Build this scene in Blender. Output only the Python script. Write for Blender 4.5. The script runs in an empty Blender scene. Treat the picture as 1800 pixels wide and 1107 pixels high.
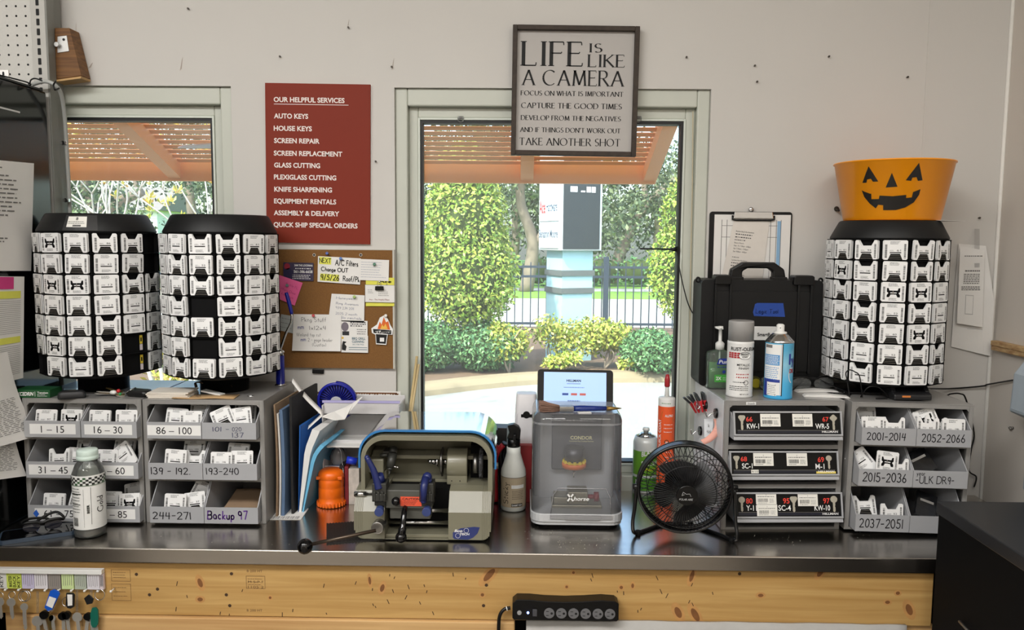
import bpy, math, random
from mathutils import Vector, Matrix, Euler
from mathutils.geometry import tessellate_polygon
random.seed(7)
SC = bpy.context.scene
COL = SC.collection
PI = math.pi
R = math.radians
# ------------------------------------------------------------------ camera
CAM_H = 1.614
FOC = 1400.0
ROT = Matrix.Rotation(R(0.8), 3, 'Z') @ Matrix.Rotation(R(90 - 5.43), 3, 'X') @ Matrix.Rotation(R(0.45), 3, 'Z')
_cd = bpy.data.cameras.new('camera')
_cd.sensor_width = 36.0
_cd.lens = FOC / 1800 * 36
_cd.clip_start = 0.02
_cd.clip_end = 400
CAM = bpy.data.objects.new('camera', _cd)
COL.objects.link(CAM)
CAM.location = (0, 0, CAM_H)
CAM.rotation_euler = ROT.to_euler()
SC.camera = CAM
# ------------------------------------------------------------------ sky, sun, exposure
SC.view_settings.view_transform = 'Standard'
SC.view_settings.look = 'None'
SC.view_settings.gamma = 1
SC.view_settings.use_curve_mapping = False
SC.view_settings.exposure = 0.0
SC.cycles.use_denoising = True
SC.cycles.max_bounces = 10
SC.cycles.transparent_max_bounces = 24
SC.cycles.caustics_reflective = False
SC.cycles.caustics_refractive = False
SC.cycles.sample_clamp_indirect = 4.0
W = bpy.data.worlds.new('sky')
SC.world = W
W.use_nodes = True
_n = W.node_tree
_bg = _n.nodes['Background']
_sky = _n.nodes.new('ShaderNodeTexSky')
_sky.sky_type = 'NISHITA'
_sky.sun_disc = False
_sky.sun_elevation = R(55)
_sky.sun_rotation = R(200)
_sky.altitude = 10
_sky.dust_density = 3.0
_n.links.new(_sky.outputs[0], _bg.inputs[0])
_bg.inputs[1].default_value = 0.8
_sl = bpy.data.lights.new('sun', 'SUN')
_sl.energy = 9.0
_sl.angle = R(1.5)
_sl.color = (1.0, 0.95, 0.86)
SUN = bpy.data.objects.new('sun', _sl)
COL.objects.link(SUN)
SUN.rotation_euler = Vector((0.55, 0.62, -1.0)).to_track_quat('-Z', 'Y').to_euler()
LAMP_POWER = 13.6        # radiance of the ceiling light diffusers
# ------------------------------------------------------------------ pixel rays -> points in the room
def ray(px, py):
    return ROT @ Vector(((px - 900) / FOC, (553.5 - py) / FOC, -1))
def P(px, py, Y):
    d = ray(px, py); t = Y / d.y
    return Vector((d.x * t, Y, CAM_H + d.z * t))
def PZ(px, py, Z):
    d = ray(px, py); t = (Z - CAM_H) / d.z
    return Vector((d.x * t, d.y * t, Z))
def PX(px, py, X):
    d = ray(px, py); t = X / d.x
    return Vector((X, d.y * t, CAM_H + d.z * t))
ZC = 0.91      # counter top
YF = 1.735     # counter front edge
YO = 1.90      # front of the drawer units
YW = 2.20      # wall face
def span(x0, x1, y, Y):
    return (P(x1, y, Y) - P(x0, y, Y)).length
# ------------------------------------------------------------------ materials
def lin(c):
    return tuple(((v / 255) / 12.92 if v / 255 <= .04045 else ((v / 255 + .055) / 1.055) ** 2.4) for v in c)
MATS = {}
def mat(name, rgb, rough=.5, metal=0, var=.06, scale=40, bump=0, emit=0, coat=0, stretch=None, spec=.5, aniso=0):
    if name in MATS: return MATS[name]
    m = bpy.data.materials.new(name); m.use_nodes = True
    nt = m.node_tree; N = nt.nodes; L = nt.links
    b = N['Principled BSDF']
    c = lin(rgb)
    b.inputs['Roughness'].default_value = rough
    b.inputs['Metallic'].default_value = metal
    b.inputs['Specular IOR Level'].default_value = spec
    if coat:
        b.inputs['Coat Weight'].default_value = coat
        b.inputs['Coat Roughness'].default_value = .08
    if aniso:
        b.inputs['Anisotropic'].default_value = aniso
    tc = N.new('ShaderNodeTexCoord'); mp = N.new('ShaderNodeMapping')
    if stretch: mp.inputs['Scale'].default_value = stretch
    nz = N.new('ShaderNodeTexNoise'); nz.inputs['Scale'].default_value = scale; nz.inputs['Detail'].default_value = 3
    L.new(tc.outputs['Object'], mp.inputs[0]); L.new(mp.outputs[0], nz.inputs['Vector'])
    mx = N.new('ShaderNodeMix'); mx.data_type = 'RGBA'
    mx.inputs[6].default_value = (*[v * (1 - var) for v in c], 1)
    mx.inputs[7].default_value = (*[min(1, v * (1 + var)) for v in c], 1)
    L.new(nz.outputs['Fac'], mx.inputs[0])
    L.new(mx.outputs[2], b.inputs['Base Color'])
    if bump:
        bp = N.new('ShaderNodeBump'); bp.inputs['Strength'].default_value = bump; bp.inputs['Distance'].default_value = .002
        L.new(nz.outputs['Fac'], bp.inputs['Height']); L.new(bp.outputs[0], b.inputs['Normal'])
    if emit:
        L.new(mx.outputs[2], b.inputs['Emission Color']); b.inputs['Emission Strength'].default_value = emit
    MATS[name] = m
    return m
def glassy(name, tint, alpha, rough=.05, body=(200, 200, 200), ior=1.45):
    """thin clear plastic or pane: tinted see-through plus a share of ordinary glossy plastic"""
    if name in MATS: return MATS[name]
    m = bpy.data.materials.new(name); m.use_nodes = True
    nt = m.node_tree; N = nt.nodes; L = nt.links
    out = N['Material Output']; b = N['Principled BSDF']
    b.inputs['Base Color'].default_value = (*lin(body), 1); b.inputs['Roughness'].default_value = rough
    tr = N.new('ShaderNodeBsdfTransparent'); tr.inputs[0].default_value = (*lin(tint), 1)
    gl = N.new('ShaderNodeBsdfGlossy'); gl.inputs['Roughness'].default_value = rough
    fr = N.new('ShaderNodeFresnel'); fr.inputs[0].default_value = ior
    m1 = N.new('ShaderNodeMixShader'); m2 = N.new('ShaderNodeMixShader')
    nz = N.new('ShaderNodeTexNoise'); nz.inputs['Scale'].default_value = 9
    tc = N.new('ShaderNodeTexCoord'); L.new(tc.outputs['Object'], nz.inputs['Vector'])
    mr = N.new('ShaderNodeMapRange'); mr.inputs[3].default_value = alpha * .8; mr.inputs[4].default_value = alpha * 1.2
    L.new(nz.outputs['Fac'], mr.inputs[0])
    L.new(mr.outputs[0], m1.inputs[0]); L.new(tr.outputs[0], m1.inputs[1]); L.new(b.outputs[0], m1.inputs[2])
    L.new(fr.outputs[0], m2.inputs[0]); L.new(m1.outputs[0], m2.inputs[1]); L.new(gl.outputs[0], m2.inputs[2])
    L.new(m2.outputs[0], out.inputs[0])
    MATS[name] = m
    return m
# ------------------------------------------------------------------ mesh builder
class MB:
    def __init__(s):
        s.v = []; s.f = []; s.mi = []; s.sm = []; s.m = 0; s.M = Matrix.Identity(4)
    def use(s, i): s.m = i; return s
    def at(s, M=None): s.M = M if M is not None else Matrix.Identity(4); return s
    def add(s, vs, fs, smooth=False):
        o = len(s.v)
        s.v += [tuple(s.M @ Vector(p)) for p in vs]
        for f in fs:
            s.f.append(tuple(i + o for i in f)); s.mi.append(s.m); s.sm.append(smooth)
        return s
    def box(s, x0, x1, y0, y1, z0, z1):
        return s.add([(x0,y0,z0),(x1,y0,z0),(x1,y1,z0),(x0,y1,z0),(x0,y0,z1),(x1,y0,z1),(x1,y1,z1),(x0,y1,z1)],
                     [(0,3,2,1),(4,5,6,7),(0,1,5,4),(1,2,6,5),(2,3,7,6),(3,0,4,7)])
    def rings(s, rings, cap=True, smooth=True, close=True):
        n = len(rings[0]); vs = [p for r in rings for p in r]; fs = []
        for k in range(len(rings) - 1):
            for i in range(n if close else n - 1):
                j = (i + 1) % n
                fs.append((k*n+i, k*n+j, (k+1)*n+j, (k+1)*n+i))
        s.add(vs, fs, smooth)
        if cap:
            o = len(s.v) - len(vs); L = len(rings) - 1
            s.f.append(tuple(o + i for i in reversed(range(n)))); s.mi.append(s.m); s.sm.append(False)
            s.f.append(tuple(o + L*n + i for i in range(n))); s.mi.append(s.m); s.sm.append(False)
        return s
    def lathe(s, prof, n=24, c=(0,0,0), smooth=True, a0=0, cap=True, sx=1, sy=1):
        rr = [[(c[0] + r*sx*math.cos(a0+2*PI*i/n), c[1] + r*sy*math.sin(a0+2*PI*i/n), c[2] + z) for i in range(n)] for r, z in prof]
        return s.rings(rr, cap, smooth)
    def cyl(s, p0, p1, r0, r1=None, n=16, cap=True, smooth=True):
        p0, p1 = Vector(p0), Vector(p1)
        if r1 is None: r1 = r0
        d = (p1 - p0).normalized(); u = d.orthogonal().normalized(); w = d.cross(u)
        rr = [[p + r*(math.cos(2*PI*i/n)*u + math.sin(2*PI*i/n)*w) for i in range(n)] for p, r in ((p0, r0), (p1, r1))]
        return s.rings(rr, cap, smooth)
    def tube(s, pts, r, n=8, closed=False, cap=True):
        pts = [Vector(p) for p in pts]; rr = []; L = len(pts); u = None
        for k, p in enumerate(pts):
            if closed: d = pts[(k+1) % L] - pts[k-1]
            else: d = pts[min(k+1, L-1)] - pts[max(k-1, 0)]
            d.normalize()
            u = d.orthogonal().normalized() if u is None else (u - d * u.dot(d)).normalized()
            w = d.cross(u); q = r[k] if isinstance(r, (list, tuple)) else r
            rr.append([p + q*(math.cos(2*PI*i/n)*u + math.sin(2*PI*i/n)*w) for i in range(n)])
        if closed: rr.append(rr[0]); cap = False
        return s.rings(rr, cap, True)
    def ball(s, c, r, n=16, sx=1, sy=1, sz=1):
        k = n // 2
        rr = [[(c[0] + r*sx*math.sin(PI*j/k)*math.cos(2*PI*i/n), c[1] + r*sy*math.sin(PI*j/k)*math.sin(2*PI*i/n), c[2] - r*sz*math.cos(PI*j/k)) for i in range(n)] for j in range(1, k)]
        o = s.rings(rr, False, True); m = len(rr[0]); base = len(s.v) - m*len(rr)
        s.v.append(tuple(s.M @ Vector((c[0], c[1], c[2] - r*sz)))); s.v.append(tuple(s.M @ Vector((c[0], c[1], c[2] + r*sz))))
        b, t = len(s.v) - 2, len(s.v) - 1; last = base + m*(len(rr)-1)
        for i in range(m):
            j = (i+1) % m
            s.f.append((b, base+j, base+i)); s.mi.append(s.m); s.sm.append(True)
            s.f.append((t, last+i, last+j)); s.mi.append(s.m); s.sm.append(True)
        return s
    def prism(s, poly, y0, y1, axis='y', smooth=False):
        """poly in the plane across `axis`: y -> (x,z), x -> (y,z), z -> (x,y)"""
        f = {'y': lambda a, b, t: (a, t, b), 'x': lambda a, b, t: (t, a, b), 'z': lambda a, b, t: (a, b, t)}[axis]
        n = len(poly); vs = [f(a, b, y0) for a, b in poly] + [f(a, b, y1) for a, b in poly]
        s.add(vs, [(i, (i+1) % n, (i+1) % n + n, i + n) for i in range(n)], smooth)
        o = len(s.v) - 2*n
        for t in tessellate_polygon([[Vector((a, b, 0)) for a, b in poly]]):
            s.f.append(tuple(o + i for i in reversed(t))); s.mi.append(s.m); s.sm.append(False)
            s.f.append(tuple(o + n + i for i in t)); s.mi.append(s.m); s.sm.append(False)
        return s
    def flat(s, vs2, fs, fn): return s.add([fn(u, v) for u, v in vs2], fs)
    def rect(s, u0, u1, v0, v1, fn, nu=1):
        for k in range(nu):
            a = u0 + (u1-u0)*k/nu; b = u0 + (u1-u0)*(k+1)/nu
            s.add([fn(a, v0), fn(b, v0), fn(b, v1), fn(a, v1)], [(0,1,2,3)])
        return s
    def poly(s, pts, fn):
        vs = [fn(u, v) for u, v in pts]; o = len(s.v); s.add(vs, [])
        for t in tessellate_polygon([[Vector((a, b, 0)) for a, b in pts]]):
            s.f.append(tuple(o + i for i in t)); s.mi.append(s.m); s.sm.append(False)
        return s
    def text(s, txt, fn, x=0, y=0, h=.01, w=None, align='l', weight=0, shear=0):
        vs, fs, tw = text2d(txt, weight)
        if not vs: return s
        k = h / .729; kx = k if w is None else w / tw
        ox = {'l': 0, 'c': -tw*kx/2, 'r': -tw*kx}[align]
        return s.flat([(x + ox + a*kx + shear*b*k, y + b*k) for a, b in vs], fs, fn)
    def strokes(s, txt, fn, x=0, y=0, h=.01, w=None, align='l', style='hand', th=.09, jit=0, gap=.22):
        vs, fs, tw = stroke2d(txt, style, th, jit, gap)
        if not vs: return s
        kx = h if w is None else w / tw
        ox = {'l': 0, 'c': -tw*kx/2, 'r': -tw*kx}[align]
        return s.flat([(x + ox + a*kx, y + b*h) for a, b in vs], fs, fn)
    def mesh(s, name, mats):
        me = bpy.data.meshes.new(name); me.from_pydata(s.v, [], s.f)
        for m in mats: me.materials.append(m)
        me.polygons.foreach_set('material_index', s.mi); me.polygons.foreach_set('use_smooth', s.sm)
        me.update(); return me
    def build(s, name, mats, parent=None, loc=(0,0,0), rot=(0,0,0), bevel=0, seg=2, label=None, cat=None, group=None, kind=None):
        if not isinstance(mats, (list, tuple)): mats = [mats]
        o = bpy.data.objects.new(name, s.mesh(name, mats)); COL.objects.link(o)
        o.location = loc; o.rotation_euler = rot
        if parent: o.parent = parent
        if bevel:
            b = o.modifiers.new('bevel', 'BEVEL'); b.width = bevel; b.segments = seg; b.limit_method = 'ANGLE'; b.angle_limit = R(40)
            b.harden_normals = False
        return tag(o, label, cat, group, kind)
def tag(o, label=None, cat=None, group=None, kind=None):
    if label: o['label'] = label
    if cat: o['category'] = cat
    if group: o['group'] = group
    if kind: o['kind'] = kind
    return o
def thing(name, label, cat, loc=(0,0,0), rot=(0,0,0), group=None):
    o = bpy.data.objects.new(name, None); COL.objects.link(o)
    o.empty_display_size = .05; o.location = loc; o.rotation_euler = rot
    return tag(o, label, cat, group)
def struct(mb, name, mats, bevel=0, **k): return mb.build(name, mats, kind='structure', bevel=bevel, **k)
def plane_fn(o, u=(1,0,0), v=(0,0,1), lift=.0004):
    o, u, v = Vector(o), Vector(u).normalized(), Vector(v).normalized(); n = u.cross(v)
    return lambda a, b, l=0: tuple(o + a*u + b*v + n*(lift + l))
def cyl_fn(c, r, z0=0, lift=.0004, a0=0):
    return lambda a, b, l=0: (c[0] + (r+lift+l)*math.sin(a0 + a/r), c[1] - (r+lift+l)*math.cos(a0 + a/r), z0 + b)
def up(fn, l):
    return lambda a, b, q=0: fn(a, b, l + q)
def rrect(x0, x1, z0, z1, r, n=5, corners=(1,1,1,1)):
    pts = []
    for k, (cx, cz, a) in enumerate(((x1-r, z0+r, -90), (x1-r, z1-r, 0), (x0+r, z1-r, 90), (x0+r, z0+r, 180))):
        if corners[k]:
            pts += [(cx + r*math.cos(R(a + 90*i/n)), cz + r*math.sin(R(a + 90*i/n))) for i in range(n+1)]
        else:
            pts.append(((x1, z0), (x1, z1), (x0, z1), (x0, z0))[k])
    return pts
def curve(pts, n=8):
    """Catmull-Rom through pts"""
    pts = [Vector(p) for p in pts]; out = []
    for k in range(len(pts) - 1):
        a = pts[max(k-1, 0)]; b = pts[k]; c = pts[k+1]; d = pts[min(k+2, len(pts)-1)]
        for i in range(n):
            t = i / n
            out.append(.5*((2*b) + (c-a)*t + (2*a-5*b+4*c-d)*t*t + (3*b-a-3*c+d)*t**3))
    return out + [pts[-1]]
_TX = {}
def text2d(txt, weight=0):
    key = (txt, weight)
    if key in _TX: return _TX[key]
    c = bpy.data.curves.new('t', 'FONT'); c.body = txt; c.size = 1; c.offset = weight; c.resolution_u = 3
    o = bpy.data.objects.new('t', c); COL.objects.link(o)
    dg = bpy.context.evaluated_depsgraph_get(); dg.update()
    me = bpy.data.meshes.new_from_object(o.evaluated_get(dg))
    vs = [(v.co.x, v.co.y) for v in me.vertices]; fs = [tuple(p.vertices) for p in me.polygons]
    bpy.data.objects.remove(o); bpy.data.curves.remove(c); bpy.data.meshes.remove(me)
    if vs:
        x0 = min(v[0] for v in vs); vs = [(a - x0, b) for a, b in vs]
    _TX[key] = (vs, fs, max((v[0] for v in vs), default=1))
    return _TX[key]
# ------------------------------------------------------------------ pen-stroke lettering
def A_(cx, cy, rx, ry, a0, a1, n=10):
    return [(cx + rx*math.cos(R(a0 + (a1-a0)*i/n)), cy + ry*math.sin(R(a0 + (a1-a0)*i/n))) for i in range(n+1)]
GL = {
 'A': (.8, [[(0,0),(.4,1)], [(.4,1),(.8,0)], [(.15,.36),(.65,.36)]]),
 'B': (.6, [[(0,0),(0,1)], [(0,1),(.3,1)]+A_(.3,.76,.22,.24,90,-90)+[(0,.52)], [(0,.52),(.32,.52)]+A_(.32,.26,.26,.26,90,-90)+[(0,0)]]),
 'C': (.85, [A_(.48,.5,.48,.5,48,312,16)]),
 'D': (.78, [[(0,0),(0,1)], [(0,1),(.3,1)]+A_(.3,.5,.48,.5,90,-90,14)+[(0,0)]]),
 'E': (.5, [[(0,0),(0,1)], [(0,1),(.48,1)], [(0,.53),(.4,.53)], [(0,0),(.52,0)]]),
 'F': (.48, [[(0,0),(0,1)], [(0,1),(.48,1)], [(0,.53),(.4,.53)]]),
 'G': (.88, [A_(.48,.5,.48,.5,48,300,16)+[(.8,.08)], [(.8,.05),(.8,.42)]]),
 'H': (.75, [[(0,0),(0,1)], [(.75,0),(.75,1)], [(0,.52),(.75,.52)]]),
 'I': (.14, [[(.07,0),(.07,1)]]),
 'J': (.35, [[(.33,1),(.33,.2)]+A_(.15,.2,.18,.2,0,-120)]),
 'K': (.65, [[(0,0),(0,1)], [(.58,1),(.03,.48)], [(.15,.58),(.65,0)]]),
 'L': (.5, [[(0,0),(0,1)], [(0,0),(.5,0)]]),
 'M': (.95, [[(.06,0),(.14,1)], [(.14,1),(.48,.05)], [(.48,.05),(.82,1)], [(.82,1),(.9,0)]]),
 'N': (.75, [[(0,0),(0,1)], [(0,1),(.75,0)], [(.75,0),(.75,1)]]),
 'O': (1.0, [A_(.5,.5,.5,.5,90,450,24)]),
 'P': (.55, [[(0,0),(0,1)], [(0,1),(.28,1)]+A_(.28,.74,.25,.26,90,-90)+[(0,.48)]]),
 'Q': (1.0, [A_(.5,.5,.5,.5,90,450,24), [(.55,.2),(1,-.12)]]),
 'R': (.65, [[(0,0),(0,1)], [(0,1),(.28,1)]+A_(.28,.75,.25,.25,90,-90)+[(0,.5)], [(.25,.5),(.65,0)]]),
 'S': (.52, [A_(.27,.75,.23,.25,40,255,12)+A_(.25,.26,.26,.26,75,-140,12)]),
 'T': (.7, [[(.35,0),(.35,1)], [(0,1),(.7,1)]]),
 'U': (.72, [[(0,1),(0,.32)]+A_(.36,.32,.36,.32,180,360)+[(.72,1)]]),
 'V': (.75, [[(0,1),(.38,0)], [(.38,0),(.75,1)]]),
 'W': (1.1, [[(0,1),(.28,0)], [(.28,0),(.55,1)], [(.55,1),(.82,0)], [(.82,0),(1.1,1)]]),
 'X': (.7, [[(0,1),(.7,0)], [(0,0),(.7,1)]]),
 'Y': (.7, [[(0,1),(.35,.5)], [(.7,1),(.35,.5)], [(.35,.5),(.35,0)]]),
 'Z': (.6, [[(0,1),(.6,1),(0,0),(.6,0)]]),
 '0': (.5, [A_(.25,.5,.25,.5,80,440,16)]),
 '1': (.1, [[(.05,1),(.05,0)]]),
 '2': (.5, [A_(.24,.74,.24,.26,160,-30,9)+[(.0,0),(.52,.02)]]),
 '3': (.46, [A_(.2,.75,.22,.25,140,-80,9)+A_(.2,.25,.25,.26,80,-150,9)]),
 '4': (.5, [[(.1,1),(.02,.45),(.5,.47)], [(.42,1),(.38,0)]]),
 '5': (.48, [[(.45,1),(.1,1),(.06,.58)]+A_(.2,.3,.26,.31,110,-150,10)]),
 '6': (.48, [[(.38,1),(.1,.5)]+A_(.24,.25,.22,.25,160,520,12)]),
 '7': (.48, [[(0,.97),(.48,1),(.2,0)]]),
 '8': (.46, [A_(.23,.75,.18,.24,270,630,12), A_(.23,.26,.23,.25,90,450,12)]),
 '9': (.46, [A_(.22,.72,.21,.26,0,360,12)+[(.4,.5),(.36,0)]]),
 '-': (.4, [[(.02,.45),(.38,.47)]]), '/': (.4, [[(0,-.1),(.4,1.05)]]), '.': (.08, [[(.03,.0),(.05,.05)]]),
 "'": (.08, [[(.05,1.05),(.03,.75)]]), '&': (.7, [A_(.3,.78,.18,.2,0,360,10), A_(.28,.28,.28,.28,60,300,10)+[(.65,.5)]]), '#': (.5, [[(.1,0),(.2,1)], [(.35,0),(.45,1)], [(0,.35),(.5,.35)], [(0,.68),(.5,.68)]]),
 ',': (.08, [[(.05,.05),(.0,-.15)]]), '(': (.2, [A_(.3,.45,.28,.6,130,230,6)]), ')': (.2, [A_(-.1,.45,.28,.6,50,-50,6)]), ':': (.08, [[(.03,.1),(.05,.14)], [(.03,.5),(.05,.54)]]),
 'a': (.42, [A_(.2,.27,.2,.27,40,390,10)+[(.4,0)]]), 'b': (.42, [[(0,1),(0,0)], A_(.2,.26,.2,.26,180,-180,10)]),
 'c': (.38, [A_(.2,.27,.2,.27,50,310,8)]), 'd': (.42, [A_(.2,.26,.2,.26,0,360,10), [(.4,1),(.4,0)]]),
 'e': (.4, [[(.02,.28),(.38,.3)]+A_(.2,.27,.19,.27,10,310,9)]), 'f': (.3, [A_(.25,.8,.12,.18,60,180,5)+[(.12,0)], [(0,.5),(.28,.52)]]),
 'g': (.42, [A_(.2,.27,.2,.26,30,380,10)+[(.38,-.1)]+A_(.2,-.1,.18,.2,0,-160,6)]), 'h': (.4, [[(0,1),(0,0)], [(0,.35)]+A_(.19,.33,.19,.2,160,0,6)+[(.38,0)]]),
 'i': (.04, [[(.02,.5),(.02,0)], [(.02,.7),(.03,.74)]]), 'j': (.1, [[(.1,.5),(.1,-.2)]]), 'k': (.36, [[(0,1),(0,0)], [(.32,.5),(.02,.22),(.36,0)]]),
 'l': (.04, [[(.02,1),(.02,0)]]), 'm': (.6, [[(0,.5),(0,0)], A_(.15,.33,.15,.2,170,0,5)+[(.3,0)], A_(.45,.33,.15,.2,170,0,5)+[(.6,0)]]),
 'n': (.38, [[(0,.5),(0,0)], A_(.18,.33,.18,.2,170,0,6)+[(.36,0)]]), 'o': (.4, [A_(.2,.26,.2,.26,90,450,12)]),
 'p': (.42, [[(0,.5),(0,-.35)], A_(.2,.26,.2,.26,180,-180,10)]), 'r': (.28, [[(0,.5),(0,0)], A_(.16,.33,.16,.18,170,40,5)]),
 's': (.32, [A_(.16,.4,.14,.13,40,250,6)+A_(.15,.14,.15,.14,80,-150,6)]), 't': (.3, [[(.12,.85),(.12,0)], [(0,.55),(.28,.57)]]),
 'u': (.38, [[(0,.5),(0,.2)]+A_(.18,.2,.18,.2,180,360,6)+[(.36,.5)], [(.36,.5),(.36,0)]]), 'v': (.36, [[(0,.5),(.18,0),(.36,.5)]]),
 'w': (.5, [[(0,.5),(.12,0),(.25,.45),(.38,0),(.5,.5)]]), 'x': (.36, [[(0,.5),(.36,0)], [(0,0),(.36,.5)]]), 'y': (.36, [[(0,.5),(.18,.05)], [(.36,.5),(.1,-.3)]]),
 'z': (.34, [[(0,.5),(.34,.5),(0,0),(.34,0)]]), 'q': (.42, [A_(.2,.26,.2,.26,0,360,10), [(.4,.5),(.4,-.35)]]),
}
def stroke2d(txt, style, th, jit, gap):
    rnd = random.Random(txt); vs = []; fs = []; x = 0
    def seg(a, b, ta, tb):
        dx, dy = b[0]-a[0], b[1]-a[1]; l = math.hypot(dx, dy) or 1e-6
        nx, ny = -dy/l, dx/l; o = len(vs)
        vs.extend([(a[0]+nx*ta/2, a[1]+ny*ta/2), (a[0]-nx*ta/2, a[1]-ny*ta/2), (b[0]-nx*tb/2, b[1]-ny*tb/2), (b[0]+nx*tb/2, b[1]+ny*tb/2)])
        fs.append((o, o+1, o+2, o+3))
    def wid(a, b):
        if style != 'serif': return th
        t = math.atan2(b[1]-a[1], b[0]-a[0])
        return th*.28 + th*.85*abs(math.sin(t - R(14)))**1.6
    def cap(p, hz):
        q = th*.25
        if hz: seg((p[0]-.12, p[1]), (p[0]+.12, p[1]), q, q)
    for ch in txt:
        if ch == ' ': x += .42; continue
        if ch not in GL: x += .2; continue
        w, st = GL[ch]
        sl = rnd.uniform(-1, 1)*jit; dy0 = rnd.uniform(-1, 1)*jit*.4; sc = 1 + rnd.uniform(-1, 1)*jit*.6
        for pl in st:
            pts = [(x + a*sc + sl*b, b*sc + dy0) for a, b in pl]
            ws = [wid(pts[k], pts[k+1]) for k in range(len(pts)-1)]
            for k in range(len(pts)-1):
                a, b = pts[k], pts[k+1]
                ta = (ws[k-1]+ws[k])/2 if k else ws[k]; tb = (ws[k]+ws[k+1])/2 if k+1 < len(ws) else ws[k]
                if style != 'serif' or len(pts) == 2:
                    l = math.hypot(b[0]-a[0], b[1]-a[1]) or 1e-6; e = 0 if style == 'serif' else th*.3
                    ex, ey = (b[0]-a[0])/l*e, (b[1]-a[1])/l*e
                    seg((a[0]-ex, a[1]-ey), (b[0]+ex, b[1]+ey), ta, tb)
                else: seg(a, b, ta, tb)
            if style == 'serif' and len(pl) == 2:
                for p, o in ((pts[0], pl[0]), (pts[-1], pl[-1])):
                    if o[1] in (0, 1) and abs(pts[0][1]-pts[-1][1]) > .4 and not (ch in 'AV' and o in ((.4,1),(.38,0))) and not (ch == 'N' and pl[0] != (0,0) and o == (.75,0)): cap(p, 1)
                if abs(pl[0][1]-pl[-1][1]) < .01 and ch in 'EFTL':
                    e = pts[-1]; d = -.13 if pl[0][1] > .9 else (.13 if pl[0][1] < .1 else .06)
                    seg(e, (e[0]+.015, e[1]+d), th*.3, th*.3)
                    if ch == 'T': seg(pts[0], (pts[0][0]-.015, pts[0][1]+d), th*.3, th*.3)
        x += w*sc + gap
    return vs, fs, max(x - gap, .05)
def lines(mb, fn, x0, x1, z0, z1, n, h, seed=1, words=True, ragged=.3):
    """rows of small grey print, too small in the photograph to read"""
    rnd = random.Random(seed)
    for k in range(n):
        z = z1 - (z1-z0)*(k+.5)/n; end = x1 - (x1-x0)*rnd.uniform(0, ragged); x = x0
        while x < end:
            w = min((x1-x0)*rnd.uniform(.04, .13), end-x) if words else end-x
            if w > 1e-5: mb.rect(x, x+w, z-h/2, z+h/2, fn)
            x += w + h*.8
# ------------------------------------------------------------------ room lamps: troffers at the ceiling
CEIL = 3.05
for x, y, pw in ((-1.6, -.15, 1.7), (-.5, -.15, 1.15), (.95, -.15, .62), (-1.7, -2.2, 1.6), (.3, -2.2, .9)):
    la = bpy.data.lights.new('ceiling_lamp', 'AREA'); la.shape = 'RECTANGLE'; la.size = 1.2; la.size_y = .6
    la.energy = pw * LAMP_POWER * 1.2 * .6 * PI; la.color = (1.0, .985, .965) if x < 0 else (1.0, .965, .915)
    lo = bpy.data.objects.new('ceiling_lamp', la); COL.objects.link(lo); lo.location = (x, y, CEIL - .02)
# ------------------------------------------------------------------ materials
wall_m = mat('wall_paint', (207, 204, 199), .75, var=.035, scale=3, bump=.05)
white_m = mat('white_plastic', (232, 232, 228), .4, var=.03)
paper_m = mat('paper', (232, 230, 226), .8, var=.03, scale=20)
black_m = mat('black_plastic', (7, 7, 8), .36, var=.12, spec=.35)
matte_black = mat('matte_black', (4, 4, 5), .75, var=.12, spec=.2)
ink_m = mat('black_ink', (14, 14, 15), .7, var=.05)
grey_ink = mat('grey_ink', (120, 118, 116), .8, var=.05)
chrome_m = mat('bright_steel', (205, 205, 205), .16, 1, var=.04)
zinc_m = mat('dull_steel', (150, 148, 144), .38, 1, var=.08)
frame_m = mat('window_frame_paint', (198, 201, 190), .45, var=.03, scale=8)
gasket_m = mat('gasket_rubber', (8, 9, 11), .5)
orange_m = mat('orange_paint', (254, 164, 92), .5, var=.06, scale=12)
# ------------------------------------------------------------------ room shell
XR = P(1757, 380, YW).x
XL, YB = -2.6, -3.6
w2 = (P(694, 300, YW).x, P(1246, 300, YW).x, ZC - .03, P(950, 155, YW).z)
w1 = (-1.78, P(408, 250, YW).x, ZC - .03, P(330, 151, YW).z)
m = MB(); T = .17
for a, b, c, d in ((XL, w1[0], 0, CEIL), (w1[1], w2[0], 0, CEIL), (w2[1], XR + .12, 0, CEIL)):
    m.box(a, b, YW, YW + T, c, d)
for w in (w1, w2):
    m.box(w[0], w[1], YW, YW + T, 0, w[2]); m.box(w[0], w[1], YW, YW + T, w[3], CEIL)
struct(m, 'wall_front', [wall_m])
m = MB().box(XR, XR + .12, YB, YW, 0, CEIL); struct(m, 'wall_right', [mat('side_wall_paint', (206, 199, 190), .75, var=.035, scale=3, bump=.05)])
m = MB().box(XL - .12, XL, YB, YW + T, 0, CEIL); struct(m, 'wall_left', [wall_m])
m = MB().box(XL - .12, XR + .12, YB - .12, YB, 0, CEIL); struct(m, 'wall_back', [mat('back_wall_paint', (186, 178, 166), .7, var=.35, scale=1.5)])
m = MB().box(XL - .12, XR + .12, YB - .12, YW + T, -.1, 0); struct(m, 'floor', [mat('floor_tile', (120, 114, 106), .4, var=.08, scale=6)])
m = MB().box(XL - .12, XR + .12, YB - .12, YW + T, CEIL, CEIL + .1); struct(m, 'ceiling', [mat('ceiling_tile', (225, 222, 215), .9, var=.03)])
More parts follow.
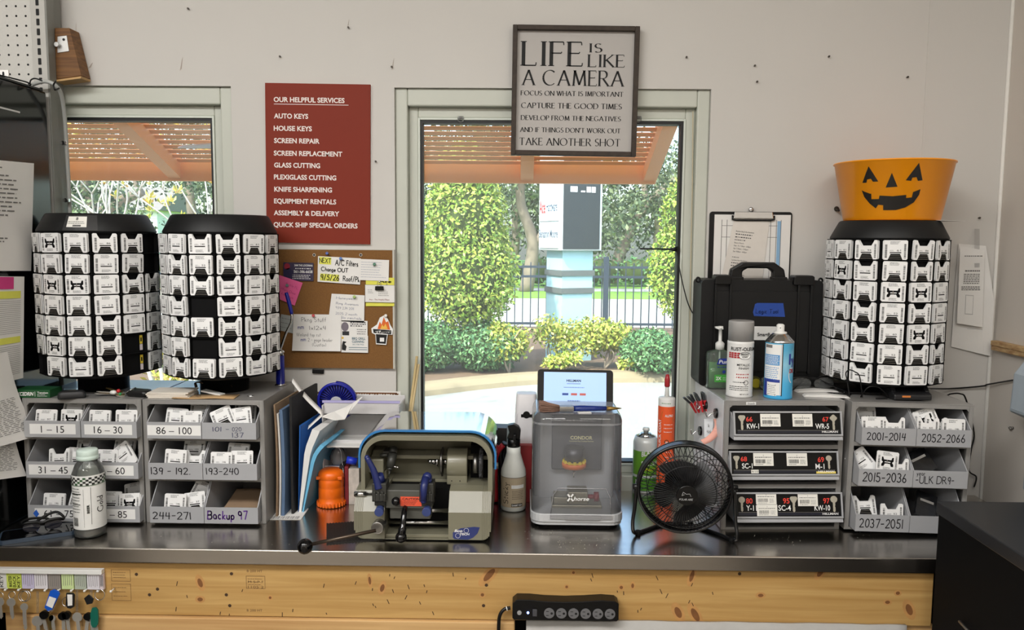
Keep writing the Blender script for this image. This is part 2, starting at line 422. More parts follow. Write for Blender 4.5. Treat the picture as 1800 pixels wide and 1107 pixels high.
# white corner bead where the two walls meet, cracked filler
m = MB(); m.tube([(XR - .003, YW - .003, 0), (XR - .003, YW - .003, CEIL)], .005, 8)
struct(m, 'trim_1', [mat('corner_bead', (238, 236, 230), .6)])
m = MB(); x = P(1632, 100, YW).x; m.box(x - .004, x + .004, YW - .0015, YW + .01, .95, CEIL)
struct(m, 'trim_2', [wall_m])
def ring(m, x0, x1, z0, z1, w, y0, y1, wt=None, wb=None):
    wt = w if wt is None else wt; wb = w if wb is None else wb
    m.box(x0, x0 + w, y0, y1, z0, z1); m.box(x1 - w, x1, y0, y1, z0, z1)
    m.box(x0 + w, x1 - w, y0, y1, z1 - wt, z1); m.box(x0 + w, x1 - w, y0, y1, z0, z0 + wb)
pane_m = glassy('window_glass', (242, 247, 246), .07, .02, (225, 240, 240))  # pale share whitens the panes, imitating glare haze from the bright outdoors
def window(n, w, sill):
    x0, x1, z0, z1 = w
    root = thing('window_%d' % n, None, None, ((x0+x1)/2, YW, z0)); root['kind'] = 'structure'
    c = (x0+x1)/2; x0 -= c; x1 -= c; h = z1 - z0
    m = MB(); ring(m, x0, x1, 0, h, .034, .010, .10, .047, sill); m.build('outer_frame', [frame_m], root, bevel=.004)
    a = .034
    m = MB(); ring(m, x0 + a, x1 - a, sill, h - .047, .026, .034, .095, .028, .024); m.build('sash', [frame_m], root, bevel=.003)
    a += .026; zb = sill + .024; zt = h - .075
    m = MB(); ring(m, x0 + a, x1 - a, zb, zt, .0055, .030, .07, .006); m.build('glazing_bead', [mat('bead_paint', (214, 220, 210), .4)], root, bevel=.001)
    a += .0055; zb += .0055; zt -= .006
    m = MB(); ring(m, x0 + a, x1 - a, zb, zt, .0065, .034, .07, .008, .005); m.build('gasket', [gasket_m], root)
    m = MB(); m.box(x0 + a + .003, x1 - a - .003, .058, .063, zb + .002, zt - .003); m.build('pane', [pane_m], root)
    return root
window(1, w1, .07)
window(2, w2, .07)
# ------------------------------------------------------------------ outdoors
def G(px, py): return PZ(px, py, 0)
asphalt = mat('concrete_road', (142, 143, 136), .9, var=.07, scale=2.5)
concrete = mat('pale_concrete', (158, 156, 148), .9, var=.1, scale=4)
m = MB().box(-30, 30, YW + T, 12, -.2, 0); struct(m, 'road', [asphalt])
cp = [G(-400, 790), G(300, 745), G(560, 712), G(738, 693), G(850, 680), G(950, 672), G(1100, 669), G(1300, 668), G(1900, 664)]
cp = curve([(p.x, p.y, 0) for p in cp], 5)
m = MB(); rr = []
for k, p in enumerate(cp):
    d = (cp[min(k+1, len(cp)-1)] - cp[max(k-1, 0)]).normalized(); n = Vector((-d.y, d.x, 0))
    rr.append([p - n*.12 + Vector((0,0,.0)), p - n*.1 + Vector((0,0,.05)), p + Vector((0,0,.1)), p + n*.16 + Vector((0,0,.1)), p + n*.17 + Vector((0,0,-.02))])
m.rings(rr, True, False); struct(m, 'curb', [mat('curb_tan', (140, 128, 102), .9, var=.15, scale=5)])
m = MB(); top = []
for p in cp: top.append((p.x, p.y + .12))
m.prism(top + [(30, 14.2), (-30, 14.2)], -.05, .06, 'z'); struct(m, 'planting_bed', [mat('mulch', (104, 84, 66), .95, var=.45, scale=14, bump=.6)])
m = MB().box(-60, 60, 14.2, 21.5, -.2, .03); struct(m, 'street', [concrete])
m = MB().box(-60, 60, 21.5, 24.3, -.2, .05); m.box(-60, 60, 25.6, 60, -.2, .05); struct(m, 'lawn', [mat('lawn_grass', (104, 146, 50), .95, var=.25, scale=6)])
m = MB().box(-60, 60, 24.3, 25.6, -.2, .06); struct(m, 'sidewalk', [concrete])
LEAF = {}
def leafset(key, cols, rough=.45):
    if key not in LEAF:
        LEAF[key] = [mat('%s_leaf_%d' % (key, i), c, rough, var=.18, scale=9) for i, c in enumerate(cols)]
    return LEAF[key]
def leaves(m, blobs, n, size, rnd, fold=.25, inner=.7, k=3, out=.6):
    vol = [b[3]*b[5] + b[4]*b[5] for b in blobs]
    for _ in range(n):
        b = rnd.choices(blobs, vol)[0]
        d = Vector((rnd.gauss(0,1), rnd.gauss(0,1), rnd.gauss(0,1))).normalized()
        q = rnd.uniform(inner, 1.03)
        p = Vector((b[0] + d.x*b[3]*q, b[1] + d.y*b[4]*q, b[2] + d.z*b[5]*q))
        nrm = (d*out + Vector((rnd.uniform(-1,1), rnd.uniform(-1,1), rnd.uniform(-.4,1)))).normalized()
        t = nrm.orthogonal().normalized(); t = Matrix.Rotation(rnd.uniform(0, 2*PI), 3, nrm) @ t
        s = nrm.cross(t); l = size*rnd.uniform(.7, 1.3); w = l*.5
        m.use(rnd.randrange(k))
        c = p + t*l*.5 - nrm*l*fold*.3
        m.add([p, c + s*w*.5 + nrm*l*fold*.4, p + t*l, c - s*w*.5 + nrm*l*fold*.4], [(0,1,2,3)])
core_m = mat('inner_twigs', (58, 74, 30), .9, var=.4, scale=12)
bark_m = mat('grey_bark', (150, 138, 122), .9, var=.3, scale=14, bump=.4)
pale_bark = mat('pale_bark', (206, 200, 188), .85, var=.2, scale=12)
def shrub(name, label, cat, loc, blobs, n, size, key, cols, seed, group=None, trunk=None, core=.8, fol='foliage', inner=.75):
    rnd = random.Random(seed)
    root = thing(name, label, cat, loc, group=group)
    m = MB(); leaves(m, blobs, n, size, rnd, inner=inner); m.build(fol, leafset(key, cols), root)
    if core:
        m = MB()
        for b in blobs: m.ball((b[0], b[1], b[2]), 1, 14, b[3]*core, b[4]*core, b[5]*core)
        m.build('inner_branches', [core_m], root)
    if trunk:
        m = MB()
        for t in trunk: m.tube(curve(t[0], 4), [t[1]*(1 - .6*i/(4*(len(t[0])-1))) for i in range(4*(len(t[0])-1)+1)], 7)
        m.build('stem', [bark_m], root)
    return root
topi = [(142, 168, 58), (110, 146, 48), (168, 178, 78)]
b0 = PZ(818, 610, .06)
b0 = Vector((P(818, 500, 9.6).x, 9.6, .06))
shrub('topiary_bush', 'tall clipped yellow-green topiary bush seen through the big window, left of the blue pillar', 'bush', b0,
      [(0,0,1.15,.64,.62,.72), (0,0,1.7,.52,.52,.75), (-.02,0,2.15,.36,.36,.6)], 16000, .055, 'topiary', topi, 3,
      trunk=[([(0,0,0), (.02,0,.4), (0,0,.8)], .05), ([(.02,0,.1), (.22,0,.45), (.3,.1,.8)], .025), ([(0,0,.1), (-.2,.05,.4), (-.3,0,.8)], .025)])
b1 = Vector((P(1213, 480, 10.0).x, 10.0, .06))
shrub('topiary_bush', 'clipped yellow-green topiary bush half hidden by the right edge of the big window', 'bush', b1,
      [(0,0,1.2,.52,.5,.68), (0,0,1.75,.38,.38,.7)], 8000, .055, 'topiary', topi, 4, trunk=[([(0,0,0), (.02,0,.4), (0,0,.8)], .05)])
hed = [(62, 108, 66), (84, 128, 76), (108, 146, 92)]
def hedge_at(px0, px1, ytop, Y, label, seed, n, group=None, depth=.45):
    a = P(px0, 600, Y); b = P(px1, 600, Y); h = P((px0+px1)/2, ytop, Y).z
    w = (b.x - a.x)/2; k = max(2, int(w*2/.5)); rnd = random.Random(seed)
    bl = [(-w + w*2*(i+.5)/k, rnd.uniform(-.08,.08), h*.52, w/k*1.35, depth, h*.5*rnd.uniform(.93,1.05)) for i in range(k)]
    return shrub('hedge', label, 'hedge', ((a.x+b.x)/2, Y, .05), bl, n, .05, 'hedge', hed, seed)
hedge_at(690, 905, 572, 9.35, 'low dark green hedge around the foot of the big topiary bush', 11, 9000)
hedge_at(1105, 1260, 588, 9.3, 'low dark green hedge at the right edge of the big window', 12, 6500)
yel = [(164, 172, 66), (132, 160, 62), (180, 176, 88)]
def small_shrub(px, ybot, ytop, wpx, label, seed, n, dy=0, stems=3):
    g = G(px, ybot); Y = g.y; h = P(px, ytop, Y).z - .05; w = abs(P(px + wpx/2, 600, Y).x - P(px - wpx/2, 600, Y).x)/2
    rnd = random.Random(seed)
    bl = [(rnd.uniform(-.5,.5)*w, rnd.uniform(-.15,.15), h*rnd.uniform(.45,.85), w*rnd.uniform(.5,.7), w*.5, h*rnd.uniform(.18,.28)) for _ in range(6)]
    tr = [([(0,0,0), (rnd.uniform(-.3,.3)*w, rnd.uniform(-.1,.1), h*.35), (rnd.uniform(-.7,.7)*w, 0, h*.8)], .014) for _ in range(stems)]
    shrub('shrub', label, 'shrub', (g.x, Y, .05), bl, n, .055, 'yellow', yel, seed, trunk=tr, core=0, inner=.2)
small_shrub(895, 664, 556, 85, 'yellow-green shrub with forked pale stems in front of the left hedge', 21, 1800)
small_shrub(972, 652, 552, 95, 'loose yellow-green shrub growing against the left foot of the blue pillar', 22, 1300)
small_shrub(985, 662, 622, 85, 'lowest small yellow shrub on the mulch right behind the curb', 23, 1000)
small_shrub(1062, 656, 560, 125, 'widest yellow-green shrub, growing right of the blue pillar', 24, 3200, stems=5)
small_shrub(1105, 664, 628, 45, 'smallest yellow-green shrub, low at the foot of the right hedge', 25, 700)
# ---- sign pillar
blue_l = mat('pale_blue_stucco', (172, 212, 220), .85, var=.05, scale=20)
pc = P(1000, 560, 10.3); pa = R(25)
root = thing('sign_pillar', 'pale blue square pillar carrying a roadside sign box, seen through the big window', 'sign', (pc.x, 10.35, .05), (0, 0, pa))
hw = .22; zt = P(1000, 440, 10.3).z - .05
m = MB().box(-hw, hw, -hw, hw, 0, zt + .05); m.build('post', [blue_l], root)
band = mat('grey_band', (96, 104, 104), .8)
for y in (480, 511):
    z = P(1000, y, 10.1).z - .05; m = MB().box(-hw-.02, hw+.02, -hw-.02, hw+.02, z - .035, z + .035); m.build('band', [band], root)
sb = .30; zs1 = P(1000, 240, 10.2).z - .05
m = MB().box(-sb, sb, -sb, sb, zt, zs1); m.build('sign_box', [mat('sign_box_paint', (214, 222, 224), .5)], root, bevel=.01)
fl = lambda a, b, l=0: (-sb - .012 - l, -a, b)      # left face of the box
fr = lambda a, b, l=0: (a, -sb - .012 - l, b)       # face towards the shop
m = MB(); m.box(-sb + .04, sb - .04, -sb - .012, -sb, zt + .02, zs1 - .02); m.build('message_screen', [mat('dark_screen', (44, 52, 58), .35)], root)
m = MB(); z = P(1000, 335, 10.1).z - .05
for a in (-.17, -.02, .06, .13): m.rect(a, a + (.1 if a < -.1 else .06), z - .02, z + (.05 if a != -.02 else .0), up(fr, .002))
m.build('message_dots', [mat('lit_dots', (240, 244, 244), .5)], root)
m = MB(); z1 = P(965, 388, 10.2).z - .05; z2 = P(965, 395, 10.2).z - .05
m.box(-sb - .012, -sb, -sb + .03, sb - .03, z1, zs1 - .03); m.box(-sb - .012, -sb, -sb + .03, sb - .03, zt + .03, z2)
m.build('name_panel', [mat('name_panel_white', (226, 232, 238), .4)], root)
m = MB(); m.use(0).text('Hardware', up(fl, .002), -.06, z1 + .12, .13, .3, weight=.01); m.use(1).text('Ace', up(fl, .002), -.26, z1 + .1, .17, .17, weight=.02)
m.build('lettering', [mat('sign_blue_ink', (60, 84, 110), .5), mat('sign_red_ink', (210, 40, 40), .5)], root)
m = MB(); m.use(0).text('Benjamin Moore', up(fl, .002), -.26, (zt + z2)/2, .11, .52, weight=.01)
m.build('lettering', [mat('sign_blue_ink', (60, 84, 110), .5)], root)
# ---- iron fence
iron = mat('dark_iron', (44, 58, 72), .5)
root = thing('fence', 'dark iron picket fence behind the shrubs and the pillar', 'fence', (-4, 13.6, .03))
ht = P(1100, 462, 13.6).z - .03
m = MB()
for k in range(104):
    x = -6 + k*.135; m.box(x - .009, x + .009, -.009, .009, .08, ht)
m.build('picket', [iron], root, kind='stuff')
m = MB(); zr = P(1100, 487, 13.6).z - .03; zr2 = P(1100, 470, 13.6).z - .03
for z in (.15, zr, zr2): m.box(-6.2, 8.2, -.018, .018, z - .02, z + .02)
m.build('rail', [iron], root)
for px in (300, 560, 1065):
    x = P(px, 500, 13.6).x + 4; m = MB().box(x - .045, x + .045, -.045, .045, 0, ht + .1); m.build('fence_post', [iron], root)
# ---- trees beyond the fence
oak = [(44, 62, 42), (64, 84, 54), (112, 126, 88)]
def tree(label, px, Y, blobs, n, size, trunk, seed):
    g = P(px, 420, Y); rnd = random.Random(seed)
    root = thing('oak_tree', label, 'tree', (g.x, Y, .03), group=None)
    m = MB(); leaves(m, blobs, n, size, rnd, inner=.1, out=.2); m.build('foliage', leafset('oak', oak, .6), root)
    m = MB()
    for pts, r in trunk: m.tube(curve(pts, 4), [r*(1 - .55*i/(4*(len(pts)-1))) for i in range(4*(len(pts)-1)+1)], 8)
    m.build('trunk', [mat('oak_bark', (128, 116, 102), .9, var=.3, scale=5)], root)
def blob(n, w, z0, z1, seed, r=1.2):
    q = random.Random(seed)
    return [(q.uniform(-w, w), q.uniform(-1.5, 1.5), q.uniform(z0, z1), r*q.uniform(.7,1.4), r, r*q.uniform(.5,.9)) for _ in range(n)]
tree('dark oak tree behind the fence between the big topiary bush and the pillar', 925, 24, blob(13, 2.2, 2.2, 6, 31), 5200, .17, [([(0,0,0), (.2,0,1.5), (-.2,0,3), (.5,0,5)], .22), ([(.1,0,1.2), (.9,0,2.6), (1.2,0,4.5)], .12)], 31)
tree('dark oak tree with a leaning trunk, behind the fence right of the pillar', 1120, 29, blob(18, 2.6, 1.6, 5.5, 32), 7000, .17, [([(-.9,0,0), (-.5,0,1.4), (.3,0,2.8), (1.6,0,4)], .25), ([(.3,0,2.8), (.2,0,4), (.6,0,5)], .12)], 32)
tree('shadowy oak tree far behind the big topiary bush', 760, 30, blob(14, 3, 2.5, 7, 33), 4600, .18, [([(0,0,0), (.3,0,2), (0,0,5)], .28)], 33)
tree('oak tree with a thick bent grey trunk, at the left end of the left window', 150, 20, blob(15, 2.4, 2.2, 5, 34), 5200, .14, [([(0,0,0), (.1,0,1.2), (.5,0,2.2), (1.5,0,2.7)], .24), ([(.3,0,1.8), (0,0,3), (-.6,0,4)], .16)], 34)
tree('oak tree behind the pale magnolia branches in the left window', 330, 25, blob(18, 3, 1.4, 5.2, 35), 6500, .15, [([(0,0,0), (.2,0,1.5), (0,0,4)], .25)], 35)
tree('distant oak tree behind the street, seen just right of the big topiary bush', 900, 42, blob(26, 5, 1.5, 8, 37, 2), 6500, .3, [([(0,0,0), (.2,0,2), (0,0,6)], .3)], 37)
tree('distant oak tree behind the street, seen at the right edge of the big window', 1150, 44, blob(30, 6, 1.5, 8, 38, 2), 7000, .3, [([(0,0,0), (.2,0,2), (0,0,6)], .3)], 38)
tree('distant oak tree behind the house in the left window', 240, 46, blob(34, 8, 1.0, 8, 39, 2.2), 8000, .32, [([(0,0,0), (.2,0,2), (0,0,6)], .3)], 39)
hb = [(-14 + k*1.1, 0, .5, .75, .5, .55) for k in range(28)]
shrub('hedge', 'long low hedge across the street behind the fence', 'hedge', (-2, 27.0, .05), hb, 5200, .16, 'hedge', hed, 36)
# white house beyond
root = thing('house', 'pale house with clapboard siding beyond the trees in the left window', 'building', (P(40, 420, 34).x, 38, .05))
m = MB()
for k in range(14): m.prism([(0, .2*k), (-.03, .2*k), (0, .2*k + .2)], -6, 4, 'x')
m.box(-6, 4, 0, 4, 0, 2.8); m.build('wall', [mat('white_siding', (226, 228, 226), .8)], root)
m = MB().prism([(-.4, 2.8), (4.4, 2.8), (2, 4)], -6.3, 4.3, 'x'); m.build('roof', [mat('grey_roof', (120, 116, 112), .9)], root)
# ---- magnolia by the left window
mg = Vector((P(296, 560, 6.6).x, 6.6, .0)); rnd = random.Random(5)
root = thing('magnolia_tree', 'bare-branched pale magnolia with yellow leaf tufts outside the left window', 'tree', mg)
tips = []; m = MB()
def branch(p, d, l, r, depth):
    q = p + d*l; mid = p + d*l*.5 + Vector((rnd.uniform(-.05,.05), rnd.uniform(-.05,.05), rnd.uniform(-.02,.05)))
    m.tube(curve([p, mid, q], 3), [r*(1-.35*i/6) for i in range(7)], 6)
    if depth == 0: tips.append((q, d)); return
    for _ in range(rnd.choice((2, 2, 3))):
        e = (d + Vector((rnd.uniform(-.9,.9), rnd.uniform(-.6,.6), rnd.uniform(-.25,.6)))).normalized()
        branch(q, e, l*rnd.uniform(.62,.85), r*.65, depth - 1)
for a, zz in ((-.7, 1.0), (-.32, 1.2), (.05, 1.3), (.4, 1.1), (.75, .9)):
    branch(Vector((a*.1, 0, 0)), Vector((a*.55, rnd.uniform(-.3,.3), zz)).normalized(), .95, .021, 3)
m.build('branch', [pale_bark], root)
m = MB()
for q, d in tips + [(Vector((rnd.uniform(-.35,.35), rnd.uniform(-.3,.3), rnd.uniform(.25,2.1))), Vector((0,0,1))) for _ in range(70)]:
    for _ in range(9):
        e = (d*.6 + Vector((rnd.gauss(0,.6), rnd.gauss(0,.6), rnd.gauss(0,.4)))).normalized(); s = e.cross(Vector((.3,.2,1))).normalized()
        l = rnd.uniform(.035,.075); m.use(rnd.randrange(3)); n = e.cross(s)
        m.add([q, q + e*l*.55 + s*l*.2 + n*.01, q + e*l, q + e*l*.55 - s*l*.2 + n*.01], [(0,1,2,3)])
m.build('leaf_tufts', leafset('magnolia', [(214, 200, 90), (180, 196, 84), (224, 186, 110)]), root)
lb = [(rnd.uniform(-.5,.5), rnd.uniform(.2,.6), .35, .45, .4, .4) for _ in range(6)]
shrub('shrub', 'mixed green and yellow shrub outside the left window, seen between the two key carousels', 'shrub', (mg.x, 7.7, 0.0), lb + [(0,.4,1.0,.5,.3,.4)], 2200, .08, 'yellow', yel, 41, core=.6)
# ------------------------------------------------------------------ orange louvred awning outside
Y2, Y1 = 3.05, 2.70
zb = P(900, 322, Y2).z; zf = P(900, 292, Y2).z; z1 = P(900, 208, Y1).z
sl = (z1 - zf)/(Y1 - Y2); xa = P(1152, 322, Y2).x; xs = -3.4
root = thing('awning', 'orange louvred sun awning on the outside wall above both windows', 'awning', (0, YW + T, zf))
o = Vector((0, YW + T, zf))
m = MB().box(xs, xa, Y2 - o.y - .005, Y2 - o.y + .02, zb - zf, .012); m.build('fascia', [orange_m], root, bevel=.003)
m = MB(); k = 0; y = Y2 - .03
while y > YW + T + .03:
    z = zf + sl*(y - Y2) - zf; yy = y - o.y
    m.add([(x, yy + dy, z + dz) for x in (xs, xa - .03) for dy, dz in ((.0082,-.0065), (.0096,-.0037), (-.0082,.0065), (-.0096,.0037))],
          [(0,1,2,3), (7,6,5,4), (0,4,5,1), (1,5,6,2), (2,6,7,3), (3,7,4,0)])
    y -= .036
m.build('louvre_slats', [orange_m], root)
for pa, pb in ((913, 940), (291, 325), (1155 - 26, 1155)):
    xc = (P(pa, 305, Y2).x + P(pb, 305, Y2).x)/2; hwid = .024
    ye = .003; m = MB()
    m.prism([(Y2 - o.y + .022, zb - zf), (Y2 - o.y + .022, .014), (ye, .03 + sl*(ye - (Y2 - o.y))), (ye, -.05 + sl*(ye - (Y2 - o.y)))], xc - hwid, xc + hwid, 'x')
    m.build('arm', [orange_m], root, bevel=.003)
# pale broken panel lying on the louvres at the left window
m = MB(); a = P(293, 206, 2.78); z = 0
m.prism([(0, 0), (.2, .0), (.2, -.05), (.17, -.03), (.02, -.01)], 0, .006, 'z')
m.build('plastic_scrap', [mat('scrap_plastic', (244, 224, 214), .5)], loc=(a.x, 2.86, zf + sl*(2.86 - Y2) - .03), rot=(R(-30), 0, 0),
        label='pale torn plastic scrap caught on the awning louvres at the left window', cat='scrap')
# ------------------------------------------------------------------ workbench with steel top
steel_m = mat('brushed_steel', (196, 190, 182), .24, 1, var=.10, scale=6, stretch=(1.2, 14, 14))
pine_m = None
def wood(name, c1, c2, sc=1.0):
    m = bpy.data.materials.new(name); m.use_nodes = True
    nt = m.node_tree; N = nt.nodes; L = nt.links; b = N['Principled BSDF']; b.inputs['Roughness'].default_value = .6
    tc = N.new('ShaderNodeTexCoord'); mp = N.new('ShaderNodeMapping'); mp.inputs['Scale'].default_value = (1.1*sc, 6*sc, 26*sc)
    nz = N.new('ShaderNodeTexNoise'); nz.inputs['Scale'].default_value = 2.2; nz.inputs['Detail'].default_value = 6; nz.inputs['Distortion'].default_value = .6
    L.new(tc.outputs['Object'], mp.inputs[0]); L.new(mp.outputs[0], nz.inputs['Vector'])
    r = N.new('ShaderNodeValToRGB'); r.color_ramp.elements[0].position = .3; r.color_ramp.elements[1].position = .72
    r.color_ramp.elements[0].color = (*lin(c2), 1); r.color_ramp.elements[1].color = (*lin(c1), 1)
    L.new(nz.outputs['Fac'], r.inputs[0])
    L.new(r.outputs[0], b.inputs['Base Color'])
    bp = N.new('ShaderNodeBump'); bp.inputs['Strength'].default_value = .12; L.new(nz.outputs['Fac'], bp.inputs['Height']); L.new(bp.outputs[0], b.inputs['Normal'])
    return m
pine_m = wood('pine', (201, 164, 103), (174, 133, 73))
pine2 = wood('pine_rail', (208, 170, 116), (184, 142, 90))
zs = P(900, 1000, YF).z; zp = P(900, 1090, YF + .02).z
bx0, bx1 = P(42, 830, YO).x - .017, XR - .02
root = thing('workbench', 'long workbench with brushed steel top and knotty pine front board', 'workbench', (0, YF, 0))
m = MB().box(bx0, bx1, 0, YW - YF - .003, zs + .002, ZC); m.build('steel_top', [steel_m], root, bevel=.0025)
xb = P(1640, 1045, YF + .02).x
m = MB().box(bx0, xb, .02, .058, zp, zs + .002)
bd = m.build('front_board', [pine_m], root, bevel=.002)
fb = lambda px, py: P(px, py, YF + .02)
# knots, nail holes, staples and the mill's stamped print on the board
m = MB(); rnd = random.Random(3)
kn = [(352,1024,7,14,.3), (352,1053,8,6,0), (650,1020,4,12,.1), (672,1033,6,12,-.3), (860,1010,9,24,-.7), (1216,1012,6,18,-.25), (1192,1076,9,18,.45), (1222,1080,9,22,.5), (1442,1006,7,14,-.6), (1578,1042,6,5,0), (1598,1071,9,18,.4), (1560,1058,7,5,0), (848,1045,5,5,0), (1337,1046,8,5,0), (475,1050,4,4,0), (1112,1029,4,7,0), (1092,1032,5,5,0), (1008,1006,4,4,0), (996,1031,4,4,0)]
for px, py, a, b, t in kn:
    p = fb(px, py); k = .00127
    m = MB()
    for q, mi in ((1.15, 1), (.62, 0)):
        m.use(mi); c = p - Vector((0, YF, 0)); n = 14
        m.poly([(q*k*(a*math.cos(2*PI*i/n)*math.cos(t) - b*math.sin(2*PI*i/n)*math.sin(t)), q*k*(a*math.cos(2*PI*i/n)*math.sin(t) + b*math.sin(2*PI*i/n)*math.cos(t))) for i in range(n)],
               plane_fn((c.x, .02, c.z), lift=.0004 if mi else .0007))
    m.build('knot', [mat('knot_dark', (124, 80, 42), .7, var=.35, scale=60), mat('knot_ring', (190, 142, 84), .7, var=.2, scale=60)], root)
m = MB()
for _ in range(40):
    px = rnd.choice((rnd.uniform(260, 520), rnd.uniform(560, 860), rnd.uniform(1000, 1260))); p = fb(px, rnd.uniform(1008, 1080)); t = rnd.uniform(-.5,.5)
    l = rnd.uniform(.002,.006); w = .0009
    m.poly([(-w+t*l,-l), (w+t*l,-l), (w-t*l,l), (-w-t*l,l)], plane_fn((p.x, .02, p.z), lift=.0005))
for px, py in ((407,1008), (398,1045), (404,1064), (855,1028), (850,1064), (1300,1008), (240,1009), (263,1045), (277,1035)):
    p = fb(px, py); m.poly([(.004*math.cos(i*PI/4), .004*math.sin(i*PI/4)) for i in range(8)], plane_fn((p.x, .02, p.z), lift=.0006))
m.build('nail_holes', [mat('hole_dark', (66, 46, 28), .8)], root, kind='stuff')
m = MB(); fn = plane_fn((0, .02, 0), lift=.0005)
def obox(px0, py0, px1, py1, t=.0009):
    a = fb(px0, py1); b = fb(px1, py0)
    for r4 in ((a.x, b.x, a.z, a.z+t), (a.x, b.x, b.z-t, b.z), (a.x, a.x+t, a.z, b.z), (b.x-t, b.x, a.z, b.z)): m.rect(*r4, fn)
    return a, b
for x0, y0, x1, y1 in ((196,1001,229,1021), (197,1026,230,1055), (433,1012,466,1034)):
    m = MB()
    a, b = obox(x0, y0, x1, y1); lines(m, fn, a.x + .004, b.x - .004, a.z + .006, b.z - .004, 3, .0012, x0)
    m.build('mill_stamp', [mat('stamp_ink', (122, 92, 58), .8)], root)
m = MB()
for px, py, t in ((434,1003,'B 200 HT'), (434,1072,'B 200 HT'), (436,1022,'M S-P-F'), (436,1031,'1105 2')):
    p = fb(px, py); m = MB(); m.text(t, fn, p.x, p.z - .003, .006, .036); m.build('mill_stamp', [mat('stamp_ink', (122, 92, 58), .8)], root)
a = fb(47, 1100); b = fb(905, 1100)
m = MB().box(a.x, b.x, .012, .05, zp - .045, zp - .0015); m.build('lower_rail', [pine2], root, bevel=.003)
for px in (38, 1610):
    p = fb(px, 1095); m = MB().box(p.x - .045, p.x + .045, .03, .12, 0, zp); m.build('leg', [pine2], root, bevel=.003)
m = MB().box(bx0, bx1, .42, .44, 0, zp); m.build('back_panel', [matte_black], root)
# grey cloth hanging under the bench front
a = fb(925, 1093); b = fb(1590, 1093); m = MB(); rr = []
zt = P(1200, 1093, YF + .01).z
for i in range(41):
    t = i/40; x = a.x + (b.x - a.x)*t; y = .006*math.sin(t*26) + .004*math.sin(t*61)
    rr.append([(x, YF + .008 + y*.2, zt), (x, YF + .006 + y*.6, zt - .2), (x, YF + .004 + y, zt - .6), (x, YF + .012 + y, zt - .6), (x, YF + .014 + y*.6, zt - .2), (x, YF + .016 + y*.2, zt)])
m.rings(rr, True, True)
m.build('curtain', [mat('grey_cloth', (176, 174, 170), .9, var=.06, scale=60, bump=.3)], label='grey cloth curtain hanging below the pine board at the bench front', cat='curtain')
# power strip
p0 = P(901, 1048, YF); p1 = P(1086, 1087, YF); h = p0.z - p1.z; L = p1.x - p0.x
root = thing('power_strip', 'black six-outlet power strip fixed to the pine board under the bench edge', 'power strip', (p0.x, YF + .02, p1.z))
m = MB(); pts = [(0, .004), (.004, 0), (L-.004, 0), (L, .004), (L, h-.008), (L-.008, h-.002), (L*.84, h), (L*.68, h-.003), (L*.5, h-.005), (L*.3, h-.004), (L*.16, h-.001), (.01, h-.001), (0, h-.01)]
m.prism(pts, -.034, 0); m.build('body', [black_m], root, bevel=.003)
f = plane_fn((0, -.034, 0), lift=.0006)
gp = mat('outlet_grey', (104, 104, 106), .5)
for k in range(6):
    cx = (P(965 + 21.2*k, 1072, YF).x - p0.x); cz = h*.37
    m = MB(); m.use(0).cyl((cx, -.034, cz), (cx, -.0365, cz), .0118, n=20)
    m.use(1); g = plane_fn((cx, -.0365, cz), lift=.0004)
    m.rect(-.007, -.001, .004, .0054, g); m.rect(-.007, -.001, -.0054, -.004, g); m.poly([(.0055 + .0028*math.cos(i*PI/5), .0028*math.sin(i*PI/5)) for i in range(10)], g)
    m.build('outlet', [gp, ink_m], root)
m = MB(); cx = P(928, 1072, YF).x - p0.x; m.ball((cx, -.035, h*.37), .0028, 10)
m.build('power_light', [mat('blue_led', (120, 150, 255), .3, emit=8)], root)
m = MB(); cx = P(940, 1072, YF).x - p0.x; m.box(cx-.005, cx+.005, -.038, -.034, h*.22, h*.55); m.build('rocker_switch', [mat('switch_grey', (70, 70, 74), .4)], root, bevel=.001)
m = MB(); cx = P(913, 1072, YF).x - p0.x; m.cyl((cx, -.034, h*.37), (cx, -.0365, h*.37), .005, n=14); m.build('reset_button', [mat('button_grey', (150, 150, 150), .5)], root)
m = MB(); q = [(-.005, -.016, h*.4), (-.018, -.018, h*.36), (-.028, -.02, h*.1), (-.031, -.02, -.02), (-.031, -.02, -.08)]
m.tube(curve(q, 6), .0042, 8); m.use(1).tube([(-.012, -.0175, h*.39), (-.014, -.0178, h*.38)], .0055, 8); m.build('cord', [black_m, white_m], root)
# ------------------------------------------------------------------ black desk at the lower right
X1 = P(1649, 882, 1.70).x; ZD = P(1649, 880, 1.70).z
root = thing('desk', 'black laminate desk at the lower right corner, standing against the bench end', 'desk', (X1, 1.70, 0))
lam = mat('black_laminate', (30, 31, 34), .34, var=.06, scale=90)
m = MB().box(-.004, XR - X1 - .01, -1.5, 0, ZD - .028, ZD); m.build('desk_top', [lam], root, bevel=.003)
m = MB().box(.0, .018, -1.45, -.005, 0, ZD - .028); m.build('side_panel', [mat('desk_side', (4, 4, 5), .7, spec=.15)], root, bevel=.001)
m = MB().box(.018, XR - X1 - .02, -.025, -.007, .1, ZD - .028); m.build('back_panel', [mat('desk_side', (4, 4, 5), .7, spec=.15)], root)
m = MB(); a = PX(1690, 1092, X1); m.tube(curve([(-.004, a.y - 1.70, a.z), (-.012, a.y - 1.74, a.z + .004), (-.004, a.y - 1.78, a.z - .006)], 5), .003, 6)
m.build('pull_handle', [zinc_m], root)
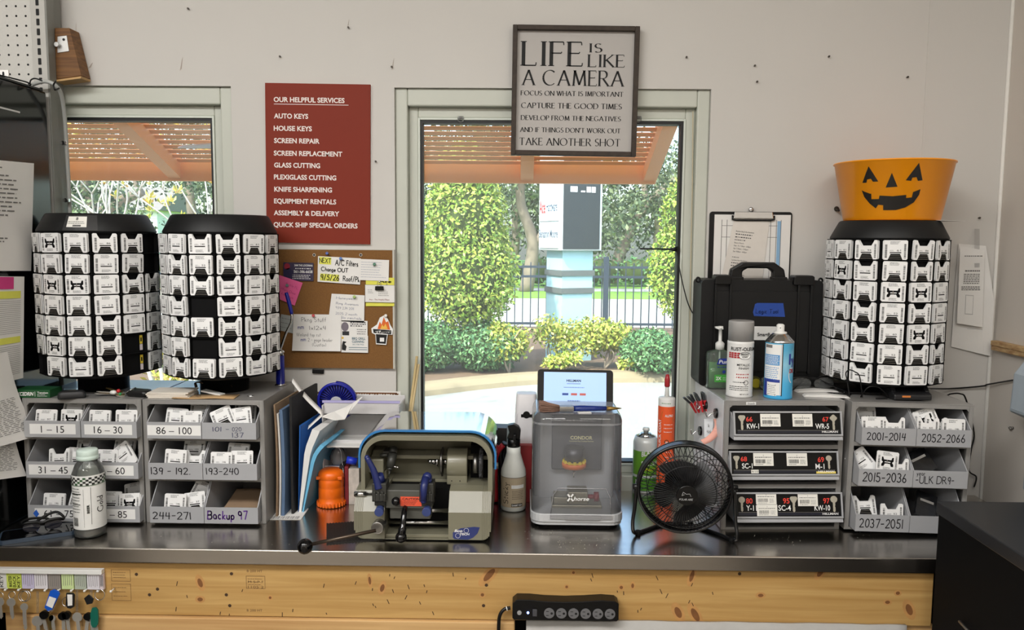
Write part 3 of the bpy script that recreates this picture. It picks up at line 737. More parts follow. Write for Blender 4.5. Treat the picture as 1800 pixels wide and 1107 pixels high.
# ------------------------------------------------------------------ key cards
card_m = mat('card_white', (243, 243, 242), .45, var=.03, scale=60)
card_edge = mat('card_stack_edge', (112, 106, 98), .6, var=.2, scale=200)
barc = mat('card_print', (34, 34, 36), .7)
ORD = ['top', 'second', 'third', 'fourth', 'fifth', 'sixth', 'bottom']
def card_mesh(kind, num, seed, ext=0.0, cw=.053, ch=.0465, stack=2):
    rnd = random.Random(seed); m = MB(); w = cw/2; c = .0025; h = ch; lo = -ext
    out = [(-w, lo+c), (-w+c, lo)]
    if kind in (0, 1): out += [(-.0165, lo), (-.0145, .004), (-.0105, .0142), (.0105, .0142), (.0145, .004), (.0165, lo)]
    out += [(w-c, lo), (w, lo+c), (w, h-c), (w-c, h)]
    if kind in (1, 3): out += [(.0185, h), (.0165, h-.0045), (.0115, h-.0135), (-.0115, h-.0135), (-.0165, h-.0045), (-.0185, h)]
    out += [(-w+c, h), (-w, h-c)]
    m.use(0).prism(out, -.0012, 0)
    for k in range(stack):
        dx = rnd.uniform(-.0015, .0015); dz = rnd.uniform(-.001, .001); y = .002 + k*.0032
        m.prism([(a + dx, b + dz) for a, b in out], y, y + .0022)
    f = plane_fn((0, -.0012, 0), lift=.00025)
    if kind in (0, 1):
        fb_ = plane_fn((0, .0018, 0), lift=0)
        m.use(1).poly([(-.016, lo), (.016, lo), (.0145, .004), (.0105, .0142), (-.0105, .0142), (-.0145, .004)], plane_fn((0, .0013, 0), lift=0))
        m.use(2)
        for k in range(3):
            z = .0014 + k*.0042; q = .0142 - k*.0013; s = rnd.uniform(-.0006,.0006)
            m.poly([(-q, z+s), (q, z-s), (q-.0004, z+.0009-s), (-q+.0004, z+.0009+s)], plane_fn((0, .0013, 0), lift=.0003))
    m.use(3)
    z = .005
    while z < .036:
        t = rnd.choice((.0005, .0009, .0013)); m.rect(-.0232, -.0182, z, z + t, f); z += t + rnd.choice((.0005, .0009))
    z = .0035
    while z < .037:
        t = rnd.choice((.0005, .0009, .0013)); m.rect(.0186, .0230, z, z + t, f); z += t + rnd.choice((.0005, .0009))
    if kind in (0, 2, 4): lines(m, f, -.0115, .0115, .0365, .0445, 3, .0011, seed, ragged=.35)
    if kind in (2, 3, 4): lines(m, f, -.010, .010, .003, .0095, 3, .0009, seed+1)
    if kind == 4:
        m.use(1).poly([(-.0145, .011), (-.009, .011), (-.006, .0175), (.006, .0175), (.009, .011), (.0145, .011), (.0145, .016), (.011, .021), (.0145, .024), (.0145, .033), (.011, .033), (.009, .027), (-.009, .027), (-.011, .033), (-.0145, .033), (-.0145, .024), (-.011, .021), (-.0145, .016)], f)
        m.use(0).rect(-.007, .007, .0205, .0225, up(f, .0002)); m.use(2).rect(-.002, .0, .0175, .027, up(f, .0002))
    else:
        m.use(1).rect(-.0125, .0125, .0158, .0182, f)
        m.use(1).text(num, f, .003, .0202, .0045, .0085)
        m.use(3); lines(m, f, -.0125, -.002, .0195, .0235, 2, .0008, seed+3)
    return m.mesh('key_card', [card_m, matte_black, card_edge, barc])
NUMS = ['52', '60', '61', '94', '86', '97', '37', '13', '62', '140', '127', '146', '150', '153']
CARD = {}
rnd = random.Random(11)
for kd in range(5):
    CARD[kd] = [card_mesh(kd, NUMS[(kd*3+i) % len(NUMS)], 100 + kd*7 + i) for i in range(3)]
    CARD[kd+10] = [card_mesh(kd, NUMS[(kd*3+i+5) % len(NUMS)], 200 + kd*7 + i, ext=.016, stack=1) for i in range(3)]
def put_card(me, loc, rot, label, group, parent_M=None):
    o = bpy.data.objects.new('key_card', me); COL.objects.link(o)
    if parent_M is not None:
        M = parent_M @ Matrix.LocRotScale(Vector(loc), Euler(rot), None); o.location = M.to_translation(); o.rotation_euler = M.to_euler()
    else: o.location = loc; o.rotation_euler = rot
    return tag(o, label, 'key card', group)
# ------------------------------------------------------------------ drawer units
unit_m = mat('unit_grey', (146, 144, 141), .22, var=.05, scale=10)
bin_m = mat('bin_grey', (170, 171, 174), .5, var=.05, scale=14)
strip_m = mat('label_strip', (240, 240, 238), .4, var=.02)
def unit_shell(root, Wd, H, D, shelves, fl=.011):
    m = MB(); t = .0025
    m.box(0, t, 0, D, 0, H); m.box(Wd-t, Wd, 0, D, 0, H); m.box(t, Wd-t, 0, D, H-t, H); m.box(t, Wd-t, 0, D, 0, t); m.box(t, Wd-t, D-t, D, t, H-t)
    m.box(t, fl, 0, .006, t, H-t); m.box(Wd-fl, Wd-t, 0, .006, t, H-t); m.box(fl, Wd-fl, 0, .006, H-fl*1.05, H-t); m.box(fl, Wd-fl, 0, .006, t, .006)
    s = fl
    for a, b in (((fl, H-fl*1.05), (1, -1)), ((Wd-fl, H-fl*1.05), (-1, -1))):
        m.prism([(a[0], a[1]), (a[0]+b[0]*.007, a[1]), (a[0], a[1]+b[1]*.007)], 0, .006)
    m.build('cabinet_body', [unit_m], root, bevel=.0008)
    for z in shelves:
        m = MB(); m.box(t, Wd-t, .001, D-t, z-.002, z); m.box(t, Wd-t, .001, .004, z-.010, z-.002); m.build('shelf', [unit_m], root)
def bin_(root, x0, w, z0, fh, top, D, front=-.022, wr=None, side_top=None, mats=None, label=None):
    """one open-fronted plastic bin: x0,w,z0 in the unit's frame; fh = front height; top = height of its sides"""
    t = .0022; m = MB()
    m.box(x0, x0+w, front, front+t, z0, z0+fh)
    m.box(x0, x0+w, front+t, D, z0, z0+t)
    m.box(x0, x0+w, D-t, D, z0+t, z0+top*.8)
    pr = [(front+t, z0+t), (D-t, z0+t), (D-t, z0+top), (front+.052, z0+top), (front+t, z0+fh)]
    m.prism(pr, x0, x0+t, 'x'); m.prism(pr, x0+w-t, x0+w, 'x')
    d = m.build('bin', [bin_m], root)
    if label: d['label'] = label
    f = plane_fn((x0, front, z0), lift=.0004)
    if wr: wr(d, f, w, fh)
    return d
def strip(txt, xa=.08, xb=.92, za=.2, zb=.82, extra=None):
    def g(d, f, w, fh):
        m = MB(); m.use(0).rect(xa*w, xb*w, za*fh, zb*fh, f)
        m.use(1).text(txt, up(f, .0004), w*(xa+xb)/2, fh*(za + (zb-za)*.14), fh*(zb-za)*.72, None, 'c')
        if extra: extra(m, up(f, .0004), w, fh)
        m.build('label_strip', [strip_m, ink_m, mat('blue_spot', (44, 98, 196), .5)], d)
    return g
pen = mat('marker_ink', (24, 24, 28), .7); purple = mat('purple_ink', (96, 52, 140), .7)
def hand(rows, ink=None, th=.12):
    def g(d, f, w, fh):
        m = MB()
        for t, x, z, h, tw in rows: m.strokes(t, f, x*w, z*fh, h*fh, tw*w, 'l', 'hand', th, .06)
        m.build('handwriting', [ink or pen], d)
    return g
def local_z(py, Y, z0): return P(600, py, Y).z - z0
# the two units under the left carousels
ZT = P(360, 703, YO).z; HU = ZT - ZC
ZTR = P(1400, 705, YO).z; HUR = ZTR - ZC
U = []
def twelve(name_label, x0, x1, bins_px, wr, group, rot=0, Y=YO, rows=((778, 750), (850, 820), (918, 890)), D=.262, front=-.022, xshift=None, HU=HU):
    root = thing('drawer_unit', name_label, 'drawer unit', (x0, Y, ZC + (x1-x0)*math.sin(rot)), (0, rot, 0), None)
    Wd = x1 - x0; zz = [P(900, a, Y + front).z - ZC for a, b in rows]; fh = [P(900, b, Y + front).z - P(900, a, Y + front).z for a, b in rows]
    zz[-1] = .0068
    fh = [sum(fh)/3]*3
    unit_shell(root, Wd, HU, D, [z - .0005 for z in zz[:2]])
    tops = [HU - .014 - zz[0], zz[0] - .013 - zz[1], zz[1] - .013 - zz[2]]
    for r in range(3):
        for c in range(2):
            a, b = bins_px[c]; xa = P(a, 778, Y + front).x - x0; xb = P(b, 778, Y + front).x - x0
            if xshift: xa += xshift[r]; xb += xshift[r]
            bin_(root, xa, xb - xa, zz[r] + .0005, fh[r], tops[r], D - .02, front, wr[r*2+c])
            U.append((root, (xa+xb)/2, xb - xa, zz[r] + .0005, fh[r], front))
    return root
ux0 = P(44, 810, YO).x; ux1 = P(251.5, 810, YO).x; ux2 = P(254, 810, YO).x; ux3 = P(465.5, 810, YO).x
def diamond(m, f, w, fh): m.use(2).poly([(.09*w, .5*fh), (.145*w, .24*fh), (.2*w, .46*fh), (.15*w, .74*fh)], up(f, .0002))
unit_a = twelve('grey six-bin drawer unit with printed number labels under the price-stickered key carousel', ux0, ux1, ((43.5, 142), (143.5, 241)),
   [strip('1 – 15', .1), strip('16 – 30', .06), strip('31 – 45', .05), strip('46 – 60', .05), strip('61 – 75', .12, .98, extra=diamond), strip('76 – 85')], None)
unit_b = twelve('grey six-bin drawer unit with mostly handwritten bins under the key carousel beside the red sign', ux2, ux3, ((259, 354.5), (355.5, 450.5)),
   [strip('86 – 100', .01, .99), hand([('101 -', .2, .48, .26, .3), ('020', .56, .5, .24, .17), ('137', .56, .12, .28, .2)], mat('pen_blue', (60, 66, 96), .7), .1), hand([('139 - 192.', .05, .32, .4, .72)]),
    hand([('193-240', .06, .34, .38, .6)]), hand([('244-271', .06, .25, .42, .7)]), hand([('Backup 97', .06, .28, .5, .74)], purple, .16)], None)
vx0 = P(1492, 810, YO).x; vx1 = P(1706, 810, YO).x
unit_d = twelve('grey six-bin drawer unit with bins marked 2001 to 2066 under the pumpkin bucket carousel', vx0 - .004, vx1 - .004, ((1515, 1610.5), (1611.5, 1708)),
   [hand([('2001-2014', .1, .3, .42, .7)]), hand([('2052-2066', .1, .28, .44, .78)]), hand([('2015-2036', .08, .28, .5, .8)]),
    hand([('year', .06, .72, .26, .15), ('-ULK DR9-', .05, .25, .42, .7)]), hand([('2037-2051', .08, .24, .5, .8)]), None], None, rot=R(1.0),
   rows=((778, 748.5), (850, 820.5), (919.5, 889.8)), front=-.03, xshift=(-.005, -.006, -.006), HU=HUR - .005)
# key packs standing in the bins: (bin, x fraction, lean, roll, kind, depth, lift)
packs = [(0,.33,12,0,10,.0,0), (0,.83,8,0,14,.004,0), (0,.62,20,4,12,.045,.012), (1,.28,10,0,12,.0,0), (1,.77,8,0,12,.0,0), (1,.75,20,0,12,.05,.014),
 (2,.5,10,-3,11,.01,0), (2,.86,14,3,10,.02,0), (2,.78,20,0,14,.06,.014), (3,.35,10,0,10,.01,0), (3,.72,18,-38,12,.006,.006), (3,.5,22,0,10,.05,.02),
 (4,.4,10,1,12,.0,0), (4,.85,16,10,12,.02,0), (5,.35,10,0,10,.02,0), (5,.8,12,-4,14,.0,0), (5,.7,22,-12,12,.05,.01),
 (6,.42,14,4,12,.02,0), (6,.78,8,0,12,.0,0), (6,.75,20,0,10,.06,.01), (7,.38,14,-24,10,.01,0), (7,.68,12,-10,12,.012,.004), (7,.6,20,0,11,.06,.012),
 (8,.45,8,3,12,.0,.004), (8,.78,12,0,13,.012,0), (8,.6,20,0,12,.06,.014), (9,.3,8,0,12,.0,-.003), (9,.68,8,0,10,.004,.003), (9,.45,20,3,10,.05,.008),
 (10,.42,8,2,12,.0,.002), (10,.85,14,-8,10,.014,0), (10,.7,22,24,12,.05,.01),
 (12,.18,8,0,12,.0,0), (12,.62,8,0,13,.0,0), (12,.3,22,0,10,.06,.012), (13,.36,16,-20,14,.02,.012), (13,.2,10,4,13,.0,-.004), (13,.72,6,0,12,-.004,0), (13,.42,10,8,11,.012,-.002), (13,.15,22,2,12,.06,.012),
 (14,.55,10,6,14,.0,.014), (14,.2,24,-36,12,.02,.004), (14,.82,8,0,13,.0,-.006), (16,.33,18,-4,11,.03,.006), (16,.72,6,0,13,-.002,-.004), (15,.55,30,50,12,.05,.0), (17,.4,30,-20,12,.06,.0)]
BN = ['1 – 15', '16 – 30', '31 – 45', '46 – 60', '61 – 75', '76 – 85', '86 – 100', '101 – 137', '139 – 192', '193 – 240', '244 – 271', 'Backup 97', '2001 – 2014', '2052 – 2066', '2015 – 2036', 'ULK DR9', '2037 – 2051', 'no number, beside 2037 – 2051']
from collections import defaultdict
byb = defaultdict(list)
for p in packs: byb[p[0]].append(p)
for b, ps in byb.items():
    root, xc, w, z0, fh, front = U[b]
    MW = Matrix.Translation(root.location) @ root.rotation_euler.to_matrix().to_4x4()
    ps = sorted(ps, key=lambda q: q[5])
    if b in (15, 17):
        m = MB(); m.use(0).box(-.026, .026, -.003, .003, 0, .06); m.use(1).rect(-.018, .018, .036, .042, plane_fn((0, -.003, 0), lift=.0004))
        M = MW @ Matrix.Translation((xc, front + .06, z0 + .02)); o = m.build('key_bag', [glassy('dark_clear_bag', (150, 152, 158), .25, .1, (70, 72, 78)), paper_m], loc=M.to_translation(), rot=(R(-28), R(-28 if b == 15 else 20), 0),
            label='clear key bag with a white slip in the bin marked %s' % BN[b] if b == 15 else 'clear key bag in the unmarked bin beside 2037 – 2051', cat='key bag'); continue
    nf = 0
    for i, (_, fx, lean, roll, kd, dep, lift) in enumerate(ps):
        loc = (xc + (fx-.5)*(w - .054 - .006)*1.0, front + .012 + max(dep, 0), z0 + .0185 + max(lift, 0))
        loc = (max(xc - w/2 + .031, min(xc + w/2 - .031, xc - w/2 + fx*w)), loc[1] + abs(math.sin(R(roll)))*.004, loc[2] + abs(math.sin(R(roll)))*.02)
        where = ('deepest' if dep > .03 else ['front left', 'front right', 'middle', 'other', 'last'][i] if dep < .03 else '')
        if len(ps) > 1 and dep <= .03:
            fr = sorted([q[1] for q in ps if q[5] <= .03]); idx = fr.index(fx)
            where = {1: 'front', 2: ('front left', 'front right')[idx] if len(fr) == 2 else '', 3: ''}.get(len(fr), '') or ('front left', 'front middle', 'front right', 'rightmost')[idx]
        elif len(ps) == 1: where = 'only'
        put_card(CARD[kd][i % 3], loc, (R(-lean), R(roll), R(random.uniform(-4, 4))), 'white key pack, the %s one in the bin marked %s' % (where, BN[b]) if b != 17 else 'white key pack in the unmarked bin beside 2037 – 2051', 'key packs in the bins', MW)
# papers in the purple-marked bin
root, xc, w, z0, fh, front = U[11]
for i, (a, zz, l) in enumerate(((3, .052, 'brown paper envelope lying topmost in the bin marked Backup 97'), (-5, .044, 'tan paper envelope under the topmost one in the bin marked Backup 97'))):
    m = MB().box(-.045, .045, 0, .12, -.0012, .0012)
    m.build('envelope', [mat('kraft_paper', (156, 130, 104), .8, var=.1)], loc=(root.location.x + xc + .012, YO + .01, ZC + z0 + zz - .03), rot=(R(8), 0, R(a)), label=l, cat='envelope', group='envelopes in a bin')
# ------------------------------------------------------------------ unit with the three wide key drawers
wx0 = P(1271, 810, YO).x; wx1 = P(1484.5, 810, YO).x
unit_c = thing('drawer_unit', 'grey drawer unit with three wide black-labelled key drawers under the spray cans', 'drawer unit', (wx0, YO, ZC), (0, 0, R(2.5)))
Wd = wx1 - wx0; DU = .275
sh = [P(900, 778, YO).z - ZC, P(900, 847, YO).z - ZC]
unit_shell(unit_c, Wd, HUR, DU, sh, .012)
m = MB(); a = P(1312, 708, YO); m.use(0).rect(a.x - wx0, a.x - wx0 + .024, HUR - .0105, HUR - .0035, plane_fn((0, 0, 0), lift=.0006)); m.use(1).text('Staab', plane_fn((0, 0, 0), lift=.001), a.x - wx0 + .003, HUR - .0092, .0045, .018); m.build('small_label', [strip_m, ink_m], unit_c)
m = MB().box(-.0012, -.0001, .008, DU - .002, .003, HUR - .002); m.build('side_panel', [mat('window_lit_side', (216, 217, 220), .3)], unit_c)  # added pale skin: window light on the unit side put into its colour
plate_m = mat('drawer_plate', (16, 15, 14), .5, var=.2, scale=60, spec=.2); red_m = mat('red_print', (226, 66, 52), .5); navy = mat('navy_stripe', (24, 26, 40), .4)
key_m = mat('key_print', (178, 172, 156), .4, var=.15, scale=300); sticker_m = mat('price_sticker', (238, 236, 228), .5, var=.02); yellow_m = mat('yellow_tape', (230, 208, 96), .6)
def key2d(m, fn, cx, cz, h, head=0, i=0):
    r = h*.22; hz = cz + h*.28; n = 16; pts = []
    for k in range(n+1):
        a = R(-70) + (2*PI - R(40))*k/n
        q = r*(1 + (.16*math.cos(3*a - PI/2) if head == 1 else (.12*math.cos(4*a) if head == 2 else 0)))
        pts.append((cx + q*math.cos(a), hz + q*math.sin(a)*.95))
    b = h*.075
    pts += [(cx - b, hz - r*.9), (cx - b, cz - h*.42), (cx, cz - h*.5), (cx + b, cz - h*.42), (cx + b, cz - h*.2), (cx + b*.6, cz - h*.14), (cx + b, cz - h*.08)]
    m.use(i).poly(pts, fn)
def sticker(m, fn, x0, x1, z0, z1, s):
    m.use(4).rect(x0, x1, z0, z1, fn); g = up(fn, .0003); w = x1-x0; h = z1-z0; m.use(5)
    m.text("$1.99"[1:2], g, x0 + w*.5, z0 + h*.74, h*.14)
    lines(m, g, x0 + w*.08, x1 - w*.08, z0 + h*.58, z0 + h*.74, 1, h*.05, s, ragged=.05)
    rn = random.Random(s); x = x0 + w*.1
    while x < x0 + w*.58:
        t = rn.choice((.0005, .0009)); m.rect(x, x + t, z0 + h*.2, z0 + h*.5, g); x += t + rn.choice((.0004, .0008))
    lines(m, g, x0 + w*.66, x1 - w*.08, z0 + h*.12, z0 + h*.5, 4, h*.04, s+1)
    lines(m, g, x0 + w*.1, x0 + w*.58, z0 + h*.06, z0 + h*.16, 1, h*.04, s+2)
def kdrawer(px0, px1, ytop, ybot, content, pull, tilt=14):
    # plate corners in the photo -> drawer front leaning back about its lower edge
    a = P(px0, ybot, YO + pull); b = P(px1, ybot, YO + pull); t = P(px0, ytop, YO + pull + .01)
    w = b.x - a.x; h = (t.z - a.z)/math.cos(R(tilt))
    root_l = (a.x - wx0, pull, a.z - ZC)
    m = MB(); fr = .004
    m.box(-fr, w + fr, 0, .003, -.004, h + .004); m.box(-fr, w + fr, -.0035, 0, h, h + .004); m.box(-fr, w + fr, -.0035, 0, -.004, 0)
    m.box(-fr, 0, -.0035, 0, 0, h); m.box(w, w + fr, -.0035, 0, 0, h)
    M = Matrix.Rotation(R(tilt), 4, 'X')     # body goes back level
    d = m.build('drawer', [bin_m], unit_c, loc=root_l, rot=(R(-tilt), 0, 0), bevel=.0006)
    m = MB().at(Matrix.Rotation(R(tilt), 4, 'X'))
    hb = h*math.cos(R(tilt))
    for x in (-fr + .0005, w + fr - .0025): m.prism([(.004, -.012), (.2, -.012), (.2, hb*.95), (.03, hb*.95), (.012, hb*.6)], x, x + .002, 'x')
    m.box(-fr, w + fr, -.003, .2, -.014, -.012); m.box(-fr, w + fr, .198, .2, -.012, hb*.9)
    m.prism([(-.003, -.014), (.0005, -.005), (.003, -.005), (.003, -.014)], -fr, w + fr, 'x')
    m.build('drawer_tray', [bin_m], d)
    f = plane_fn((0, 0, 0), lift=.0004)
    m = MB(); m.use(0).rect(0, w, 0, h, f); g = up(f, .0003)
    m.use(6).rect(w*.02, w*.98, h*.05, h*.17, g); m.use(7).rect(w*.02, w*.98, h*.175, h*.19, g)
    content(m, up(f, .0005), w, h)
    m.build('label_plate', [plate_m, key_m, red_m, strip_m, sticker_m, barc, navy, zinc_m, yellow_m], d)
def hill(m, g, w, h): m.use(3).text('HILLMAN', g, w*.97, h*.075, h*.085, w*.15, 'r', .03)
def c1(m, g, w, h):
    key2d(m, g, w*.065, h*.55, h*.74, 1, 1); m.use(2).text('66', g, w*.105, h*.6, h*.22, w*.06, weight=.02); m.use(3).text('KW-1', g, w*.11, h*.26, h*.25, w*.115, weight=.015)
    key2d(m, g, w*.935, h*.55, h*.74, 2, 1); m.use(2).text('67', g, w*.89, h*.6, h*.22, w*.06, 'r', .02); m.use(3).text('WR-5', g, w*.89, h*.26, h*.25, w*.13, 'r', .015)
    sticker(m, g, w*.24, w*.43, h*.36, h*.96, 1); sticker(m, g, w*.545, w*.735, h*.36, h*.96, 2); hill(m, g, w, h)
def c2(m, g, w, h):
    key2d(m, g, w*.05, h*.55, h*.66, 1, 1); m.use(2).text('68', g, w*.09, h*.6, h*.22, w*.06, weight=.02); m.use(3).text('SC-1', g, w*.1, h*.26, h*.25, w*.1, weight=.015)
    key2d(m, g, w*.925, h*.55, h*.66, 0, 1); m.use(2).text('69', g, w*.88, h*.56, h*.24, w*.06, 'r', .02); m.use(3).text('M-1', g, w*.88, h*.24, h*.25, w*.085, 'r', .015)
    sticker(m, g, w*.21, w*.4, h*.38, h*.99, 3); sticker(m, g, w*.525, w*.72, h*.38, h*.98, 4)
    m.use(4).rect(w*.185, w*.255, h*.03, h*.2, g); m.use(5).text('9/10', up(g, .0003) if 0 else (lambda a, b, l=0: g(a, b, .0003)), w*.19, h*.07, h*.09, w*.06)
    m.use(8).rect(w*.8, w*.985, h*.02, h*.12, g); hill(m, (lambda a, b, l=0: g(a, b, .0003)), w, h)
def c3(m, g, w, h):
    key2d(m, g, w*.055, h*.55, h*.68, 0, 1); m.use(2).text('80', g, w*.095, h*.58, h*.24, w*.062, weight=.02); m.use(3).text('Y-11', g, w*.095, h*.26, h*.25, w*.1, weight=.015)
    key2d(m, g, w*.55, h*.55, h*.74, 1, 1); m.use(2).text('95', g, w*.51, h*.58, h*.24, w*.062, 'r', .02); m.use(3).text('SC-4', g, w*.52, h*.26, h*.25, w*.12, 'r', .015)
    key2d(m, g, w*.935, h*.55, h*.74, 0, 1); m.use(2).text('97', g, w*.895, h*.58, h*.24, w*.062, 'r', .02); m.use(3).text('KW-10', g, w*.895, h*.26, h*.25, w*.15, 'r', .015)
    h2 = lambda a, b, l=0: g(a, b, .0004)
    sticker(m, h2, w*.19, w*.385, h*.54, h*1.06, 5); sticker(m, h2, w*.195, w*.39, h*.02, h*.53, 6); sticker(m, h2, w*.59, w*.78, h*.46, h*1.02, 7); hill(m, g, w, h)
kdrawer(1292, 1481, 726, 763, c1, -.03)
kdrawer(1285.5, 1475, 796, 833, c2, -.02)
kdrawer(1294, 1482, 869, 908, c3, -.03)
# ------------------------------------------------------------------ key carousels
cap_m = mat('carousel_cap', (16, 17, 18), .5, var=.1, scale=80, spec=.35)
N14 = 14; PITCH = .0502; AP = .1325
GRID1 = ['4411..', '000200', '044211', '000220', '000120', '0401.0', '.031.0']
GRID1 = ['04011.', '00020.', '044211', '000220', '000120', '0401.0', '.031.0']
GRID2 = ['223100', '210100', '201321', '23.300', '210130', '20.310', '010030']
GRID3 = ['201011', '243011', '210442', '201012', '201040', '202011', '203220']
def carousel(label, cx, base_z, Y, name, grid, off, sticker_=False, rows=None):
    root = thing('key_carousel', label, 'key carousel', (cx, Y, base_z))
    zr = P(900, 670, Y - AP).z - base_z; 
    RV = AP / math.cos(PI/N14)
    phi_c = math.atan2(-cx, Y)           # direction towards the viewer
    a0 = phi_c + R(off)
    m = MB(); m.lathe([(.061, 0), (.061, zr - .016), (.09, zr - .014), (.118, zr - .008), (.12, zr - .002)], 36); m.build('base', [black_m], root)
    top = zr + 7*PITCH
    m = MB(); ang = -PI/2 + a0
    m.lathe([(RV, zr - .002), (RV, top)], N14, a0=ang, smooth=False)
    for k in range(8): m.lathe([(RV, zr + k*PITCH - .001), (RV + .009, zr + k*PITCH - .001), (RV + .009, zr + k*PITCH + .0008), (RV, zr + k*PITCH + .0008)], N14, a0=ang, smooth=False, cap=False)
    for k in range(N14):
        t = ang + 2*PI*k/N14; c, s = math.cos(t), math.sin(t); p = Vector((c*RV, s*RV, 0)); q = Vector((c*(RV+.008), s*(RV+.008), 0)); n = Vector((-s, c, 0))*.0008
        m.add([p-n+Vector((0,0,zr)), q-n+Vector((0,0,zr)), q+n+Vector((0,0,zr)), p+n+Vector((0,0,zr)), p-n+Vector((0,0,top)), q-n+Vector((0,0,top)), q+n+Vector((0,0,top)), p+n+Vector((0,0,top))],
              [(0,3,2,1), (4,5,6,7), (0,1,5,4), (1,2,6,5), (2,3,7,6), (3,0,4,7)])
    m.build('drum', [matte_black], root)
    m = MB(); m.lathe([(.134, top), (.139, top + .002), (.1385, top + .006), (.119, top + .044), (.115, top + .0475), (.02, top + .0475)], 48); m.build('cap', [cap_m], root)
    if sticker_:
        sl = math.atan2(.0195, .038); a = phi_c - R(20)
        def fn(u, v, l=0):
            t = a + u/.13; r = .1385 - (v)*math.sin(sl) + .0008 + l; return (r*math.sin(t), -r*math.cos(t), top + .006 + v*math.cos(sl))
        m = MB(); m.use(0).rect(-.03, .045, -.001, .041, fn, 8); m.build('tape', [glassy('clear_tape', (240, 240, 240), .06, .1)], root)
        g = lambda u, v, l=0: fn(u, v, l + .0006); g2 = lambda u, v, l=0: fn(u, v, l + .001)
        m = MB(); m.use(0).rect(-.022, .022, .008, .037, g, 5); m.use(1).text('8', g2, 0, .027, .008, None, 'c', .02); lines(m, g2, -.02, .02, .016, .025, 2, .0012, 2, ragged=.1); lines(m, g2, -.008, .01, .0095, .0145, 2, .002, 4, False, 0)
        m.build('price_sticker', [sticker_m, ink_m], root)
    rn = random.Random(name)
    for r in range(7):
        for c in range(6):
            k = grid[r][c]; t = a0 + (c - 2.5 + .0)*2*PI/N14
            if k == '.':
                if name == 'stickered' and c == 4 and r > 4:
                    m = MB().at(Matrix.Rotation(t, 4, 'Z') @ Matrix.Translation((0, -AP - .001, zr + (6-r)*PITCH)))
                    f = plane_fn((0, 0, 0)); m.use(0).rect(.016, .024, .022, .044, f); m.use(1).rect(.016, .024, .006, .021, f); m.use(2).rect(.018, .022, .028, .038, up(f, .0004))
                    m.build('peg_tag', [mat('tag_yellow', (214, 190, 60), .5), mat('tag_pale', (206, 196, 200), .5), ink_m], root)
                continue
            z = zr + (6-r)*PITCH + .002; rad = AP + .011
            loc = (cx + rad*math.sin(t) + 0, Y - rad*math.cos(t), base_z + z + .0005)
            put_card(CARD[int(k)][rn.randrange(3)], loc, (R(rn.uniform(-1.5, 2)), R(rn.uniform(-1.2, 1.2)), t + R(rn.uniform(-2.5, 2.5))),
                     'white key card on the %s carousel, %s row, %s column from its left edge' % (name, ORD[r], ('first', 'second', 'third', 'fourth', 'fifth', 'sixth')[c]),
                     'key cards on the %s carousel' % name)
    return root, top
c1x = P(178, 550, 2.045); c2x = P(392, 550, 2.045); c3x = P(1555, 540, 2.055)
carousel('black drum key carousel with a price sticker on its cap, at the left window', c1x.x, ZT, 2.045, 'stickered', GRID1, -7, True)
carousel('black drum key carousel without sticker, standing left of the red sign and corkboard', c2x.x, ZT, 2.045, 'middle', GRID2, -6.5)
car3, top3 = carousel('black drum key carousel with an orange pumpkin bucket on top', c3x.x, ZTR, 2.055, 'pumpkin', GRID3, -6)
# ------------------------------------------------------------------ pumpkin bucket
root = thing('bucket', 'orange jack-o-lantern bucket on top of the right key carousel', 'bucket', (c3x.x + .004, 2.055, ZTR + top3 + .0475))
zb_ = ZTR + top3 + .0475; hb = P(1560, 283, 2.0).z - zb_
rb, rt = .113, .139
m = MB(); m.lathe([(rb-.004, 0), (rb, .003), (rt, hb-.004), (rt+.003, hb-.003), (rt+.003, hb), (rt-.001, hb), (rb-.003, .006), (.01, .005)], 64, cap=False); m.add([(rb*.99*math.cos(i*PI/16), rb*.99*math.sin(i*PI/16), .001) for i in range(32)], [tuple(range(31, -1, -1))])
m.build('pail', [mat('pumpkin_plastic', (255, 160, 20), .28, var=.03, scale=8)], root)
pf = math.atan2(-c3x.x, 2.055) + .0
def bf(u, v, l=0):
    r = rb + (rt-rb)*v/hb + .0012; t = pf + u/((rb+rt)/2); return (r*math.sin(t), -r*math.cos(t), v)
m = MB(); k = hb/98
def bp(pts):
    # cut tall shapes into strips so that they follow the curved side
    xs = sorted({p[0] for p in pts}); x0, x1 = min(xs), max(xs); n = max(2, int((x1-x0)/6))
    for i in range(n):
        a = x0 + (x1-x0)*i/n; b = x0 + (x1-x0)*(i+1)/n; q = clip(clip(pts, a, 1), b, -1)
        if len(q) > 2: m.poly([((u-1559)*k, (380-v)*k) for u, v in q], bf)
def clip(pts, x, s):
    out = []
    for i, p in enumerate(pts):
        q = pts[(i+1) % len(pts)]; ip = s*(p[0]-x) >= 0; iq = s*(q[0]-x) >= 0
        if ip: out.append(p)
        if ip != iq: t = (x-p[0])/(q[0]-p[0]); out.append((x, p[1] + t*(q[1]-p[1])))
    return out
bp([(1513, 319), (1524, 293), (1538, 318), (1530, 318), (1527, 313), (1521, 314), (1520, 319)])
bp([(1577, 317), (1593, 290), (1602, 317), (1595, 318), (1592, 312), (1586, 313), (1585, 318)])
bp([(1549, 328), (1557, 305), (1566, 327)])
sm = [(1511, 331), (1516, 333.5), (1525, 337), (1527, 337), (1527, 346), (1539, 346), (1540, 340.5), (1560, 342), (1580, 340), (1580, 345), (1589, 344), (1590, 335.5), (1601, 331), (1600, 340), (1593, 352), (1580, 360), (1566, 364), (1546, 364), (1546, 356), (1538, 355), (1534, 361), (1524, 353), (1515, 342)]
bp(sm)
m.build('face', [mat('pumpkin_black', (18, 14, 12), .4)], root)
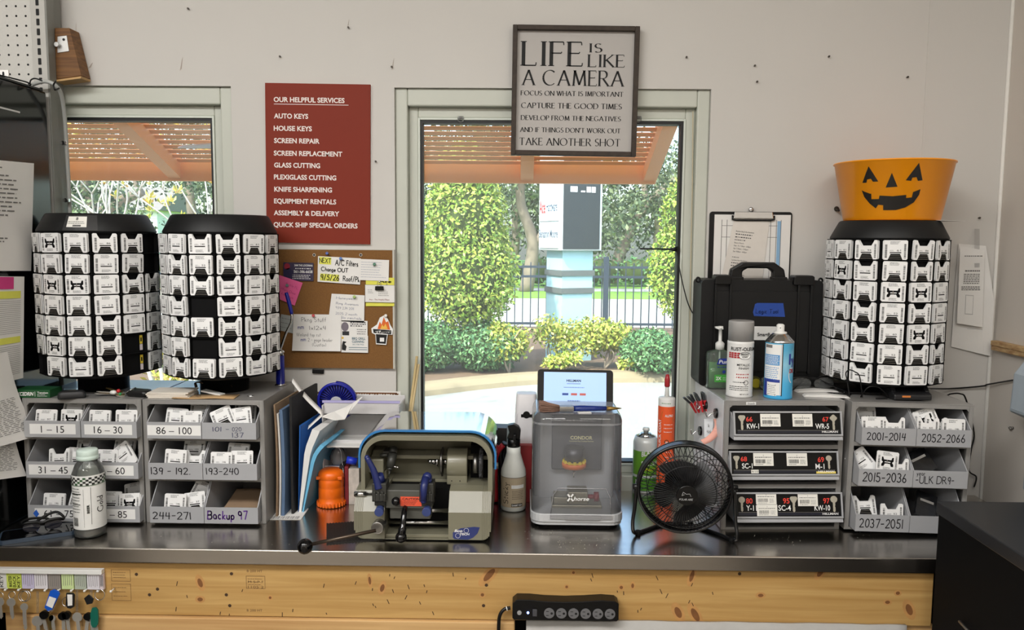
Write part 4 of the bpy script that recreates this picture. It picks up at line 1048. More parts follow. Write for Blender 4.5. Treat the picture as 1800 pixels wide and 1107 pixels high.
# loose paper slip between bucket and carousel cap
q = P(1650, 381, 2.04); m = MB().box(-.05, .05, -.05, .05, 0, .0008)
m.build('paper_slip', [paper_m], loc=(c3x.x + .1, 2.03, zb_ + .0002), rot=(0, 0, R(30)), label='white paper slip sticking out between pumpkin bucket and carousel cap', cat='paper')
# ------------------------------------------------------------------ red services sign
def quad_frame(tl, tr, bl, Y):
    """origin (lower left), unit vectors and size of a board seen at three photo corners on the plane Y"""
    a, b, c = P(*tl, Y), P(*tr, Y), P(*bl, Y)
    w = (b - a).length; h = (a - c).length; t = math.atan2((b-a).z, (b-a).x)
    return c, w, h, t
c, w, h, t = quad_frame((460, 145), (645.5, 148), (468, 426), YW - .012)
root = thing('services_sign', 'red rectangular sign listing helpful services in white letters, left of the big window', 'sign', (c.x, YW, c.z), (0, -t, 0))
m = MB().box(0, w, -.009, -.001, 0, h); m.build('board', [mat('sign_red', (128, 44, 26), .6, var=.04, scale=5, spec=.25)], root, bevel=.0006)
m = MB().box(-.0015, w + .003, -.001, 0, -.002, h + .001); m.build('backing', [white_m], root)
f = plane_fn((0, -.009, 0), lift=.0006); m = MB()
T = [('OUR HELPFUL SERVICES', 174, 476, 600), ('AUTO KEYS', 202.5, 477, 537), ('HOUSE KEYS', 224, 477, 544), ('SCREEN REPAIR', 245.5, 478, 558), ('SCREEN REPLACEMENT', 267.5, 478, 598.5),
     ('GLASS CUTTING', 288.5, 479, 560), ('PLEXIGLASS CUTTING', 309.5, 479, 589), ('KNIFE SHARPENING', 331, 480, 582), ('EQUIPMENT RENTALS', 352, 480, 590), ('ASSEMBLY & DELIVERY', 373, 480, 596), ('QUICK SHIP SPECIAL ORDERS', 394, 480, 629)]
kx = w/184.0; kz = h/281.0
for s, y, x0, x1 in T:
    dx = (y - 145)*8/281
    m.text(s, f, (x0 - 460 - dx)*kx, h - (y + 4.2 - 145.5)*kz, 8.6*kz, (x1 - x0)*kx, weight=.028)
m.rect(15.5*kx, 146*kx, h - 37*kz, h - 36*kz, f)
m.build('lettering', [mat('sign_white_ink', (236, 226, 220), .5)], root)
# ------------------------------------------------------------------ framed saying
c, w, h, t = quad_frame((904.5, 44), (1127.5, 46.5), (898.5, 272), YW - .02)
root = thing('framed_sign', 'dark wood framed grey sign with serif lettering hanging above the big window', 'sign', (c.x - .001, YW - .002, c.z), (0, R(.55), 0))
fm = mat('distressed_wood', (58, 48, 40), .7, var=.55, scale=70, bump=.4, stretch=(1, 1, 1))
fw = .0125
m = MB(); ring(m, 0, w, 0, h, fw, -.026, -.002); m.build('frame', [fm], root, bevel=.0015)
m = MB().box(fw, w - fw, -.012, -.003, fw, h - fw); m.build('panel', [mat('sign_grey', (184, 180, 176), .7, var=.03)], root)
f = plane_fn((0, -.012, 0), lift=.0006); m = MB(); k = w/223.0
def st(s, x0, x1, y0, y1, th):   # box in photo px relative to the sign's upper left corner
    m.strokes(s, f, (x0 - 904.5)*k + .0015, h - (y1 - 44)*k, (y1 - y0)*k, (x1 - x0)*k, 'l', 'serif', th, 0, .24)
st('LIFE', 923, 1026, 71, 112, .135)
st('IS', 1040, 1061, 73, 88, .14); st('LIKE', 1039, 1101, 92, 113, .14)
st('A CAMERA', 923, 1100, 120, 146, .13)
for s, x0, x1, y0, y1 in (('FOCUS ON WHAT IS IMPORTANT', 920, 1101, 156, 164), ('CAPTURE THE GOOD TIMES', 921, 1099, 177, 186), ('DEVELOP FROM THE NEGATIVES', 921, 1098, 199, 207),
                          ("AND IF THINGS DON'T WORK OUT", 920, 1098, 220, 228), ('TAKE ANOTHER SHOT', 919, 1098, 238.5, 251)):
    st(s, x0, x1, y0, y1, .17 if y1 - y0 < 11 else .145)
m.build('lettering', [ink_m], root)
# ------------------------------------------------------------------ cork board and what is pinned to it
Yc = YW - .014
cl = P(478, 438, Yc); cr = P(691, 648, Yc)
cw, ch = cr.x - cl.x, cl.z - cr.z
root = thing('cork_board', 'brown cork board with pinned notes between the middle carousel and the big window', 'board', (cl.x, YW, cr.z))
m = MB().box(0, cw, -.012, -.001, 0, ch); m.build('cork', [mat('cork', (126, 88, 46), .95, var=.22, scale=260, bump=.3)], root)
m = MB().box(cw, cw + .005, -.013, -.001, -.001, ch + .001); m.box(0, cw, -.013, -.001, ch, ch + .0015); m.build('frame', [mat('board_edge', (196, 194, 184), .5)], root)
for px in (552, 634):
    p = P(px, 448, Yc) - Vector((cl.x, YW, cr.z)); m = MB()
    m.use(0).cyl((p.x, -.012, p.z), (p.x, -.0132, p.z), .0045, n=16); m.use(1).cyl((p.x, -.0132, p.z), (p.x, -.0134, p.z), .0027, n=12); m.build('grommet', [chrome_m, ink_m], root)
def note(name, label, cat, px, mats, draw, lift=0.0, curl=0, kind=None):
    """px: photo corners tl, tr, br, bl; draw(m, fn, w, h) adds print"""
    Y = Yc - .0015 - lift
    pts = [P(a, b, Y) for a, b in px]; o = pts[3].copy()
    u = (pts[2] - pts[3]).normalized(); v = Vector((-u.z, 0, u.x)); w = (pts[2] - pts[3]).length; h = (pts[0] - pts[3]).dot(v)
    loc = [((p - o).dot(u), (p - o).dot(v)) for p in pts]
    m = MB(); m.use(0)
    q = plane_fn((0,0,0), (u.x, 0, u.z), (v.x, 0, v.z), lift=0)
    n = 8; g = lambda s, t: tuple((1-t)*((1-s)*loc[3][i] + s*loc[2][i]) + t*((1-s)*loc[0][i] + s*loc[1][i]) for i in (0,1))
    for ly, flip in ((0, 0), (-.0006, 1)):
        for i in range(n):
            for j in range(n):
                cs = [g(i/n, j/n), g((i+1)/n, j/n), g((i+1)/n, (j+1)/n), g(i/n, (j+1)/n)]
                cl_ = lambda b: curl*max(0, 1 - b/h*1.6)**2
                vs = [q(a, b, ly + cl_(b)) for a, b in cs]
                m.add(vs, [(0,1,2,3) if not flip else (3,2,1,0)])
    draw(m, lambda a, b, l=0: q(a, b, .0004 + l + curl*max(0, 1 - b/h*1.6)**2), w, h)
    return m.build(name, mats, loc=o, label=label, cat=cat)
def rectpx(x0, y0, x1, y1, t=0): return [(x0, y0), (x1, y0 + t), (x1, y1 + t), (x0, y1)]
hw_ = mat('pen_black', (40, 40, 44), .7)
def d_lock(m, f, w, h):
    m.use(1).poly([(w*(.02+.0), h*.1), (w*.3, h*.05), (w*.34, h*.5), (w*.2, h*.7), (w*.02, h*.6)], f)
    m.use(2).poly([(w*.05 + w*.1*math.cos(i*PI/6) + w*.08, h*.78 + h*.18*math.sin(i*PI/6)) for i in range(12)], f)
    m.use(3).text('SAM THE LOCKMAN', f, w*.97, h*.8, h*.11, w*.6, 'r', .02); m.text('561-386-6658', f, w*.97, h*.44, h*.15, w*.62, 'r', .02); lines(m, f, w*.4, w*.95, h*.6, h*.76, 1, h*.05, 3); lines(m, f, w*.3, w*.95, h*.08, h*.36, 3, h*.035, 4)
note('business_card', 'dark purple locksmith business card pinned at the top left of the cork board', 'card', rectpx(498, 461, 551, 493, 1), [mat('card_purple', (58, 50, 76), .5, var=.5, scale=30), mat('card_dark_shape', (40, 36, 70), .5), mat('card_red', (150, 40, 60), .5), strip_m], d_lock)  # second colour: darker shape printed at the card's left end
def d_next(m, f, w, h):
    m.use(1).rect(w*.02, w*.3, h*.7, h*.98, f); m.rect(w*.06, w*.5, h*.06, h*.33, f); g = lambda a, b, l=0: f(a, b, l + .0004)
    m.use(2).strokes('NEXT', g, w*.03, h*.76, h*.17, w*.26, 'l', 'hand', .16, .06); m.strokes('A/C Filters', g, w*.4, h*.7, h*.2, w*.53, 'l', 'hand', .16, .06)
    m.strokes('Change OUT', g, w*.08, h*.44, h*.15, w*.62, 'l', 'hand', .18, .06); m.strokes('9/5/26', g, w*.08, h*.1, h*.2, w*.42, 'l', 'hand', .16, .06); m.strokes('Roof/Pk', g, w*.6, h*.1, h*.19, w*.38, 'l', 'hand', .16, .06)
hl = mat('yellow_highlighter', (226, 226, 96), .8)
note('note', 'white note about changing A/C filters with yellow highlighting, pinned with a blue pin', 'note', [(559, 450), (634, 454), (633, 500), (558, 495)], [paper_m, hl, ink_m], d_next, .001)
def d_lines(n, ink=1, seed=1, hh=.03):
    def g(m, f, w, h): m.use(ink); lines(m, f, w*.08, w*.92, h*.1, h*.92, n, h*hh, seed)
    return g
note('note', 'white sheet with faint ruled handwriting under a green pin on the cork board', 'note', [(631, 455), (684, 457), (683, 494), (630, 492)], [paper_m, mat('faint_blue_ink', (170, 176, 190), .8)], d_lines(7, 1, 5, .02), .002)
def d_yel(m, f, w, h): m.use(1).strokes('Ace', f, w*.5, h*.82, h*.1, w*.4, 'l', 'hand', .2, .05); m.strokes('help', f, w*.5, h*.68, h*.08, w*.4, 'l', 'hand', .2, .05)
note('sticky_note', 'yellow sticky note behind the clipped business card on the cork board', 'note', rectpx(643, 488, 693, 538), [mat('sticky_yellow', (226, 222, 92), .8), ink_m], d_yel)
def d_ace(m, f, w, h):
    m.use(1); 
    for r in ((0, w, 0, .0008), (0, w, h-.0008, h), (0, .0008, 0, h), (w-.0008, w, 0, h)): m.rect(*r, f)
    lines(m, f, w*.1, w*.3, h*.5, h*.75, 3, h*.035, 2); lines(m, f, w*.45, w*.8, h*.35, h*.75, 4, h*.03, 6); m.use(2).text('Ace - The Helpful Place', f, w*.14, h*.12, h*.09, w*.68)
note('business_card', 'white business card held by a black binder clip over a yellow sticky note', 'card', rectpx(641.5, 500, 694, 531, 1), [paper_m, grey_ink, mat('dark_red_ink', (130, 30, 30), .6)], d_ace, .003)
p = P(667, 506, Yc - .006); root = thing('binder_clip', 'small black binder clip on the white business card of the cork board', 'clip', p)
m = MB().prism([(-.012, -.006), (.012, -.006), (.011, .005), (-.011, .005)], -.005, .001); m.build('body', [black_m], root, bevel=.001)
m = MB(); m.tube(curve([(-.005, -.004, .004), (-.004, -.005, .016), (.004, -.005, .016), (.005, -.004, .004)], 5), .0007, 6); m.build('wire_handle', [chrome_m], root)
def d_pink(m, f, w, h): m.use(1); m.strokes('Bottle FL', f, w*.25, h*.72, h*.1, w*.6, 'l', 'hand', .1, .1); m.strokes('Mary Door', f, w*.1, h*.45, h*.1, w*.75, 'l', 'hand', .1, .1); m.strokes('for keys', f, w*.2, h*.24, h*.1, w*.6, 'l', 'hand', .1, .1)
note('note', 'bright pink handwritten note tilted at the left edge of the cork board', 'note', [(490, 483), (532, 497), (518, 537), (484, 523)], [mat('pink_paper', (240, 104, 160), .8), mat('pink_ink', (196, 60, 120), .8)], d_pink, .001)
def d_hon(m, f, w, h):
    m.use(1)
    for i, (s, y, q) in enumerate((('Honeywell', .82, .5), ('Ring Avanaxa', .62, .62), ('954 234 2011', .45, .5), ('2025 2 month', .24, .6), ('Hello rentals', .1, .72))): m.strokes(s, f, w*.2, h*y, h*.085, w*q, 'l', 'hand', .09, .1)
note('note', 'white note with faint blue handwriting half covered by a larger note on the cork board', 'note', [(583, 516), (641, 519), (640, 567), (577, 563)], [paper_m, mat('pen_bluegrey', (120, 128, 160), .7)], d_hon, .001)
def d_png(m, f, w, h):
    m.use(1); m.strokes('Pkng Stuff', f, w*.2, h*.8, h*.11, w*.5, 'l', 'hand', .08, .08); m.strokes('1x12x4', f, w*.36, h*.58, h*.1, w*.34, 'l', 'hand', .08, .08); m.strokes('Weiland top cut', f, w*.09, h*.4, h*.09, w*.5, 'l', 'hand', .08, .08)
    m.strokes('2 - page header', f, w*.33, h*.26, h*.09, w*.5, 'l', 'hand', .08, .08); m.strokes('(Gustav)', f, w*.42, h*.13, h*.09, w*.28, 'l', 'hand', .08, .08)
    m.use(2); m.strokes('mm', f, w*.12, h*.6, h*.12, w*.12, 'l', 'hand', .12, .1); m.strokes('mm', f, w*.18, h*.27, h*.1, w*.1, 'l', 'hand', .12, .1)
note('note', 'largest white handwritten note on the cork board, held by a red pin', 'note', [(516, 552), (600, 553), (599, 617), (514, 616)], [paper_m, hw_, mat('pen_blue2', (70, 80, 150), .7)], d_png, .003, .004)
def d_g1(m, f, w, h):
    m.use(1).poly([(w*.14 + w*.14*math.cos(i*PI/8), h*.6 + h*.3*math.sin(i*PI/8)) for i in range(16)], f); m.use(2).rect(w*.04, w*.3, h*.02, h*.3, f); lines(m, f, w*.34, w*.97, h*.6, h*.95, 3, h*.06, 1); lines(m, f, w*.6, w*.97, h*.08, h*.5, 3, h*.05, 3)
note('business_card', 'white business card with a round grey emblem, above the grill cleaning card', 'card', rectpx(600, 563, 646, 590, 1), [paper_m, mat('emblem_grey', (116, 108, 118), .6), hw_], d_g1, .001)
def d_g2(m, f, w, h):
    m.use(1).text('BBQ GRILL', f, w*.4, h*.76, h*.14, w*.5, weight=.02); m.text('CLEANING', f, w*.4, h*.58, h*.14, w*.45, weight=.02); m.text('561-738-7926', f, w*.42, h*.44, h*.08, w*.42); lines(m, f, w*.28, w*.97, h*.12, h*.36, 2, h*.03, 2, False, 0)
    m.use(2).poly([(w*.02, h*.15), (w*.16, h*.1), (w*.2, h*.35), (w*.12, h*.5), (w*.2, h*.62), (w*.06, h*.66), (w*.02, h*.4)], f); m.use(3).poly([(w*.05 + w*.04*math.cos(i*PI/4), h*.85 + h*.08*math.sin(i*PI/4)) for i in range(8)], f)
note('business_card', 'white grill cleaning business card with a black chef figure and blue print', 'card', rectpx(600, 589, 647, 619, 1), [paper_m, mat('teal_ink', (30, 90, 110), .6), ink_m, mat('gold_dot', (222, 182, 70), .6)], d_g2, .002)
note('paper_slip', 'grey paper slip tucked behind the largest note at the left of the cork board', 'paper', [(494, 552), (518, 556), (516, 586), (489, 580)], [mat('grey_paper', (170, 174, 172), .8), grey_ink], d_lines(3, 1, 8, .04))
# flame sticker
p = P(672, 604, Yc - .002); k = (P(690, 580, Yc).x - P(655, 580, Yc).x)/35
root = thing('die_cut_sticker', 'black and white die-cut sticker with flames and script lettering on the cork board', 'sticker', p)
f = plane_fn((0, 0, 0), lift=0); L_ = lambda l: (lambda a, b: f(a, b, l)); px = lambda pts: [((a-672)*k, (604-b)*k) for a, b in pts]
m = MB()
m.use(0).prism(px([(661, 605), (679, 606), (682, 587), (690, 588), (691, 578), (687, 572), (682, 560), (677, 553), (668, 558), (663, 570), (653, 577), (654, 585), (660, 588)]), -.0008, 0)
m.use(1).poly(px([(662, 603), (678, 604), (680.5, 588), (661, 587)]), L_(.0012)); m.poly(px([(657, 585), (688, 587), (688, 580), (656, 578)]), L_(.0012))
m.use(2).poly(px([(664, 578), (668, 565), (671, 570), (675, 557), (679, 566), (683, 564), (686, 579)]), L_(.0012)); m.use(3).poly(px([(669, 578), (672, 570), (675, 574), (678, 568), (682, 578)]), L_(.0016))
m.use(0).rect(-.0065*1, .0055, .006, .017, L_(.0016))
m.strokes('Tillmans', lambda a, b: f(a, b + a*.12, .002), -.019, .0295, .0075, .042, 'l', 'hand', .16, .05, .05)
m.build('sticker_body', [strip_m, ink_m, mat('flame_orange', (222, 104, 36), .5), mat('flame_yellow', (240, 190, 80), .5)], root)
for nm, x, y, cl3, l in (('blue', 575, 446, (40, 70, 150), 'blue push pin on the bare cork above the filter note'), ('blue', 599, 455, (50, 100, 170), 'blue push pin holding the filter note'), ('green', 658, 465, (40, 110, 80), 'green push pin holding the faint ruled sheet'),
                      ('clear green', 623, 522, (150, 180, 90), 'pale green push pin holding the faint blue note'), ('red', 551, 555, (180, 30, 40), 'red push pin holding the largest note'), ('white', 678, 555, (226, 222, 214), 'white push pin holding the flame sticker'), ('grey', 505, 502, (90, 110, 110), 'grey push pin holding the pink note')):
    p = P(x, y, Yc - .003); m = MB(); m.cyl((0, 0, 0), (0, -.001, 0), .004, n=14); m.cyl((0, -.001, 0), (0, -.006, 0), .0024, .0026, n=12); m.cyl((0, -.006, 0), (0, -.009, 0), .0042, .0038, n=14)
    m.build('push_pin', [mat('pin_' + nm.replace(' ', '_') + str(x), cl3, .3)], loc=p, label=l, cat='push pin', rot=(R(-12), 0, R(10)), group='push pins on the cork board')
p = P(560, 652, YW); m = MB().box(-.016, .016, -.008, 0, -.006, .006); m.build('magnet_block', [black_m], loc=(p.x, YW, p.z), rot=(0, R(2), 0), bevel=.001, label='small black block on the wall just below the cork board', cat='magnet')
# ------------------------------------------------------------------ clipboard
c, w, h, t = quad_frame((1250, 372), (1393, 373), (1243, 575), YW - .012)
h = .318; zt_ = P(1320, 372, YW - .012).z
root = thing('clipboard', 'black clipboard with printed sheets hanging on the wall behind the hard case', 'clipboard', (P(1246, 450, YW-.01).x, YW, zt_ - h))
w = P(1392, 420, YW - .01).x - P(1247, 420, YW - .01).x
m = MB().prism(rrect(0, w, 0, h, .008), -.006, -.002); m.build('board', [black_m], root, bevel=.0008)
m = MB().box(.013, w - .004, -.0075, -.0062, .02, h - .008); g = plane_fn((0, -.0075, 0)); m.use(2)
fx = lambda q: (q - 1247)/145*w; fz = lambda q: h - (q - 372)/205*.318*1.0
for q in ((1268, 1269), (1277, 1278), (1354, 1355), (1364, 1365), (1372, 1373)): m.rect(fx(q[0]), fx(q[1]), fz(560), fz(386), g)
for q in (396, 416): m.rect(fx(1268), fx(1373), fz(q+.8), fz(q), g)
m.use(1).rect(fx(1366), fx(1372), fz(560), fz(388), up(g, .0003)); m.build('form_sheet', [paper_m, mat('form_blue', (140, 180, 214), .7), grey_ink], root)
m = MB(); vs = [(fx(1290), fz(382)), (fx(1352), fz(383)), (fx(1343), fz(490)), (fx(1268), fz(500))]
m.poly(vs[::-1] if 0 else [vs[3], vs[2], vs[1], vs[0]], plane_fn((0, -.0095, 0))); g = plane_fn((0, -.0098, 0)); m.use(1)
for i, (s, ww) in enumerate((('Boynton Beach Ace Hardware', .049), ('-', .045), ('-', .043), ('-', .03), ('Store Hours', .026), ('Mon - Fri: 7:30am - 6:00pm', .046), ('Sat: 7:30am - 5:00pm', .04), ('Sun: 9:00am - 4:00pm', .037), ('', 0), ('Lantana', .018), ('Lantana Ace Hardware', .042), ('-', .034), ('-', .033), ('-', .028), ('Store Hours', .024), ('Mon - Fri: 7am - 7pm', .04), ('Sat: 8am - 6pm', .033))):
    if s in ('Store Hours', 'Boynton Beach Ace Hardware', 'Lantana Ace Hardware') or s[:3] in ('Mon', 'Sat', 'Sun'): m.text(s, lambda a, b: g(a + (b - h)*.12, b - a*.1), fx(1297), fz(402) - i*.0078, .0042, ww)
    elif s: lines(m, lambda a, b: g(a + (b - h)*.12, b - a*.1), fx(1297), fx(1297) + ww, fz(402) - i*.0078, fz(402) - i*.0078 + .004, 1, .0024, i, ragged=0)
m.build('letter_sheet', [mat('sheet_cream', (222, 216, 208), .8), hw_], root)
m = MB().prism([(fx(1287), h - .018), (fx(1358), h - .018), (fx(1356), h - .001), (fx(1289), h - .001)], -.016, -.010); m.build('clip_plate', [chrome_m], root, bevel=.002)
m = MB(); m.tube([(fx(1286), -.013, h - .010), (fx(1286), -.013, h - .021), (fx(1292), -.013, h - .023), (fx(1353), -.013, h - .023), (fx(1359), -.013, h - .021), (fx(1359), -.013, h - .010)], .0024, 8); m.build('clip_jaw', [black_m], root)
m = MB(); m.ball((fx(1319), -.008, h + .006), .007, 14, 1, .5, 1); m.build('hanging_eye', [chrome_m], root)
# ------------------------------------------------------------------ papers taped to the right end of the wall
Yp = YW - .004
o = P(1672, 608, Yp)
def wallpt(px, py, l=0): q = P(px, py, Yp - l); return q - o
m = MB(); pts = [(1685, 428), (1733, 432), (1747, 522), (1741, 625), (1672, 609)]
rows_ = []
L0 = [(1685, 428), (1680, 490), (1676, 550), (1672, 609)]; R0 = [(1733, 432), (1744, 505), (1748, 530), (1741, 626)]
for i in range(4):
    rows_.append([wallpt(L0[i][0] + (R0[i][0]-L0[i][0])*j/6, L0[i][1] + (R0[i][1]-L0[i][1])*j/6, .001 + .012*(j/6)**2*(1 if i in (1,2) else .5)) for j in range(7)])
vs = [v for r_ in rows_ for v in r_]; m.add(vs, [(i*7+j, (i+1)*7+j, (i+1)*7+j+1, i*7+j+1) for i in range(3) for j in range(6)])
root = thing('paper_sheet', 'white printed sheet taped to the wall right of the pumpkin carousel', 'paper', o)
m.build('back_sheet', [paper_m], root)
m = MB(); fpl = lambda px, py: wallpt(px, py, .016); 
m.add([fpl(1682, 568), fpl(1727, 575), fpl(1731, 440), fpl(1688, 432)], [(0,1,2,3)]); fp2 = lambda px, py: wallpt(px, py, .0165)
f2 = lambda a, b: fp2(1684 + a - (b-440)*.045, b); m.use(1)
rn = random.Random(4)
for yy, xa, xb in [(450, 12, 44), (476, 14, 40)] + [(482 + i*3.2, 12, 40) for i in range(6)] + [(504 + i*2.6, 9, 42) for i in range(3)]:
    hh = 1.6 if yy != 476 else 2.6; x = xa
    while x < xb:
        ww = min(rn.uniform(2, 5), xb - x); m.add([f2(x, yy+hh/2), f2(x+ww, yy+hh/2), f2(x+ww, yy-hh/2), f2(x, yy-hh/2)], [(0,1,2,3)]); x += ww + .9
m.use(2); m.add([f2(17, 552), f2(31, 553), f2(31, 519), f2(17, 518)], [(0,1,2,3)]); m.use(0)
m.add([wallpt(1684+17.7-(551-440)*.045, 551, .0168), wallpt(1684+30.3-(552-440)*.045, 552, .0168), wallpt(1684+30.3-(520-440)*.045, 520, .0168), wallpt(1684+17.7-(519-440)*.045, 519, .0168)], [(0,1,2,3)])
m.use(2).add([wallpt(1700, 578, .0166), wallpt(1727, 580, .0166), wallpt(1727, 579.3, .0166), wallpt(1700, 577.3, .0166)], [(0,1,2,3)])
m.build('front_sheet', [paper_m, grey_ink, mat('light_grey_ink', (170, 168, 166), .8)], root)
m = MB(); m.add([wallpt(1713, 470, .018), wallpt(1722, 470, .018), wallpt(1722, 402, .0), wallpt(1713, 402, .0)], [(0,1,2,3)]); m.build('tape', [glassy('clear_tape', (240, 240, 240), .06, .1)], root)
# wood blocks under the dispenser, dispenser on the right wall, cords
p = PX(1747, 600, XR - .001)
a = PX(1752, 598, XR); b = PX(1799, 598, XR)
m = MB().box(-.020, 0, -.30, 0, -.013, 0); m.box(-.018, 0, -.29, 0, -.026, -.0125)
yb_ = 2.17
z = P(1750, 598, yb_).z
m.build('wood_block', [wood('offcut', (206, 176, 128), (150, 108, 66), 3)], loc=(XR, yb_, z), label='rough wood offcut fixed to the right wall beside the taped sheet', cat='wood block', bevel=.002)
root = thing('dispenser', 'pale blue-grey wall dispenser cut off by the right edge of the photo', 'dispenser', (XR, 1.93, P(1790, 730, 1.93).z))
dm = mat('dispenser_grey', (176, 188, 198), .4)
zz = lambda y: P(1790, y, 1.93).z - P(1790, 730, 1.93).z
m = MB().prism([(0, zz(612)), (-.035, zz(618)), (-.077, zz(660)), (-.082, zz(728)), (-.03, zz(745)), (0, zz(745))], -.2, .04); m.build('housing', [dm], root, bevel=.008)
m = MB().box(-.06, -.01, -.16, .0, zz(860), zz(746)); m.build('lower_cover', [mat('dispenser_lower', (150, 160, 170), .45)], root, bevel=.004)
m = MB().box(-.084, -.072, -.13, -.04, zz(712), zz(680)); m.build('sight_window', [black_m], root, bevel=.002)
# screws and marks left in the wall
for i, (x, y, l) in enumerate(((332, 16, 'screw in the wall above the left window, near the top edge'), (613, 49, 'screw in the wall high above the red sign'), (493, 100, 'screw in the wall just above the red sign'), (689, 118, 'screw in the wall between the red sign and the framed sign'),
                        (661, 284, 'screw in the wall right of the red sign'), (1206, 101, 'screw in the wall right of the framed sign, level with its letters'), (1326, 116, 'screw in the wall above the clipboard, the higher of two'), (1330, 144, 'screw in the wall above the clipboard, the lower of two'),
                        (1456, 100, 'screw in the wall above and left of the pumpkin bucket'), (1469, 367, 'large hook screw in the wall left of the pumpkin bucket'), (1720, 383, 'screw in the wall right of the pumpkin bucket'), (1594, 136, 'screw in the wall straight above the pumpkin bucket'))):
    p = P(x, y, YW); r = .0028 if x != 1469 else .007
    m = MB(); m.cyl((0, 0, 0), (0, -.006, 0), r*.6, n=10); m.cyl((0, -.006, 0), (0, -.0085, 0), r, r*.8, n=12)
    if x == 1469: m.tube(curve([(0, -.008, 0), (-.004, -.016, -.002), (.002, -.018, -.006), (.004, -.012, -.003)], 4), .0022, 6)
    m.build('wall_screw', [mat('screw_steel', (74, 68, 62), .5, .6)], loc=p, label=l, cat='screw', group='screws left in the wall')
m = MB(); rn = random.Random(8)
for x, y, a, b in ((318, 112, 2, 12), (133, 55, 1, 16), (158, 115, 3, 5), (690, 112, 1.5, 10), (612, 40, 1, 6)):
    p = P(x, y, YW); k = .00157; m.poly([(-a*k, -b*k), (a*k*.6, -b*k*.7), (a*k*2, b*k), (a*k, b*k*.6)], plane_fn(p, lift=.0006))
m.build('wall_scuff', [mat('scuff', (168, 158, 148), .8)], kind='structure')
# ------------------------------------------------------------------ key duplicating machine
mg_ = mat('machine_green', (126, 123, 104), .38, var=.07, scale=22, coat=.2)
dk = mat('machine_dark', (52, 52, 48), .45, var=.1); blue_k = mat('handle_blue', (32, 42, 96), .35)
MY = 1.80
def mp(px, py, Y=MY): q = P(px, py, Y); return q.x - MX, q.z - ZC
MX = P(742, 950, MY).x
root = thing('key_duplicator', 'olive-grey key duplicating machine with clear blue hood and blue clamp levers', 'key machine', (MX, MY, ZC))
x0, _ = mp(622, 920); x1, _ = mp(863, 920); hx = (x1 - x0)/2; cx = (x0 + x1)/2
zl = mp(700, 868)[1]; zt = mp(740, 766, MY + .03)[1]
# base with an opening for the carriage: left cheek, right cheek, sill, rear floor
rx0, rx1 = mp(676, 900)[0], mp(788, 900)[0]; rz0 = mp(700, 950)[1]; rz1 = mp(700, 874)[1]
prof = lambda zc: [(.0, .004), (.0, zc*.62), (.028, zc), (.06, zc + .004), (.26, zc + .004), (.26, .004)]
m = MB()
def sect(xa, xb, pr, sm=0): m.prism(pr, xa, xb, 'x')
rz = rz1
m.prism(prof(zl), rx1, x1 - .02, 'x'); m.prism(prof(zl), x0 + .02, rx0, 'x')
# rounded lower corners of the cheeks
for xa, s in ((x1 - .02, 1), (x0 + .02, -1)):
    n = 6
    for i in range(n):
        a0 = i/n; a1 = (i+1)/n; q = .02
        zlow = q*(1 - math.sqrt(max(0, 1 - a1*a1)))
        pr = [(.0, .004 + zlow), (.0, zl*.62), (.028, zl), (.06, zl+.004), (.26, zl+.004), (.26, .004 + zlow)]
        xs = sorted((xa + s*q*a0, xa + s*q*a1)); m.prism(pr, xs[0], xs[1], 'x')
m.box(rx0, rx1, .002, .012, .004, rz0 + .002); m.box(rx0, rx1, .11, .26, .004, zl + .002); m.box(rx0, rx1, .012, .11, .004, .012)
m.build('base', [mg_], root, bevel=.003)
m = MB().box(rx0 + .001, rx1 - .001, .06, .109, .013, zl - .004); m.build('well_lining', [matte_black], root)
# arched housing
def arch(xa, xb, zb, zt_, r, n=8):
    return [(xb, zb)] + [(xb - r + r*math.cos(R(90*i/n)), zt_ - r + r*math.sin(R(90*i/n))) for i in range(n+1)] + [(xa + r - r*math.sin(R(90*i/n)), zt_ - r + r*math.cos(R(90*i/n))) for i in range(n+1)] + [(xa, zb)]
ax0 = mp(634, 800, MY+.03)[0]; ax1 = mp(866, 800, MY+.03)[0]
o_ = arch(ax0, ax1, zl - .01, zt, .055); i_ = arch(ax0 + .010, ax1 - .011, zl - .01, zt - .012, .046)
m = MB(); n = len(o_)
def archring(m, ya, yb):
    vs = [(a, ya, b) for a, b in o_] + [(a, ya, b) for a, b in i_] + [(a, yb, b) for a, b in o_] + [(a, yb, b) for a, b in i_]
    fs = []
    for k in range(n-1):
        fs += [(k, n+k, n+k+1, k+1), (2*n+k, 2*n+k+1, 3*n+k+1, 3*n+k), (k, k+1, 2*n+k+1, 2*n+k), (n+k, 3*n+k, 3*n+k+1, n+k+1)]
    fs += [(0, 2*n, 3*n, n), (n-1, 2*n-1, 4*n-1, 3*n-1)]
    m.add(vs, fs)
archring(m, .03, .25)
m.prism([p for p in i_], .16, .25)
m.box(ax0 + .012, ax1 - .012, .10, .16, zt - .075, zt - .066)
m.build('housing', [mg_], root, bevel=.002)
m = MB(); zs_ = mp(700, 810, MY+.1)[1]; m.box(ax0 + .012, ax1 - .012, .156, .16, zs_ - .0012, zs_); m.build('housing_seam', [dk], root)
